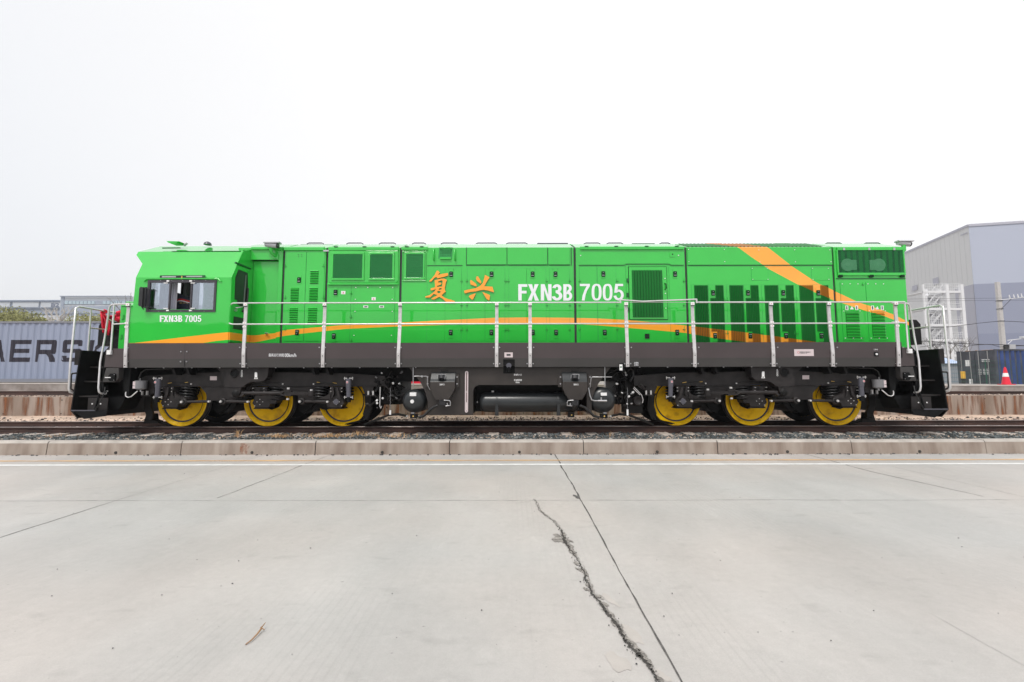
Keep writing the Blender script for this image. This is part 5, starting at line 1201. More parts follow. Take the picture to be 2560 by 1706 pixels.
cal('character_xing', [[(1440, 385), (1480, 400), (1600, 490), (1635, 550), (1620, 590), (1450, 525), (1430, 440)], [(1640, 270), (1680, 280), (1770, 430), (1775, 470), (1755, 500), (1640, 410), (1610, 340)],
    [(1890, 230), (2010, 290), (2025, 320), (1950, 430), (1870, 580), (2120, 595), (2165, 740), (2155, 765), (2000, 715), (1850, 690), (1740, 705), (1600, 740), (1440, 755), (1270, 800), (1250, 755), (1250, 715), (1400, 680), (1600, 640), (1740, 570), (1830, 470), (1870, 320)],
    [(1600, 795), (1600, 820), (1520, 985), (1490, 995), (1390, 905), (1420, 860)], [(1810, 755), (2035, 850), (2045, 880), (2025, 1010), (2000, 1015), (1940, 970), (1880, 870)]], [], secs[3])

# ---- cab
zA = P(450, 694, YK)[1]; YU = YK + .37; zB_ = P(470, 629, YU)[1]
def UP(u, v):        # point on the leaning upper side panel
    y = YK
    for _ in range(12): x, z = P(u, v, y); y = YK + .37 * (z - zA) / (zB_ - zA)
    return (x, y, z)
YRd = 12.2; zRd = P(500, 616, YRd)[1]
XR = P(577.7, 694, YK)[0]; XF0 = P(322, 860, YK)[0]; XF1 = P(340, 694, YK)[0]; XKR = P(572.5, 800, YK)[0]
wl, wr, wt, wb = P(374, 707, YK)[0], P(537, 740, YK)[0], P(450, 707, YK)[1], P(450, 774, YK)[1]
wl = P(372, 740, YK)[0]; wr = P(537.5, 740, YK)[0]
cb = MB().m('green_paint')
nearp = [(XF0, YK, HZB), (XF1, YK, zA), UP(356, 660), UP(341, 638), UP(345.5, 630), (P(402, 615, YRd)[0], YRd, zRd)]
rearp = [(XKR, YK, HZB), (XKR, YK, zA), (XKR + .02, YU, zB_), (P(622, 616.5, YRd)[0], YRd, zRd)]
for side in (0, 1):
    M_ = (lambda p_: p_) if side == 0 else (lambda p_: (p_[0], MY(p_[1]), p_[2]))
    def q(*pts): cb.add([M_(p_) for p_ in pts], [list(range(len(pts)))])
    for s_, yy in ((0, YK), (1, YK + .05)):
        # wall with a window hole, outer and inner skin
        cb.m('green_paint' if s_ == 0 else 'cab_inside')
        xl = lambda z: XF0 + (XF1 - XF0) * (z - HZB) / (zA - HZB)
        q((XF0, yy, HZB), (XKR, yy, HZB), (XKR, yy, wb), (xl(wb), yy, wb)); q((xl(wt), yy, wt), (XKR if side == 0 else wl, yy, wt), (XKR if side == 0 else wl, yy, zA), (XF1, yy, zA))
        if side == 1: q((wr, yy, wt), (XKR, yy, wt), (XKR, yy, zA), (wr, yy, zA))
        q((xl(wb), yy, wb), (wl, yy, wb), (wl, yy, wt), (xl(wt), yy, wt)); q((wr, yy, wb), (XKR, yy, wb), (XKR, yy, wt), (wr, yy, wt))
    cb.m('green_paint')
    if side == 0: q(nearp[1], rearp[1], rearp[2], nearp[4], nearp[3], nearp[2])
    else:
        zq = zA + .8 * (zB_ - zA); yq = YK + .37 * .8
        q(nearp[1], (wl, YK, zA), (wl, YU, zB_), nearp[4], nearp[3], nearp[2]); q((wr, YK, zA), rearp[1], rearp[2], (wr, YU, zB_)); q((wl, yq, zq), (wr, yq, zq), (wr, YU, zB_), (wl, YU, zB_))
    q(nearp[4], rearp[2], rearp[3], nearp[5])
    # rear wall beside the door
    cb.m('green_plain') if False else cb.m('green_paint')
fy0, fy1, fz = 11.5, 13.3, 3.45      # windscreen opening
fl = lambda z: XF0 + (XF1 - XF0) * (z - HZB) / (zA - HZB)
for i in range(5):
    a, c = nearp[i], nearp[i + 1]
    if i == 0:
        cb.add([a, (fl(fz), YK, fz), (fl(fz), MY(YK), fz), (a[0], MY(a[1]), a[2])], [(0, 1, 2, 3)])
        for y0, y1 in ((YK, fy0), (fy1, MY(YK))): cb.add([(fl(fz), y0, fz), (XF1, y0, zA), (XF1, y1, zA), (fl(fz), y1, fz)], [(0, 1, 2, 3)])
    elif i == 1:
        cb.add([a, c, (c[0], fy0, c[2]), (a[0], fy0, a[2])], [(0, 1, 2, 3)]); cb.add([(a[0], fy1, a[2]), (c[0], fy1, c[2]), (c[0], MY(c[1]), c[2]), (a[0], MY(a[1]), a[2])], [(0, 1, 2, 3)])
    else: cb.add([a, c, (c[0], MY(c[1]), c[2]), (a[0], MY(a[1]), a[2])], [(0, 1, 2, 3)])
a, c = nearp[5], rearp[3]; cb.add([a, c, (c[0], MY(c[1]), c[2]), (a[0], MY(a[1]), a[2])], [(0, 1, 2, 3)])
cab = cb.build('cab', loco)
# rear wall, slightly splayed
XH_ = P(624, 740, YH)[0]; KW = (XH_ - XKR) / (YH + .1 - YK)
def PW(u, v, off=0.0):
    a, b_ = _ab(u, v); t = (XKR - YK * KW) / (a - KW * (CP - b_ * SP)); y = t * (CP - b_ * SP); nrm = Vector((1, -KW, 0)).normalized() * off
    return (a * t + nrm.x, y + nrm.y, EYE + t * (b_ * CP + SP))
NW = Vector((1, -KW, 0)).normalized()
def rw(y, z): return (XKR + (y - YK) * KW, y, z)
b = MB().m('green_paint'); polyn(b, [rw(YK, HZB), rw(YK, zA), rw(YU, zB_), rw(YRd, zRd), rw(12.4, zRd), rw(12.4, HZB)], -NW * .03); b.build('rear_wall', cab)
b = MB().m('green_dark'); polyn(b, [PW(587, 655), PW(625, 671), PW(625, 674), PW(586, 659)], NW * .03); b.build('door_eave', cab)
b = MB().m('green_paint'); dpts = [PW(576.5, 694), PW(590, 664), PW(619, 675), PW(617, 760), PW(612.5, 856), PW(571.5, 855)]; polyn(b, dpts, NW * .022); cdoor = b.build('cab_door', cab, bevel=.006)
def onw(pts, off): return [tuple(Vector(PW(u, v)) + NW * off) for u, v in pts]
b = MB().m('lamp_dark'); polyn(b, onw([(594, 674), (617, 683), (618, 722), (613, 764), (607, 770), (590.5, 762), (591, 751), (584, 749), (586, 694)], .023), NW * .004); wf = b.build('door_window', cdoor)
b = MB().m('glass_dark'); polyn(b, onw([(596, 679), (613, 686), (611.5, 722), (607, 764), (593, 759), (594, 749), (586.5, 747), (588.5, 695)], .0275), NW * .002); b.mats = ['tank_grey']; b.build('pane', wf)
b = MB().m('cyl_grey'); polyn(b, onw([(611, 688), (613, 689), (608, 764), (605, 763)], .031), NW * .004); b.build('curtain_edge', wf)
b = MB().m('lamp_dark'); polyn(b, onw([(582, 791), (608.5, 797), (606, 827), (580.5, 822.5)], .023), NW * .004); wf2 = b.build('door_window', cdoor)
b = MB().m('tank_grey'); polyn(b, onw([(584.5, 794.5), (606, 800), (604, 822), (583, 818.5)], .0275), NW * .002); b.build('pane', wf2)
b = MB().m('steel'); h0 = Vector(PW(586, 770)) + NW * .03; h1 = Vector(PW(600, 767)) + NW * .10; b.tube([h0, h0 + NW * .06, h1], .014, 8); h3 = Vector(PW(586, 776)) + NW * .03; b.tube([h3, h3 + NW * .03], .035, 10); b.build('handle', cdoor)
b = MB().m('lamp_dark'); b.tube([tuple(Vector(PW(616, 721)) + NW * .05), tuple(Vector(PW(612, 762)) + NW * .06), tuple(Vector(PW(603, 780)) + NW * .05)], .02, 8, r1=.035); b.build('door_closer', cdoor)
b = MB().m('green_dark'); polyn(b, onw([(570, 855), (607, 863), (607, 866), (570, 858)], .0), NW * .03); b.build('door_sill', cab)
# interior: floor, back panel, curtains, seat
b = MB().m('cab_inside'); b.box(XF1 + .1, XKR - .1, YK + .1, MY(YK) - .1, HZB, HZB + .5); b.box(P(505, 740, YK)[0] + 0.55, XKR - .05, YK + .9, MY(YK) - .9, HZB, zA); b.box(XF1 + .05, XF1 + .5, 12.0, 13.2, HZB + .5, HZB + 1.05)
b.box(XF1 + .15, XKR - .1, YU + .06, MY(YU) - .06, zB_ + .0, zB_ + .02); b.build('cab_interior', cab)
def curtain(u0, u1, v0, v1, Y, n=6):
    x0, z1 = P(u0, v0, Y); x1, z0 = P(u1, v1, Y); b = MB().m('curtain'); vs = []; N = n * 6
    for k in range(N + 1): x = x0 + (x1 - x0) * k / N; y = Y + .025 * math.sin(k / 6 * 2 * math.pi); vs += [(x, y, z0), (x, y, z1)]
    b.add(vs, [(2 * k, 2 * k + 2, 2 * k + 3, 2 * k + 1) for k in range(N)], True); b.build('curtain', cab)
curtain(427, 441, 704, 776, YK + .22, 3); curtain(401, 424, 704, 776, YK + .25, 5); curtain(378, 392, 704, 776, MY(YK) - .15, 4); curtain(455, 462, 700, 770, MY(YK) - .2, 2)
b = MB().m('cab_inside'); Ym = YK + 1.1; x0, z1 = P(457, 700, Ym); x1, z0 = P(476, 790, Ym); b.box(x0, x1, Ym, Ym + .3, z0, z1); b.m('black_paint').tube([(x0 + .07, Ym - .1, z0), (x0 + .07, Ym - .1, z1)], .03, 8); b.build('control_cabinet', cab)
Ys = YK + .45
b = MB().m('seat_navy'); sp_ = [(441.5, 740), (446, 735.5), (452, 734.5), (458, 736), (464, 741), (470, 744.5), (480, 745), (480, 790), (441.5, 790)]; poly(b, sp_, Ys, .12)
st_ = b.build('driver_seat', cab, bevel=.02)
def band(v_off, m, nm, Yo, h=2.2):
    b = MB().m(m); base = [(441.5, 754), (447, 752), (453, 751.5), (460, 752.5), (468, 755), (480, 758.5)]
    for i in range(5):
        (a, c), (d_, e_) = base[i], base[i + 1]; poly(b, [(a, c + v_off), (d_, e_ + v_off), (d_, e_ + v_off + h), (a, c + v_off + h)], Ys - .12, Yo)
    b.build(nm, st_)
band(-4.5, 'seat_red', 'red_band', .006, 4.5); band(.3, 'white_mark', 'white_piping', .010, 1.6)
text_mesh('seat_text', '复兴号', 449, 755.6, 471, 760, Ys - .12, 'seat_gold', st_, .006)
# window: frame, panes
b = MB().m('window_frame'); XL0, XR0 = P(368.5, 740, YK)[0], P(541, 740, YK)[0]; ZT0, ZB0 = P(450, 700.5, YK)[1], P(450, 780.5, YK)[1]
il, ir, it, ib = P(374.5, 740, YK)[0], P(535.5, 740, YK)[0], P(450, 707, YK)[1], P(450, 775, YK)[1]
b.box(XL0, XR0, YK - .02, YK + .03, it, ZT0); b.box(XL0, XR0, YK - .02, YK + .03, ZB0, ib); b.box(XL0, il, YK - .019, YK + .029, ib + .001, it - .001); b.box(ir, XR0, YK - .019, YK + .029, ib + .001, it - .001)
b.m('steel')
for u in (401, 429, 456, 485, 514):
    x = P(u, 740, YK)[0]; b.disc_y(x, ZT0 - .015, .007, YK - .025, YK - .018, 6); b.disc_y(x, ZB0 + .015, .007, YK - .025, YK - .018, 6)
cw = b.build('cab_window', cab)
for (a, c) in ((374, 424.5), (478, 536)):
    x0, x1 = P(a, 740, YK)[0], P(c, 740, YK)[0]; b = MB().m('glass_pane'); b.box(x0, x1, YK + .004, YK + .010, ib, it); b.m('window_frame')
    e0 = x1 if a < 400 else x0; b.box(e0 - .018, e0 + .018, YK - .012, YK + .02, ib + .002, it - .002); b.build('pane', cw)
b = MB().m('white_mark')
for u, v in ((422, 703.5), (479, 703.5), (421, 777), (478, 777)):
    x, z = P(u, v, YK); s = 1 if u > 450 else -1; b.box(x - .03, x + .03, YK - .035, YK - .021, z - .018, z + .018); z2 = z + (-.05 if v < 740 else .05); b.box(min(x, x + s * .10), max(x, x + s * .10), YK - .03, YK - .016, z2 - .01, z2 + .01)
b.build('window_catch', cw)
b = MB().m('glass_far'); b.box(wl, wr, MY(YK) - .01, MY(YK) - .004, wb, zA); b.build('far_window', cab); b = MB().m('glass_far'); b.add([(fl(fz) + .01, fy0, fz), (XF1 + .01, fy0, zA), (XF1 + .01, fy1, zA), (fl(fz) + .01, fy1, fz)], [(0, 1, 2, 3)]); b.build('windscreen', cab)
b = MB().m('green_dark')
x0, x1, z = P(367, 699, YK)[0], P(545, 699, YK)[0], P(450, 697.5, YK)[1]; b.m('green_paint').tube([(x0 - .05, YK - .02, z - .06), (x0 + .03, YK - .03, z), (x1, YK - .03, z), (x1 + .09, YK - .02, z - .07)], .016, 8); b.build('rain_gutter', cab)
b = MB().m('lamp_dark'); rbox(b, 402, 689.5, 513, 695.5, YK, .03); b.m('steel'); rbox(b, 405, 691, 440, 694, YK - .03, .006); rbox(b, 466, 690.5, 509, 693, YK - .03, .006); b.m('yellow_wire'); rbox(b, 453.5, 690.5, 456, 698.5, YK - .03, .008); b.m('green_dark'); rbox(b, 506, 688.5, 513.5, 694, YK - .03, .01); b.build('light_bar', cab)
# mirror
b = MB().m('lamp_dark'); mY = YK - .12
poly(b, [(352.5, 722), (356, 718.5), (362, 719.5), (359, 768), (351, 766.5), (349.5, 763)], mY, .05); poly(b, [(363.5, 720.5), (368, 719), (369.5, 722), (365, 771), (360.5, 770)], mY + .03, .05)
b.tube([P3(362, 721, mY), P3(372, 723, mY), P3(381, 727, YK - .02)], .012, 6); b.tube([P3(358, 768, mY), P3(368, 769, mY), P3(378, 769, YK)], .018, 6); b.tube([P3(353, 766, mY), P3(359, 774, mY)], .012, 6); b.build('mirror', cab)
number('number_text', [('F', 399.8, 409.7, .38, .165), ('X', 409.4, 421, .34, .1), ('N', 422.3, 433.5, .33, .1), ('3', 434.4, 444.4, .33, .155), ('B', 445.8, 455.8, .36, .155), ('7', 462.7, 471.5, .33, .15), ('0', 472.8, 482.2, .31, .15), ('0', 483.4, 493, .31, .15), ('5', 494.2, 503.4, .33, .15)], 789, 805.3, YK, cab)
# cab roof furniture
b = MB().m('green_plain'); poly(b, [(437, 611.5), (468, 612), (462, 615), (441, 615)], 11.9, .3); x, z = P(464, 610, 11.8); b.m('camera_grey').tube([(x - .04, 11.8, z - .05), (x + .04, 11.8, z + .02)], .03, 8); b.build('roof_lamp', cab)
x, z = P(519, 616, 12.0); b = MB().m('damper_grey'); b.tube([(x, 12.0, zRd - .02), (x, 12.0, zRd + .03)], .1, 14, r1=.08); b.tube([(x, 12.0, zRd + .03), (x, 12.0, zRd + .06)], .08, 14, r1=.04); b.build('antenna_dome', cab)
b = MB().m('green_dark'); polyn(b, [P3(406, 622.2, 11.52), P3(448, 621.5, 11.52), P3(452, 621.3, 11.54), P3(408, 621.4, 11.54)], (0, -.02, .02)); polyn(b, [P3(430, 628.3, YU - .015), P3(602, 627.3, YU - .015), P3(602, 628.7, YU - .015), P3(428, 629.6, YU - .015)], (0, .02, 0)); b.build('roof_seam', cab)
# nose box in front of the cab
NY = 11.2; nx = P(302, 763, NY)[0]; nz1 = P(310, 763, NY)[1]; nz0 = P(300, 872, NY)[1]
b = MB().m('green_plain'); b.box(nx, XF0 + .35, NY, MY(NY), nz0, nz1); b.prism_x([(NY + .02, nz1), (NY + .25, nz1 + .10), (MY(NY + .25), nz1 + .10), (MY(NY + .02), nz1)], nx + .02, XF0 + .4); ns = b.build('nose_box', loco, bevel=.01)
b = MB().m('green_dark')
for u, v in ((310, 793), (305, 842)):
    x, z = P(u, v, NY); b.box(x - .025, x - .015, NY - .006, NY, z - .06, z + .05); b.box(x + .012, x + .02, NY - .006, NY, z - .05, z + .05); b.box(x - .045, x + .01, NY - .008, NY, z - .065, z - .055)
rbox(b, 304, 766, 332, 767.5, NY, .01); b.build('hinge', ns)
b = MB().m('green_plain'); x, z = P(325, 756, 11.6); b.tube([(x - .12, 11.6, nz1 + .08), (x - .08, 11.6, z), (x + .3, 11.6, z)], .02, 8); b.build('grab_rail', ns)
b = MB().m('damper_grey'); b.tube([(nx, NY + .5, P(300, 776, 11.6)[1]), (nx - .12, NY + .5, P(300, 780, 11.6)[1]), (nx - .16, NY + .5, P(300, 800, 11.6)[1]), (nx - .16, NY + .5, P(300, 855, 11.6)[1]), (nx, NY + .5, P(300, 862, 11.6)[1])], .022, 8); b.build('grab_rail', ns)
HEZ0 = HZB
b = MB().m('green_paint'); xe = P(2275, 840, YH)[0]; b.build('x') if False else None
b = MB().m('rail_tube'); x = HR; b.tube([(x, YH + .35, P(2270, 742, 11.9)[1]), (x + .13, YH + .35, P(2270, 742, 11.9)[1]), (x + .22, YH + .35, P(2280, 750, 11.9)[1]), (x + .26, YH + .35, P(2290, 835, 11.9)[1]), (x + .05, YH + .35, P(2280, 848, 11.9)[1])], .024, 8); b.build('grab_rail', G6)

# ---- end platforms, steps, couplers : built for the left end, mirrored for the right
def E(pts): return pts
for side in (0, 1):
    mx = None if side == 0 else 2 * CX
    def NB(): return MB(mirror=mx)
    XE = P(188, 950, 10.75)[0]     # inner face of the end plate
    ex = -10.28
    z_t = P(200, 878, 10.85)[1]; z_b = P(178, 1028, 10.65)[1]; z_bb = P(205, 1047, 10.8)[1]
    xi = P(262, 950, 10.85)[0]
    # corner block beside the steps
    b = NB().m('skirt_paint'); zt2 = P(286, 872, YS)[1]; xa = P(261.5, 900, YS)[0]; xs = SKL - .01
    b.prism_y([(xa, ZB + .01), (xa + .02, zt2 - .04), (xa + .06, zt2), (xs, zt2), (xs, ZB)], YS, YS + .5); eb = b.build('corner_block', loco, bevel=.006)
    b = NB().m('skirt_lower'); a0, c0 = P(255.5, 950, YS)[0], P(296, 925, YS)[0]; zl = P(275, 956, YS)[1]; b.prism_y([(a0 + .06, ZB - .005), (a0 + .0, zl), (c0 - .08, zl), (c0, zl + .08), (c0, ZB - .005)], YS + .01, YS + .45); cbx = b.build('control_box', loco, bevel=.008)
    b = NB().m('black_paint'); x, z = P(281, 944, YS); b.disc_y(x, z, .085, YS - .03, YS + .01, 12); b.box(x - .05, x + .08, YS - .025, YS + .01, z - .09, z + .09); b.m('white_mark').box(x - .14, x - .01, YS - .045, YS - .031, z - .012, z + .008); b.m('steel').disc_y(x + .065, z + .065, .008, YS - .035, YS - .025, 6).disc_y(x + .065, z - .065, .008, YS - .035, YS - .025, 6); b.build('isolating_cock', cbx)
    # end plate
    b = NB().m('black_paint'); b.prism_x([(YS, z_t), (YS - .13, z_b), (YS + .05, z_bb), (MY(YS + .05), z_bb), (MY(YS - .13), z_b), (MY(YS), z_t)], ex - .03, ex)
    b.m('bogie_paint').box(ex - .15, ex - .03, YS, MY(YS), P(195, 913, 10.85)[1], z_t + .02)
    b.m('steel')
    for yy in (11.55, 11.8): 
        for zz in (z_t - .16, z_t - .42): b.tube([(ex, yy, zz), (ex + .015, yy, zz)], .018, 8)
    ep = b.build('end_plate', loco)
    # deck of the end platform
    b = NB().m('black_paint'); b.box(ex, -9.2, 11.5, MY(11.5), z_t - .06, z_t - .005); b.m('damper_grey').box(ex, -9.3, 11.48, 11.5, z_t - .03, z_t + .0); b.m('black_paint').box(-9.75, -9.2, 11.0, MY(11.0), 1.2, z_t - .07); b.build('end_deck', loco)
    # steps
    spx = [(225, 917), (212, 953), (199, 990), (178, 1028)]; ys_ = [11.10, 10.98, 10.87, 10.74]
    stp = NB().m('black_paint'); stp.box(-9.78, -9.74, 10.9, 11.5, z_b, z_t - .1); stp.prism_x([(10.75, z_b), (11.05, z_t - .2), (11.5, z_t - .2), (11.5, z_b)], -9.80, -9.781); stp = stp.build('step_well', loco)
    for (u, v), yy in zip(spx, ys_):
        z = P(u, v, yy)[1]; b = NB().m('bogie_dark'); b.box(ex, -9.74, yy, yy + .32, z - .03, z); b.m('bogie_paint').box(ex, -9.74, yy - .004, yy, z - .03, z + .004); b.build('step_tread', stp)
    b = NB().m('bogie_paint'); xk0, xk1 = P(219.5, 1010, 10.84)[0], P(269, 1010, 10.84)[0]; b.box(xk0, xk1, 10.84, 10.86, z_b, P(240, 995, 10.84)[1])
    for u in (231, 252): x, z = P(u, 1010, 10.84); b.m('white_mark').disc_y(x, z, .016, 10.83, 10.84, 8)
    b.build('kick_plate', stp)
    b = NB().m('black_paint'); x1 = P(290, 1030, 10.95)[0]; b.prism_y([(ex, z_b + .02), (x1, z_b + .0), (x1 - .05, P(285, 1039, 10.95)[1]), (ex + .3, z_bb)], 10.72, 10.76); b.prism_y([(P(262, 957, 10.9)[0], P(262, 957, 10.9)[1]), (P(297, 957, 10.9)[0], P(297, 957, 10.9)[1]), (P(303, 1000, 10.9)[0], P(303, 1000, 10.9)[1]), (P(288, 1028, 10.9)[0], z_b), (P(262, 1028, 10.9)[0], z_b)], 11.0, 11.5)
    b.m('damper_grey').box(ex, P(238, 1028, 10.7)[0], 10.70, 10.72, z_b - .005, z_b + .02); b.build('snow_plough', loco)
    if side == 0: text_mesh('step_text', '5°', 264, 976.5, 270, 986.5, 10.98, 'white_mark', stp, .004)
    # coupler mass
    b = NB().m('black_paint'); cyz = P(235, 862, 12.0)[1]
    b.prism_y([(ex - .15, z_t), (ex + .15, z_t + .36), (ex + .95, z_t + .36), (ex + 1.0, z_t)], 11.6, 13.2); b.build('gangway_plate', loco)
    b = NB().m('bogie_dark'); x0, x1 = P(246, 830, 11.9)[0], P(262, 830, 11.9)[0]; zq = P(250, 803, 11.9)[1]; b.prism_y([(x0, z_t + .2), (x0, zq - .12), (x0 + .10, zq), (x0 + .3, zq), (x0 + .3, zq - .2), (nx if side == 0 else x0 + .35, zq - .35), (nx if side == 0 else x0 + .35, z_t + .2)], 11.9, 12.9); b.build('buffer_stop_plate', loco)
    b = NB().m('black_paint'); b.box(ex - .5, ex - .05, 12.15, 12.65, 1.15, 1.55); b.box(ex - .75, ex - .45, 12.2, 12.6, 1.05, 1.62); b.build('coupler', loco, bevel=.04)
    # hand rails of the steps
    T = lambda u, v, Y: P3(u, v, Y)
    zr = P(190, 766, 10.9)[1]; xr = P(190, 766, 10.9)[0]
    b = NB().m('rail_tube'); b.tube([(xr, MY(10.9), zr - .9), (xr, MY(10.9), zr - .06), (xr, MY(10.96), zr), (xr, 10.97, zr), (xr - .0, 10.90, zr - .05), T(182, 850, 10.82), T(176, 905, 10.76), T(172, 972, 10.72), T(175, 981, 10.74), T(185, 983.5, 10.82)], .022, 10)
    oh = b.build('end_handrail', loco)
    b = NB().m('rail_tube'); yq = xr / ((P(226, 800, 10)[0]) / 10); zz = P(225, 820, yq)[1]; b.tube([(xr, yq, zr), (xr, yq, z_t)], .020, 8); b.tube([(xr, yq, zz), (xr, 12.0, zz)], .018, 8); b.build('stanchion', oh)
    b = NB().m('rail_tube'); b.tube([(xr, MY(yq), zr), (xr, MY(yq), z_t)], .020, 8); b.build('stanchion', oh)
    b = NB().m('rail_tube'); b.tube([T(319, 760.5, YR), T(283, 761.5, YR + .03), T(276, 764.5, YR + .06), T(273.5, 770, YR + .08), T(262, 845, 10.98), T(250.5, 905, 10.86), T(246, 970, 10.76), T(247.5, 980, 10.76), T(253, 984.5, 10.8), T(262, 985, 10.9)], .021, 10); ih = b.build('step_handrail', loco)
    b = NB().m('rail_tube'); b.tube([T(285.5, 762, YR + .02), T(282, 811, YR + .01), T(276.5, 882, YS - .04)], .020, 8); b.tube([T(282, 811, YR), T(318, 809, YR)], .018, 8); b.m('white_mark').box(P(271, 880, YS)[0], P(281, 880, YS)[0], YS - .05, YS, P(275, 887, YS)[1], P(275, 876, YS)[1]); b.build('stanchion', ih)
    b = NB().m('hose_black'); b.tube([T(196, 933, 11.4), T(181, 934, 11.3), T(177.5, 939, 11.3), T(176, 972, 11.3), T(184, 977, 11.4)], .022, 8); b.build('grab_handle', oh)
    # grey cylinder with hose
    b = NB().m('cyl_grey'); x, z1 = P(349, 952, 11.05); z0 = P(349, 972, 11.05)[1]; b.tube([(x, 11.1, z0), (x, 11.1, z1)], .125, 18); b.tube([(x, 11.1, z0 - .03), (x, 11.1, z0)], .06, 18, r1=.12); b.m('steel').tube([(x - .03, 11.1, z1), (x - .03, 11.1, z1 + .06)], .012, 6).tube([(x, 11.1, z0 - .08), (x, 11.1, z0 - .02)], .02, 6)
    fc = b.build('filter_bowl', loco)
    b = NB().m('pink_plate'); b.box(x - .105, x - .015, 10.985, 10.998, z1 - .12, z1 - .02); b.box(x - .105, x - .015, 10.985, 10.998, z1 - .19, z1 - .13); b.build('label_plate', fc)
    b = NB().m('rail_tube'); b.tube([T(328, 932, 11.1), T(328, 950, 11.1), T(322, 968, 11.05), T(314, 984, 11.0), T(314.5, 991, 11.0), T(320, 994, 11.0), T(328, 992, 11.0), T(336, 985, 11.0), T(344, 978, 11.05)], .014, 8); b.build('hose', fc)
    b = NB().m('hose_black'); b.tube([T(263, 968, 10.8), T(260, 985, 10.74), T(251, 1004, 10.70), T(243, 1018, 10.70), T(238, 1027, 10.70)], .012, 6); b.build('air_hose', loco); b = NB().m('hose_black'); b.tube([T(430, 922, 11.0), T(365, 924, 11.0), T(353, 932, 11.0), T(347.5, 945, 11.05), T(347, 952, 11.05)], .014, 6); b.build('air_hose', loco)

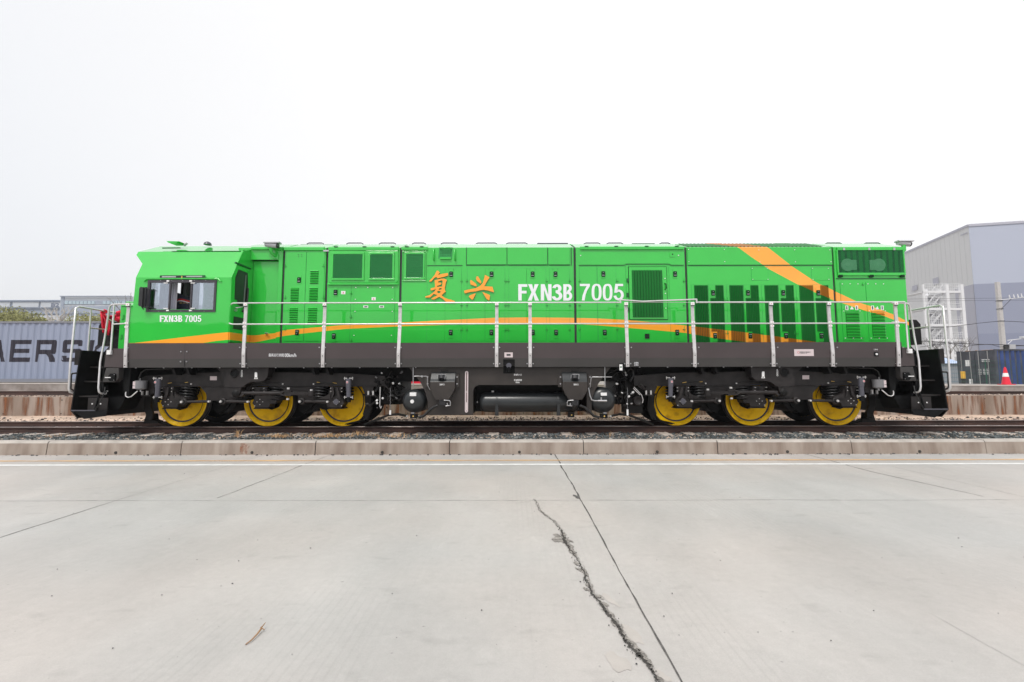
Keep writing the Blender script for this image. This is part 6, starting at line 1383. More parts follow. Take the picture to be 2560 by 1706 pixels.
# ---- bogies
YB = 11.22
def bogie(side):
    mx = None if side == 0 else 2 * CX
    def NB(): return MB(mirror=mx)
    def pl_(b, pts, Y, t): return b.prism_y([P(u, v, Y) for u, v in pts], Y, Y + t)
    b = NB().m('bogie_paint')
    pl_(b, [(353, 966), (353, 947), (362, 940), (440, 936), (540, 931), (700, 931), (870, 934), (963, 941), (963, 967)], YB, .26)
    pl_(b, [(500, 967), (516, 985), (516, 1002), (603, 1002), (620, 985), (632, 967)], YB + .02, .22); pl_(b, [(690, 967), (745, 990), (745, 1002), (800, 1002), (806, 967)], YB + .02, .22)
    pl_(b, [(905, 967), (912, 985), (930, 985), (934, 967)], YB + .02, .2); pl_(b, [(362, 967), (366, 985), (384, 985), (388, 967)], YB + .02, .2)
    b.m('black_paint'); x0, x1 = P(350, 950, YB)[0], P(965, 950, YB)[0]; b.box(x0 + .05, x1 - .05, 11.95, 12.85, .95, 1.50)  # plain black core added to stop light showing through from the far side
    # shade-side mate
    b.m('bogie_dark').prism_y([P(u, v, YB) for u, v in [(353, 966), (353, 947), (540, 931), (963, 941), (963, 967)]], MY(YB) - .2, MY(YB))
    b.m('bogie_paint'); rbox(b, 354, 964, 962, 966.5, YB, .012)
    bf = b.build('bogie_frame', loco)
    if side == 0 or side == 1:
        b = NB().m('pink_plate'); pl_(b, [(525, 941), (542, 941), (542, 951), (525, 951)], YB - .006, .005); b.build('label_plate', bf)
    # motors / gear cases seen low between the wheels
    for u in (560, 770):
        b = NB().m('bogie_dark'); x = P(u, 1010, 11.9)[0]; b.tube([(x, 11.9, 1.08), (x, 12.9, 1.08)], .34, 18); b.m('black_paint').prism_y([(x - .5, 1.2), (x + .3, 1.2), (x + .1, .85), (x - .1, .72), (x - .4, .95)], 11.86, 12.5); b.build('traction_motor', bf)
    wx = [P(u, 1004, 11.62)[0] for u in (455.5, 671, 859)]
    if side == 1: wx = [2 * CX - P(u, 1004, 11.62)[0] for u in (2092, 1875.5, 1690)]; 
    for i, x in enumerate(wx):
        xx = x
        for far in (0, 1):
            M_ = (lambda y: y) if not far else MY
            r0 = .632
            b = NB().m('wheel_yellow').lathe_y(xx, 1.052, [(r0 - .012, M_(11.625)), (r0 - .045, M_(11.612)), (r0 - .05, M_(11.620)), (r0 - .105, M_(11.620)), (r0 - .112, M_(11.66))], 72)
            b.m('wheel_black').lathe_y(xx, 1.052, [(r0 - .112, M_(11.66)), (r0 - .150, M_(11.668))], 72)
            b.m('tread_steel').lathe_y(xx, 1.052, [(r0 - .012, M_(11.625)), (r0, M_(11.64)), (r0 + .004, M_(11.74))], 72); b.m('wheel_black').lathe_y(xx, 1.052, [(r0 + .004, M_(11.74)), (r0 + .028, M_(11.755)), (r0 + .028, M_(11.775)), (r0 - .01, M_(11.79)), (r0 - .12, M_(11.79))], 72)
            ty = b.build('wheel', loco)
            b = NB().m('wheel_yellow').lathe_y(xx, 1.052, [(r0 - .15, M_(11.668)), (.42, M_(11.672)), (.30, M_(11.665)), (.20, M_(11.64)), (.17, M_(11.60)), (.0, M_(11.60))], 48); b.m('bogie_dark').lathe_y(xx, 1.052, [(r0 - .12, M_(11.79)), (.42, M_(11.76)), (.0, M_(11.76))], 32); b.build('web_disc', ty)
        b = NB().m('bogie_dark').tube([(xx, 11.5, 1.052), (xx, MY(11.5), 1.052)], .10, 14); b.build('axle', loco)
        # axle box casting
        dU = {0: 455.5, 1: 671, 2: 859}[i]
    # castings drawn per wheel (picture coordinates of the left bogie)
    YA = 11.12
    for i, (bx, mir) in enumerate(((416, 1), (645, 1), (846, -1))):
        D = lambda du, v: (bx + mir * du, v)
        b = NB().m('bogie_paint')
        pl_(b, [D(-12, 968), D(20, 968), D(24, 985), D(34, 992), D(34, 1000), D(46, 1002), D(44, 1009), D(30, 1010), D(26, 1021), D(-6, 1021), D(-10, 1014), D(-14, 1008), D(-10, 998), D(-4, 985)], YA, .30)
        if i != 1:
            pl_(b, [D(2, 968), D(6, 968), D(4, 985), D(0, 994), D(-6, 998), D(-3, 988)], YA - .05, .05); pl_(b, [D(13, 968), D(18, 968), D(15, 986), D(19, 996), D(14, 993), D(11, 985)], YA - .05, .05)
        b.m('bogie_dark'); pl_(b, [D(5, 970), D(12, 970), D(10, 990), D(3, 990)], YA - .004, .003)
        b.m('bogie_paint'); pl_(b, [D(20, 986), D(44, 994), D(54, 999), D(20, 999)], YA - .03, .33)
        b.m('black_paint'); pl_(b, [D(-8, 1019), D(26, 1019), D(30, 1023), D(-12, 1023)], YA - .02, .34); pl_(b, [D(-8, 968), D(82, 968), D(78, 985), D(66, 1003), D(56, 1012), D(46, 1022), D(32, 1026), D(20, 1021), D(-6, 1000)] if i != 1 else [D(-40, 968), D(62, 968), D(60, 1000), D(50, 1018), D(34, 1025), D(20, 1021), D(-10, 1000), D(-36, 985)], YA + .34, .05)  # black backing: axle box rear, plus shade painted over the wheel behind the spring
        b.m('bolt_grey')
        for du, v in ((5, 999), (-2, 1005), (12, 1005), (5, 1012), (-8, 1015)): x, z = P(*D(du, v), YA); b.disc_y(x, z, .011, YA - .012, YA, 8)
        for du, v in ((-10, 971), (-10, 979), (17, 971), (17, 979)): x, z = P(*D(du, v), YA); b.disc_y(x, z, .009, YA - .058, YA, 8)
        if i == 2: x, z = P(*D(5, 1005), YA); b.m('damper_grey').disc_y(x, z, .065, YA - .03, YA, 20)
        b.build('axle_box', bf)
        # coil springs
        for (su, r_) in (((48, .17), (-20, .12)) if i != 1 else ((42, .18), (-42, .17))):
            b = NB().m('spring_black'); x, zt3 = P(*D(su, 965), YB + .03); zb3 = P(*D(su, 996), YB + .03)[1]; pts = []; turns = 4.3; N = 90
            for k in range(N + 1): a = 2 * math.pi * turns * k / N; pts.append((x + r_ * math.cos(a), YB + .16 + r_ * math.sin(a), zt3 + (zb3 - zt3) * k / N))
            b.tube(pts, .026, 8); b.m('black_paint').tube([(x, YB + .16, zb3), (x, YB + .16, zt3)], r_ * .55, 14); b.m('bogie_dark').tube([(x, YB + .16, zb3 - .05), (x, YB + .16, zb3 - .01)], r_ * 1.15, 18); b.build('coil_spring', bf)
        # yellow tie wires over the spring
        b = NB().m('yellow_wire'); 
        if i != 1:
            for (a, c) in (((4, 959), (14, 957)), ((46, 957), (54, 956))): b.tube([P3(*D(*a), YB - .02), P3(*D(*c), YB - .02)], .008, 5)
        b.m('hose_black').tube([P3(*D(14, 957), YB - .02), P3(*D(30, 957.5), YB - .02), P3(*D(46, 957), YB - .02), P3(*D(62, 961), YB - .02)], .008, 5); b.m('bolt_grey'); x, z = P(*D(62, 960.5), YB - .02); b.box(x - .015, x + .015, YB - .03, YB - .01, z - .015, z + .015); b.build('sensor_cable', bf)
    # dampers
    for u in (394.5, 871.5):
        b = NB().m('damper_grey'); Yd = 11.0; lean = 1.2 if u < 600 else -.4
        p0, p1, p2 = P3(u + lean, 947, Yd), P3(u + lean / 2, 969, Yd), P3(u - lean, 993, Yd)
        b.tube([p0, p1], .062, 16); b.tube([p1, p2], .054, 16); b.m('black_paint').tube([P3(u + lean, 941, Yd), p0], .035, 10); b.m('bolt_grey'); 
        for v in (946, 993.5):
            x, z = P(u, v, Yd); b.box(x - .105, x + .105, Yd - .025, Yd + .02, z - .008, z + .008)
            for s in (-.095, .095): b.tube([(x + s, Yd, z - .04), (x + s, Yd, z + .03)], .010, 6)
        b.m('pink_plate'); x, z = P(u - 1, 956, Yd); b.box(x - .022, x + .022, Yd - .072, Yd - .060, z - .025, z + .025); b.m('red_mark').box(x - .012, x + .012, Yd - .075, Yd - .072, z - .012, z + .012)
        b.m('black_paint').tube([p2, P3(u - lean, 1006, Yd)], .05, 10); b.build('damper', bf)
    # guide rods
    for (a, c) in (((459, 1005), (525, 1004)), ((556.5, 1004), (622, 1004.5)), ((753, 1004), (820, 1004.5))):
        b = NB().m('bogie_paint'); Yr = 11.02; p0, p1 = P3(*a, Yr), P3(*c, Yr); b.tube([(p0[0] + .08, Yr, p0[2]), (p1[0] - .04, Yr, p1[2])], .032, 10); b.m('bogie_dark').disc_y(p0[0] + .02, p0[2], .075, Yr - .04, Yr + .04, 18); b.m('bogie_paint').lathe_y(p0[0] + .02, p0[2], [(.05, Yr - .045), (.075, Yr - .045), (.08, Yr - .02)], 18)
        b.m('bolt_grey').disc_y(p0[0] - .01, p0[2], .028, Yr - .075, Yr - .04, 8).disc_y(p1[0], p1[2], .026, Yr - .06, Yr, 6); b.build('guide_rod', bf)
    # yaw damper rod with clevis
    b = NB().m('bogie_paint'); Yy = 10.98; b.tube([P3(606, 983.5, Yy), P3(706, 983.5, Yy)], .045, 12); pl_(b, [(598, 990), (609, 979), (609, 988), (601, 993)], Yy - .04, .1)
    pl_(b, [(696, 984), (704, 977), (727, 976.5), (727, 980), (709, 980.5), (704, 984), (709, 987), (727, 987), (727, 991), (704, 990)], Yy - .05, .10)
    pl_(b, [(709, 980.5), (727, 980), (750, 980), (776, 983), (776, 985.5), (750, 988), (709, 987.5)], Yy - .03, .07); x, z = P(779, 984, Yy); b.tube([(x, Yy, z - .06), (x, Yy, z + .06)], .07, 14)
    b.m('bolt_grey'); 
    for u, v in ((721, 971.5), (778.5, 976), (719.5, 998)): x, z = P(u, v, Yy); b.tube([(x, Yy, z - .02), (x, Yy, z + .02)], .035, 6)
    b.build('yaw_damper', bf)
    # brake hangers and sand pipe
    for u, s in ((368, 1), (921, -1)):
        b = NB().m('bogie_dark'); D = lambda du, v: (u + s * du, v)
        pl_(b, [D(-6, 985), D(14, 985), D(10, 992), D(8, 1015), D(14, 1035), D(12, 1048), D(2, 1050), D(-2, 1040), D(-8, 1025), D(-7, 1000)], 11.45, .06); b.m('bolt_grey')
        for du in (-14 + 0, -2): x, z = P(*D(du + 2, 984), 11.2); b.box(x - .016, x + .016, 11.18, 11.22, z - .06, z + .06)
        b.m('bogie_paint'); pl_(b, [D(-16, 988), D(6, 988), D(6, 991), D(-16, 991)], 11.15, .1)
        if s == 1: pl_(b.m('bogie_dark'), [D(-2, 1035), D(12, 1035), D(14, 1050), D(26, 1054), D(24, 1059), D(-10, 1059), D(-8, 1053)], 11.5, .2)
        b.m('black_paint').tube([P3(*D(10, 1050), 11.6), P3(*D(30, 1056), 11.6), P3(*D(60, 1062), 11.65)], .03, 8); b.build('brake_hanger', bf)
    if side == 0: pass
    # central suspension bracket hanging from the skirt
    YQ = 10.98; b = NB().m('bogie_paint')
    pl_(b, [(562, 919), (672, 919), (668, 944), (660, 952), (652, 954), (628, 955), (616, 960), (609, 967), (602, 969), (562, 969), (566, 935)], YQ, .3)
    pl_(b, [(562, 969.5), (603, 969.5), (596, 990), (591, 993), (576, 993), (572, 990)], YQ + .02, .26); pl_(b, [(540, 919), (564, 919), (567, 940), (562, 969), (558, 945), (551, 930)], YQ + .06, .2)
    x, z = P(586, 934, YQ); b.m('bogie_dark').lathe_y(x, z, [(.105, YQ + .0), (.10, YQ - .02), (.085, YQ - .02), (.08, YQ + .02)], 24); b.m('slot_black' if 'slot_black' in MATS else 'black_paint').disc_y(x, z, .08, YQ - .004, YQ + .03, 20)
    x, z = P(587, 984, YQ); b.m('bogie_dark').lathe_y(x, z, [(.09, YQ + .02), (.075, YQ - .0), (.0, YQ - .0)], 20); br_ = b.build('bogie_bracket', loco)
    b = NB().m('white_mark'); a_ = [(639 - 1.7, 931), (640 + 1.7, 931), (640.5 + 2.5, 934), (643, 944), (644.5, 948), (635, 948), (636.5, 944), (636.5, 934)]; pl_(b, a_, YQ - .004, .003); b.m('seam_rubber'); pl_(b, [(638.3, 944), (641.5, 944), (641.5, 946.5), (638.3, 946.5)], YQ - .0062, .002)
    b.build('jack_mark', br_)
    b = NB().m('white_mark'); pl_(b, [(603, 928), (606.6, 928), (604.8, 925)], YQ - .004, .003)
    for v in (930.5, 934, 937.5, 941): 
        x, z = P(604.5, v, YQ); b.lathe_y(x, z, [(.012, YQ - .003), (.020, YQ - .003)], 10, False)
    b.build('lifting_mark', br_)
    return bf
bogie(0); bogie(1)

# ---- fuel tank, reservoirs and boxes between the bogies
YT = 11.0
b = MB().m('tank_paint')
tp = [(1022, 919), (1036, 936), (1052, 958), (1063, 980), (1069, 1003), (1070, 1038), (1183, 1038), (1183, 978), (1187, 968), (1196, 963), (1455, 963), (1463, 968), (1467, 976), (1467, 1035), (1478, 1035), (1479, 1003), (1486, 980), (1497, 958), (1514, 936), (1527, 919)]
b.prism_y([P(u, v, YT) for u, v in tp], YT, YT + .04)
x0, x1 = P(1075, 1000, YT)[0], P(1183, 1000, YT)[0]; zbt = P(1130, 1037, YT)[1]; ztt = P(1130, 925, YT)[1]
b.box(x0, x1 - .02, YT + .05, 13.8, zbt, ztt); b.m('bogie_dark').box(x1, P(1467, 1000, YT)[0], 11.75, 13.8, zbt + .02, ztt); b.m('tank_paint').box(P(1467, 1000, YT)[0] + .01, P(1480, 1000, YT)[0], YT + .05, 13.8, zbt + .03, ztt)
b.m('bogie_dark').box(x1 - .01, P(1467, 963, YT)[0], YT + .05, 11.75, P(1300, 962, YT)[1], ztt)
tank = b.build('fuel_tank', loco)
# level gauge
b = MB().m('pink_plate'); gx, gz1 = P(1167, 928, YT); gz0 = P(1167, 1032, YT)[1]; pts = []
for k in range(9): a = math.pi * k / 8; pts.append((gx + .038 * math.cos(a), gz1 - .04 + .038 * math.sin(a)))
for k in range(9): a = math.pi + math.pi * k / 8; pts.append((gx + .038 * math.cos(a), gz0 + .04 + .038 * math.sin(a)))
b.prism_y(pts, YT - .03, YT); b.m('rail_rust'); zc1 = (gz0 + gz1) / 2; b.box(gx - .010, gx + .010, YT - .032, YT - .0305, zc1 + .02, gz1 - .04); b.box(gx - .008, gx + .008, YT - .032, YT - .0305, zc1 - .25, zc1 - .02)
b.m('seam_rubber')
for zz in (gz1 - .04, zc1, gz0 + .04): b.disc_y(gx, zz, .009, YT - .034, YT - .030, 8)
b.build('level_gauge', tank)
text_mesh('tank_text', '燃油放入口', 1285, 935, 1304, 939.5, YT, 'white_mark', tank, .002, bold=.015); text_mesh('tank_text', '燃油箱容量', 1285, 948.5, 1304.5, 952.8, YT, 'white_mark', tank, .002, bold=.015); text_mesh('tank_text', '9500L', 1289, 954.5, 1299.5, 958.2, YT, 'white_mark', tank, .002, bold=.02)
# long reservoir in the recess
b = MB().m('tank_grey'); yR = YT + .36; x0, zt3 = P(1197, 982, yR - .15); x1 = P(1450, 982, yR - .1)[0]; zb3 = P(1300, 1031, yR - .1)[1]; rr = (zt3 - zb3) / 2; zc3 = (zt3 + zb3) / 2
b.smooth = True; vs = []; seg = 40; prof = [(x0, .0), (x0 + .01, rr * .45), (x0 + .04, rr * .78), (x0 + .10, rr * .95), (x0 + .16, rr), (x1 - .16, rr), (x1 - .1, rr * .95), (x1 - .04, rr * .78), (x1, 0)]
for x, r_ in prof:
    for k in range(seg): a = 2 * math.pi * k / seg; vs.append((x, yR + r_ * math.cos(a), zc3 + r_ * math.sin(a)))
b.add(vs, [(i * seg + k, i * seg + (k + 1) % seg, (i + 1) * seg + (k + 1) % seg, (i + 1) * seg + k) for i in range(len(prof) - 1) for k in range(seg)], True)
res = b.build('air_reservoir', loco)
for u in (1242, 1396):
    x = P(u, 1000, YT + .1)[0]; b = MB().m('tank_grey'); vs = []
    for k in range(seg + 1): a = 2 * math.pi * k / seg; vs += [(x - .025, yR + (rr + .008) * math.cos(a), zc3 + (rr + .008) * math.sin(a)), (x + .025, yR + (rr + .008) * math.cos(a), zc3 + (rr + .008) * math.sin(a))]
    b.add(vs, [(2 * k, 2 * k + 1, 2 * k + 3, 2 * k + 2) for k in range(seg)], True); b.prism_y([(x - .03, zc3 - .05), (x + .03, zc3 - .05), (x + .05, zb3 - .07), (x - .05, zb3 - .07)], yR - rr - .03, yR - rr - .01); b.build('strap', res)
x, z = P(1231, 978.5, YT + .1); MB().m('steel').tube([(x, yR - .1, z - .03), (x, yR - .1, z + .01)], .035, 10).build('plug', res); x, z = P(1192.5, 1006, YT + .2); MB().m('steel').tube([(x, yR - .1, z - .02), (x, yR - .1, z + .02)], .018, 8).build('plug', res)
# the two reservoirs seen end-on
for k, (u, v, rp) in enumerate(((1033, 1004, 30), (1508.5, 1001.5, 33))):
    Yf = 10.98; x, z = P(u, v, Yf); r_ = rp * Yf / F; b = MB().m('tank_grey'); b.lathe_y(x, z, [(r_ * .0, Yf - .02), (r_ * .35, Yf - .015), (r_ * .65, Yf + .005), (r_ * .85, Yf + .045), (r_ * .96, Yf + .10), (r_, Yf + .17), (r_, 13.7)], 48); e_ = b.build('air_reservoir', loco)
    b = MB().m('white_mark'); rbox(b, u - 8 + (1 if k else 0), v - 22.5 if not k else 982, u + 8, v - 13.5 if not k else 989.5, Yf - .0, .03); b.build('label_plate', e_)
    if not k: MB().m('white_mark').disc_y(*P(1031, 1004, Yf), .045, Yf - .04, Yf - .01, 16).build('end_cap', e_)
    else:
        b = MB().m('steel').tube([P3(1471, 970, Yf - .05), P3(1475, 990, Yf - .08), P3(1479, 1000, Yf - .08), P3(1486, 1002.5, Yf - .08), P3(1516, 1002.5, Yf - .08)], .016, 8); b.tube([P3(1503, 1002, Yf - .08), P3(1503, 994, Yf - .08)], .02, 8); b.tube([P3(1495, 1002.5, Yf - .08), P3(1517, 1002.5, Yf - .08)], .024, 8); b.build('drain_pipe', e_)
# sand / filler boxes
def sandbox(bx, s, tu):
    D = lambda du, v: (bx + s * du, v); Yf = YT - .20
    outl = [D(-31, 934), D(31, 934), D(32, 960), D(31, 972), D(24, 987), D(15, 1000), D(-17, 1000), D(-27, 984), D(-31, 972)]
    b = MB().m('tank_paint'); b.prism_y([P(u, v, Yf) for u, v in outl[2:-0] if False] or [P(u, v, Yf) for u, v in ([D(-31, 955)] + [D(31, 955)] + outl[3:])], Yf, YT)
    za = P(bx, 955, Yf)[1]; zb_ = P(bx, 948, Yf + .06)[1]; zc2 = P(bx, 931, YT - .01)[1]; xl_, xr_ = sorted((P(*D(-31, 955), Yf)[0], P(*D(31, 955), Yf)[0]))
    b.m('tank_grey').prism_x([(Yf, za), (Yf + .06, zb_), (YT - .02, zc2), (YT, zc2), (YT, za)], xl_, xr_)
    bo = b.build('sand_box', loco, bevel=.006)
    for q in (-37, 37):
        b = MB().m('tank_paint')
        x, z1 = P(*D(q, 937), YT); z0 = P(*D(q, 968), YT)[1]; b.prism_y([(x - .05, z1), (x + .05, z1), (x + .06, z0), (x - .06, z0)], YT - .05, YT - .001)
        b.m('steel')
        for v in (943, 960): x, z = P(*D(q, v), YT - .05); b.disc_y(x, z, .018, YT - .065, YT - .05, 10)
        b.build('mounting_flange', bo)
    b = MB().m('lamp_dark'); x, z = P(bx - 1, 942, Yf + .05); b.tube([(x, Yf + .02, z - .06), (x, Yf + .06, z + .05)], .085, 16); b.m('steel').box(x - .07, x + .09, Yf - .03, Yf - .0, z + .045, z + .06); b.tube([(x - .09, Yf - .02, z + .05), (x - .1, Yf - .02, z - .04)], .007, 6); b.tube([(x + .09, Yf - .02, z + .05), (x + .08, Yf - .02, z - .06)], .009, 6); b.m('hose_black').tube([(x - .05, YT - .02, z + .16), (x - .02, YT - .03, z + .12), (x + .1, YT - .03, z + .12), (x + .12, YT - .02, z + .17)], .012, 6); b.build('filler_cap', bo)
    text_mesh('box_text', '加砂口', tu - 6, 959.5, tu + 6, 964, Yf, 'white_mark', bo, .002, bold=.02)
    b = MB().m('lamp_dark'); u0 = bx; b.prism_y([P(u, v, Yf) for u, v in (D(-9, 1001), D(9, 1001), D(7, 1014), D(-7, 1014))], Yf, Yf + .1); b.m('steel'); b.tube([P3(*D(4, 1001), Yf), P3(*D(18, 1002), Yf), P3(*D(20, 1006), Yf), P3(*D(20, 1014), Yf), P3(*D(8, 1015.5), Yf)], .012, 6); b.tube([P3(*D(13, 1015), Yf), P3(*D(12, 1008), Yf)], .014, 6); x, z = P(*D(-14, 1015), Yf); b.tube([(x, Yf, z - .02), (x, Yf, z + .02)], .02, 8); b.build('valve', bo)
    b = MB().m('hose_black'); b.tube([P3(*D(-12, 1015), Yf), P3(*D(-22, 1018), Yf), P3(*D(-34, 1028), Yf), P3(*D(-46, 1040), Yf), P3(*D(-60, 1044), Yf)], .032, 8); b.tube([P3(*D(-92, 1040), Yf), P3(*D(-110, 1036), 11.2), P3(*D(-135, 1038), 11.4), P3(*D(-165, 1050), 11.5), P3(*D(-195, 1062), 11.6)], .03, 8); b.build('sand_hose', bo)
    b = MB().m('bogie_dark'); u = bx - s * 73; b.prism_y([P(q, v, Yf) for q, v in ((u - 8, 1036), (u + 8, 1036), (u + 8, 1046), (u - 8, 1046))], Yf, Yf + .2); b.m('yellow_wire').disc_y(*P(u, 1041, Yf), .018, Yf - .006, Yf, 8); b.m('steel').disc_y(*P(u - s * 16, 1041, Yf), .022, Yf, Yf + .04, 8); b.m('cyl_grey'); rbox(b, u - 4, 1031, u + 4, 1034.5, Yf + .1, .08); b.build('sand_injector', bo)
    return bo
sandbox(1106, 1, 1105); sandbox(1440 - 2, -1, 1440)
b = MB().m('bogie_dark'); b.prism_y([P(q, v, 11.0) for q, v in ((1421, 1031), (1436, 1031), (1436, 1044), (1421, 1044))], 11.0, 11.2); b.m('yellow_wire').disc_y(*P(1429, 1038, 11), .015, 10.99, 11, 8); b.build('drain_valve', tank)
b = MB().m('steel')
b.tube([P3(1033, 919, 10.95), P3(1033, 965, 10.95)], .012, 6); b.tube([P3(1035, 941, 10.95), P3(1066, 941, 10.95), P3(1068.5, 944, 10.95), P3(1068.5, 962, 10.95), P3(1075, 975, 10.95)], .009, 6); b.box(P(1052, 940, 10.9)[0], P(1056, 940, 10.9)[0], 10.93, 10.97, P(1050, 944, 10.9)[1], P(1050, 939, 10.9)[1]); b.build('air_pipe', loco); b = MB().m('steel')
b.tube([P3(1512, 918, 10.95), P3(1512.5, 965, 10.95)], .012, 6); b.tube([P3(1475, 970, 10.93), P3(1478, 945, 10.93), P3(1481, 943, 10.93), P3(1530, 943, 10.93)], .009, 6); b.build('air_pipe', loco)
# clutter of pipes, cocks, cables and chains at both tank ends
rr_ = random.Random(5)
for (ua, ub, s) in ((900, 1010, 1), (1530, 1640, -1)):
    b = MB()
    b.m('black_paint')
    x0, x1 = P(ua + (50 if s > 0 else 12), 960, 11.6)[0], P(ub - (12 if s > 0 else 50), 960, 11.6)[0]; b.box(x0, x1, 11.75, 13.0, P(950, 1012, 11.7)[1], 1.95)
    b.m('bogie_dark').box(x0 + .1, x1 - .15, 11.55, 11.8, 1.0, 1.5); b.build('brake_unit', loco)
    b = MB()
    for k in range(26):
        u = rr_.uniform(ua + 35, ub - 5) if s > 0 else rr_.uniform(ua + 5, ub - 35); v = rr_.uniform(925, 1000); Y = rr_.uniform(11.1, 11.5); b.m(rr_.choice(['hose_black', 'hose_black', 'bogie_dark', 'black_paint', 'bogie_paint']))
        p0 = P3(u, v, Y); q = [p0]
        for _ in range(4): p0 = (p0[0] + rr_.uniform(-.13, .13), Y + rr_.uniform(-.05, .05), p0[2] + rr_.uniform(-.16, .08)); q.append(p0)
        b.tube(q, rr_.choice([.010, .014, .022]), 6)
    for k in range(16):
        u = rr_.uniform(ua + 40, ub - 5) if s > 0 else rr_.uniform(ua + 5, ub - 40); x, z = P(u, rr_.uniform(928, 1020), 11.15); b.m(rr_.choice(['steel', 'cyl_grey', 'bogie_paint', 'white_mark'])); b.tube([(x, 11.15, z), (x + rr_.uniform(-.04, .04), 11.13, z + rr_.uniform(-.04, .04))], rr_.choice([.012, .018, .025]), 8)
    b.build('brake_piping', loco, kind='stuff') if False else b.build('brake_piping', loco)
    c0 = (976, 970, 1034) if s > 0 else (1568.5, 970, 1025)
    b = MB().m('cyl_grey'); n = 13
    for k in range(n):
        x, z = P(c0[0] + (c0[1] - 970), c0[1] + (c0[2] - c0[1]) * (k + .5) / n, 11.05); b.tube([(x, 11.05, z - .022), (x + (.008 if k % 2 else -.008), 11.04, z), (x, 11.05, z + .022)], .006, 5)
    b.m('white_mark'); rbox(b, c0[0] - 2.2, c0[2] - 8 if s > 0 else 1024, c0[0] + 2.2, c0[2] + 3 if s > 0 else 1039, 11.05, .02); b.build('chain', loco)
    b = MB().m('rail_tube')
    if s > 0: b.tube([P3(950.5, 968, 11.15), P3(949.5, 1016, 11.15), P3(952, 1022, 11.15), P3(954, 1016, 11.15)], .012, 6)
    else: b.tube([P3(1585, 968, 11.1), P3(1604, 988, 11.1), P3(1608, 1000, 11.1), P3(1606, 1008, 11.1)], .009, 6); b.tube([P3(1583, 971, 11.1), P3(1600, 988, 11.1)], .009, 6)
    b.build('lever', loco)
b = MB().m('bogie_paint'); x, z = P(1595.5, 1003, 11.3); b.lathe_y(x, z, [(.115, 11.5), (.115, 11.32), (.10, 11.30), (.085, 11.30), (.08, 11.31), (0, 11.31)], 24); b.m('bogie_dark').box(x - .28, x + .15, 11.45, 11.9, .75, 1.55); b.build('speed_sensor', loco)

# ---- side hand rail
ZR1, ZR2 = P(1280, 757, YR)[1], P(1280, 810, YR)[1]
xl0 = P(576, 758, YR)[0]
hr = MB().m('rail_tube'); xg0, xg1 = P(1551, 757, YR)[0], P(1741, 757, YR)[0]; xe = P(2270, 757, YR)[0]
def cap(pts, r=.020): hr.tube(pts, r, 10)
cap([(xg0, YR, ZR1), (xl0 + .08, YR, ZR1), (xl0 + .02, YR, ZR1 - .02), (xl0 - .01, YR, ZR1 - .09), (xl0 - .03, YR, ZR2 + .08), (xl0 - .0, YR, ZR2 + .02), (xl0 + .07, YR, ZR2), (P(2246, 810, YR)[0], YR, ZR2)], .018)
cap([(xg1, YR, ZR1), (xe - .08, YR, ZR1)])
zg = ZR1 + .05; xm = P(1606, 757, YR)[0]
cap([(xg0 - .0, YR - .02, zg + .01), (xm, YR - .02, zg - .03)], .018); cap([(xm, YR - .02, zg - .03), (xg1, YR - .02, zg + .02)], .018); cap([(xg0, YR - .01, ZR1 - .02), (xg0, YR - .01, zg + .03)], .022); cap([(xg1, YR - .01, ZR1 - .02), (xg1, YR - .01, zg + .03)], .022); cap([(xg0 + .12, YR, ZR1), (xg1 - .12, YR, ZR1)], .006)
hr = hr.build('side_handrail', loco)
for i, (ut, ub_) in enumerate([(321, 312)] + postu + []):
    xt = P(ut, 760, YR)[0]; xb = P(ub_, 918, YS - .03)[0]; xc = (xt + xb) / 2 if abs(xt - xb) < .2 else xt
    b = MB(); wd = .039; z1 = ZR1 - .01; zk1, zk2 = ZT + .42, ZT + .03
    def seg_(x0, y0, z0, x1, y1, z1_, m='alu'):
        b.m(m).add([(x0 - wd, y0, z0), (x0 + wd, y0, z0), (x0 + wd, y0 + .03, z0), (x0 - wd, y0 + .03, z0), (x1 - wd, y1, z1_), (x1 + wd, y1, z1_), (x1 + wd, y1 + .03, z1_), (x1 - wd, y1 + .03, z1_)], [(0, 1, 5, 4), (1, 2, 6, 5), (2, 3, 7, 6), (3, 0, 4, 7), (4, 5, 6, 7), (3, 2, 1, 0)])
    seg_(xt, YR + .005, z1, xt, YR + .0, zk1); seg_(xt, YR, zk1, xb, YS - .045, ZM + .12); seg_(xb, YS - .045, ZM + .12, xb + .0, YS - .025, ZB + .0)
    b.m('white_mark').box(xt - wd - .004, xt + wd + .004, YR - .025, YR + .004, z1 - .06, z1 + .015); b.m('seam_rubber').box(xt - wd - .004, xt + wd + .004, YR - .026, YR, z1 - .078, z1 - .061)
    for zz in (ZR2 + .03, ZR2 - .06): b.m('white_mark').box(xt - wd - .003, xt + wd + .003, YR - .02, YR + .001, zz - .022, zz + .022); b.m('red_mark').disc_y(xt, zz, .008, YR - .023, YR - .02, 8)
    b.m('red_mark').disc_y(xt, z1 - .03, .009, YR - .03, YR - .025, 8); b.m('seam_rubber')
    for zz in (ZM + .06, ZB + .05): b.disc_y(xb, zz, .010, YS - .052, YS - .03, 8)
    b.build('stanchion', hr)

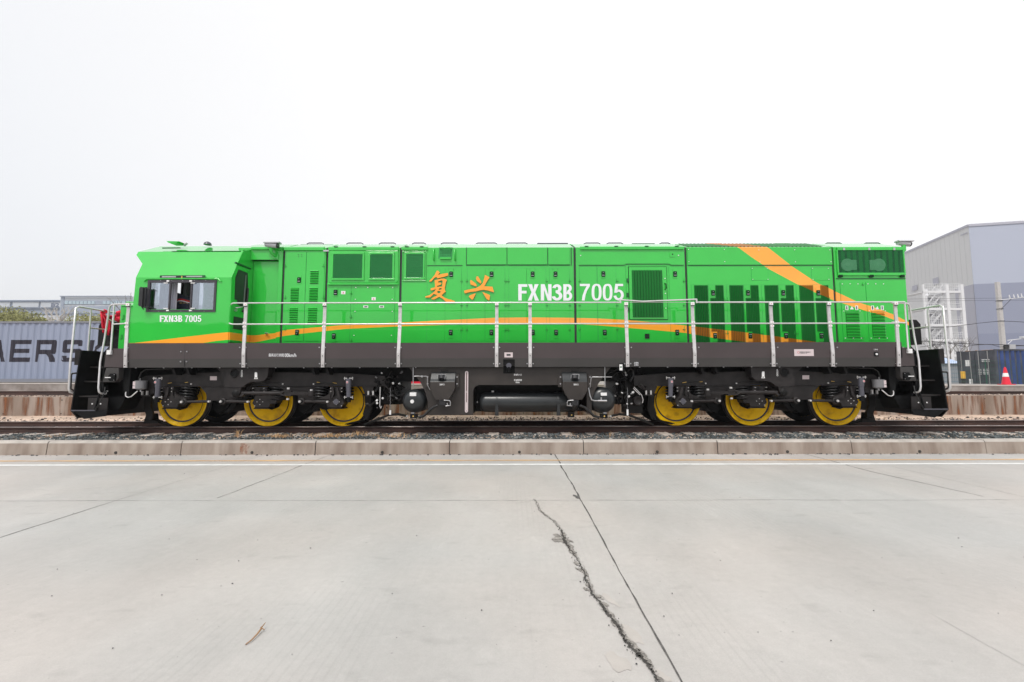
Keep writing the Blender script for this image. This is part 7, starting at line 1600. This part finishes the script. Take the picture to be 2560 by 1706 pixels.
# ---- red cloth tied round the end rail
b = MB().m('cloth_red'); Yc_ = 12.3
def cloth(pts_l, pts_r, Y):
    vs = []; n = len(pts_l); m = 7
    for i in range(n):
        for k in range(m + 1):
            s = k / m; u = pts_l[i][0] + (pts_r[i][0] - pts_l[i][0]) * s; v = pts_l[i][1] + (pts_r[i][1] - pts_l[i][1]) * s
            vs.append(P3(u, v, Y - .05 * math.sin(s * 9 + i * .5) - .04 * math.sin(s * 4)))
    b.add(vs, [(i * (m + 1) + k, i * (m + 1) + k + 1, (i + 1) * (m + 1) + k + 1, (i + 1) * (m + 1) + k) for i in range(n - 1) for k in range(m)], True)
Yf_ = 11.8
cloth([(251, 779), (253, 800), (255, 818), (257, 833)], [(262, 784), (272, 805), (270, 825), (267, 836)], Yf_); cloth([(255, 786), (262, 800), (264, 820), (263, 838)], [(268, 792), (277, 808), (279, 822), (275, 839)], Yf_ - .05)
cloth([(251, 781), (256, 776), (262, 774), (268, 776)], [(256, 786), (263, 784), (268, 783), (271, 786)], Yf_ - .1); cloth([(270, 788), (282, 790), (292, 786), (300, 778)], [(272, 797), (285, 800), (296, 806), (303, 808)], Yf_ + .05)
cloth([(290, 780), (296, 778), (302, 777)], [(290, 798), (296, 802), (303, 806)], Yf_ + .02)
for i_ in range(0): pass
o = b.build('red_cloth'); sm_ = o.modifiers.new('thickness', 'SOLIDIFY'); sm_.thickness = .008; tag(o, 'crumpled red cloth tied around the end handrail at the left end', 'cloth')
# red and white boards standing on the far yard, glimpsed under the locomotive
for k, (u0, v0, u1, v1, mm, lb) in enumerate(((985, 934, 1014, 944, 'white_mark', 'white board glimpsed under the locomotive left of the fuel tank'), (1015, 940, 1052, 966, 'cone_red', 'red board glimpsed behind the left end-on air reservoir'), (870, 930, 940, 938, 'cone_red', 'red strip glimpsed above the left bogie frame'), (1556, 930, 1600, 940, 'cone_red', 'red board glimpsed above the right bogie beside the gauge box'), (1548, 931, 1578, 936, 'white_mark', 'white strip glimpsed right below the small gauge box'))):
    b = MB().m(mm); rbox(b, u0, v0, u1, v1 + 3, 19.4 + k * .02, .03); tag(b.build('board', bevel=.004), lb, 'board')

# ---- spring haze
hz = bpy.data.materials.new('haze'); hz.use_nodes = True; t = hz.node_tree; t.nodes.clear(); o_ = t.nodes.new('ShaderNodeOutputMaterial'); v_ = t.nodes.new('ShaderNodeVolumePrincipled')
v_.inputs['Color'].default_value = (0.90, 0.92, 0.96, 1); v_.inputs['Density'].default_value = 0.0006; v_.inputs['Anisotropy'].default_value = 0.2
t.links.new(v_.outputs[0], o_.inputs['Volume'])
MATS['haze'] = hz; b = MB().m('haze').box(-410, 410, -310, 510, -2.0, 45); o = b.build('haze'); o['kind'] = 'stuff'; o['label'] = 'thin pale spring haze over the yard'
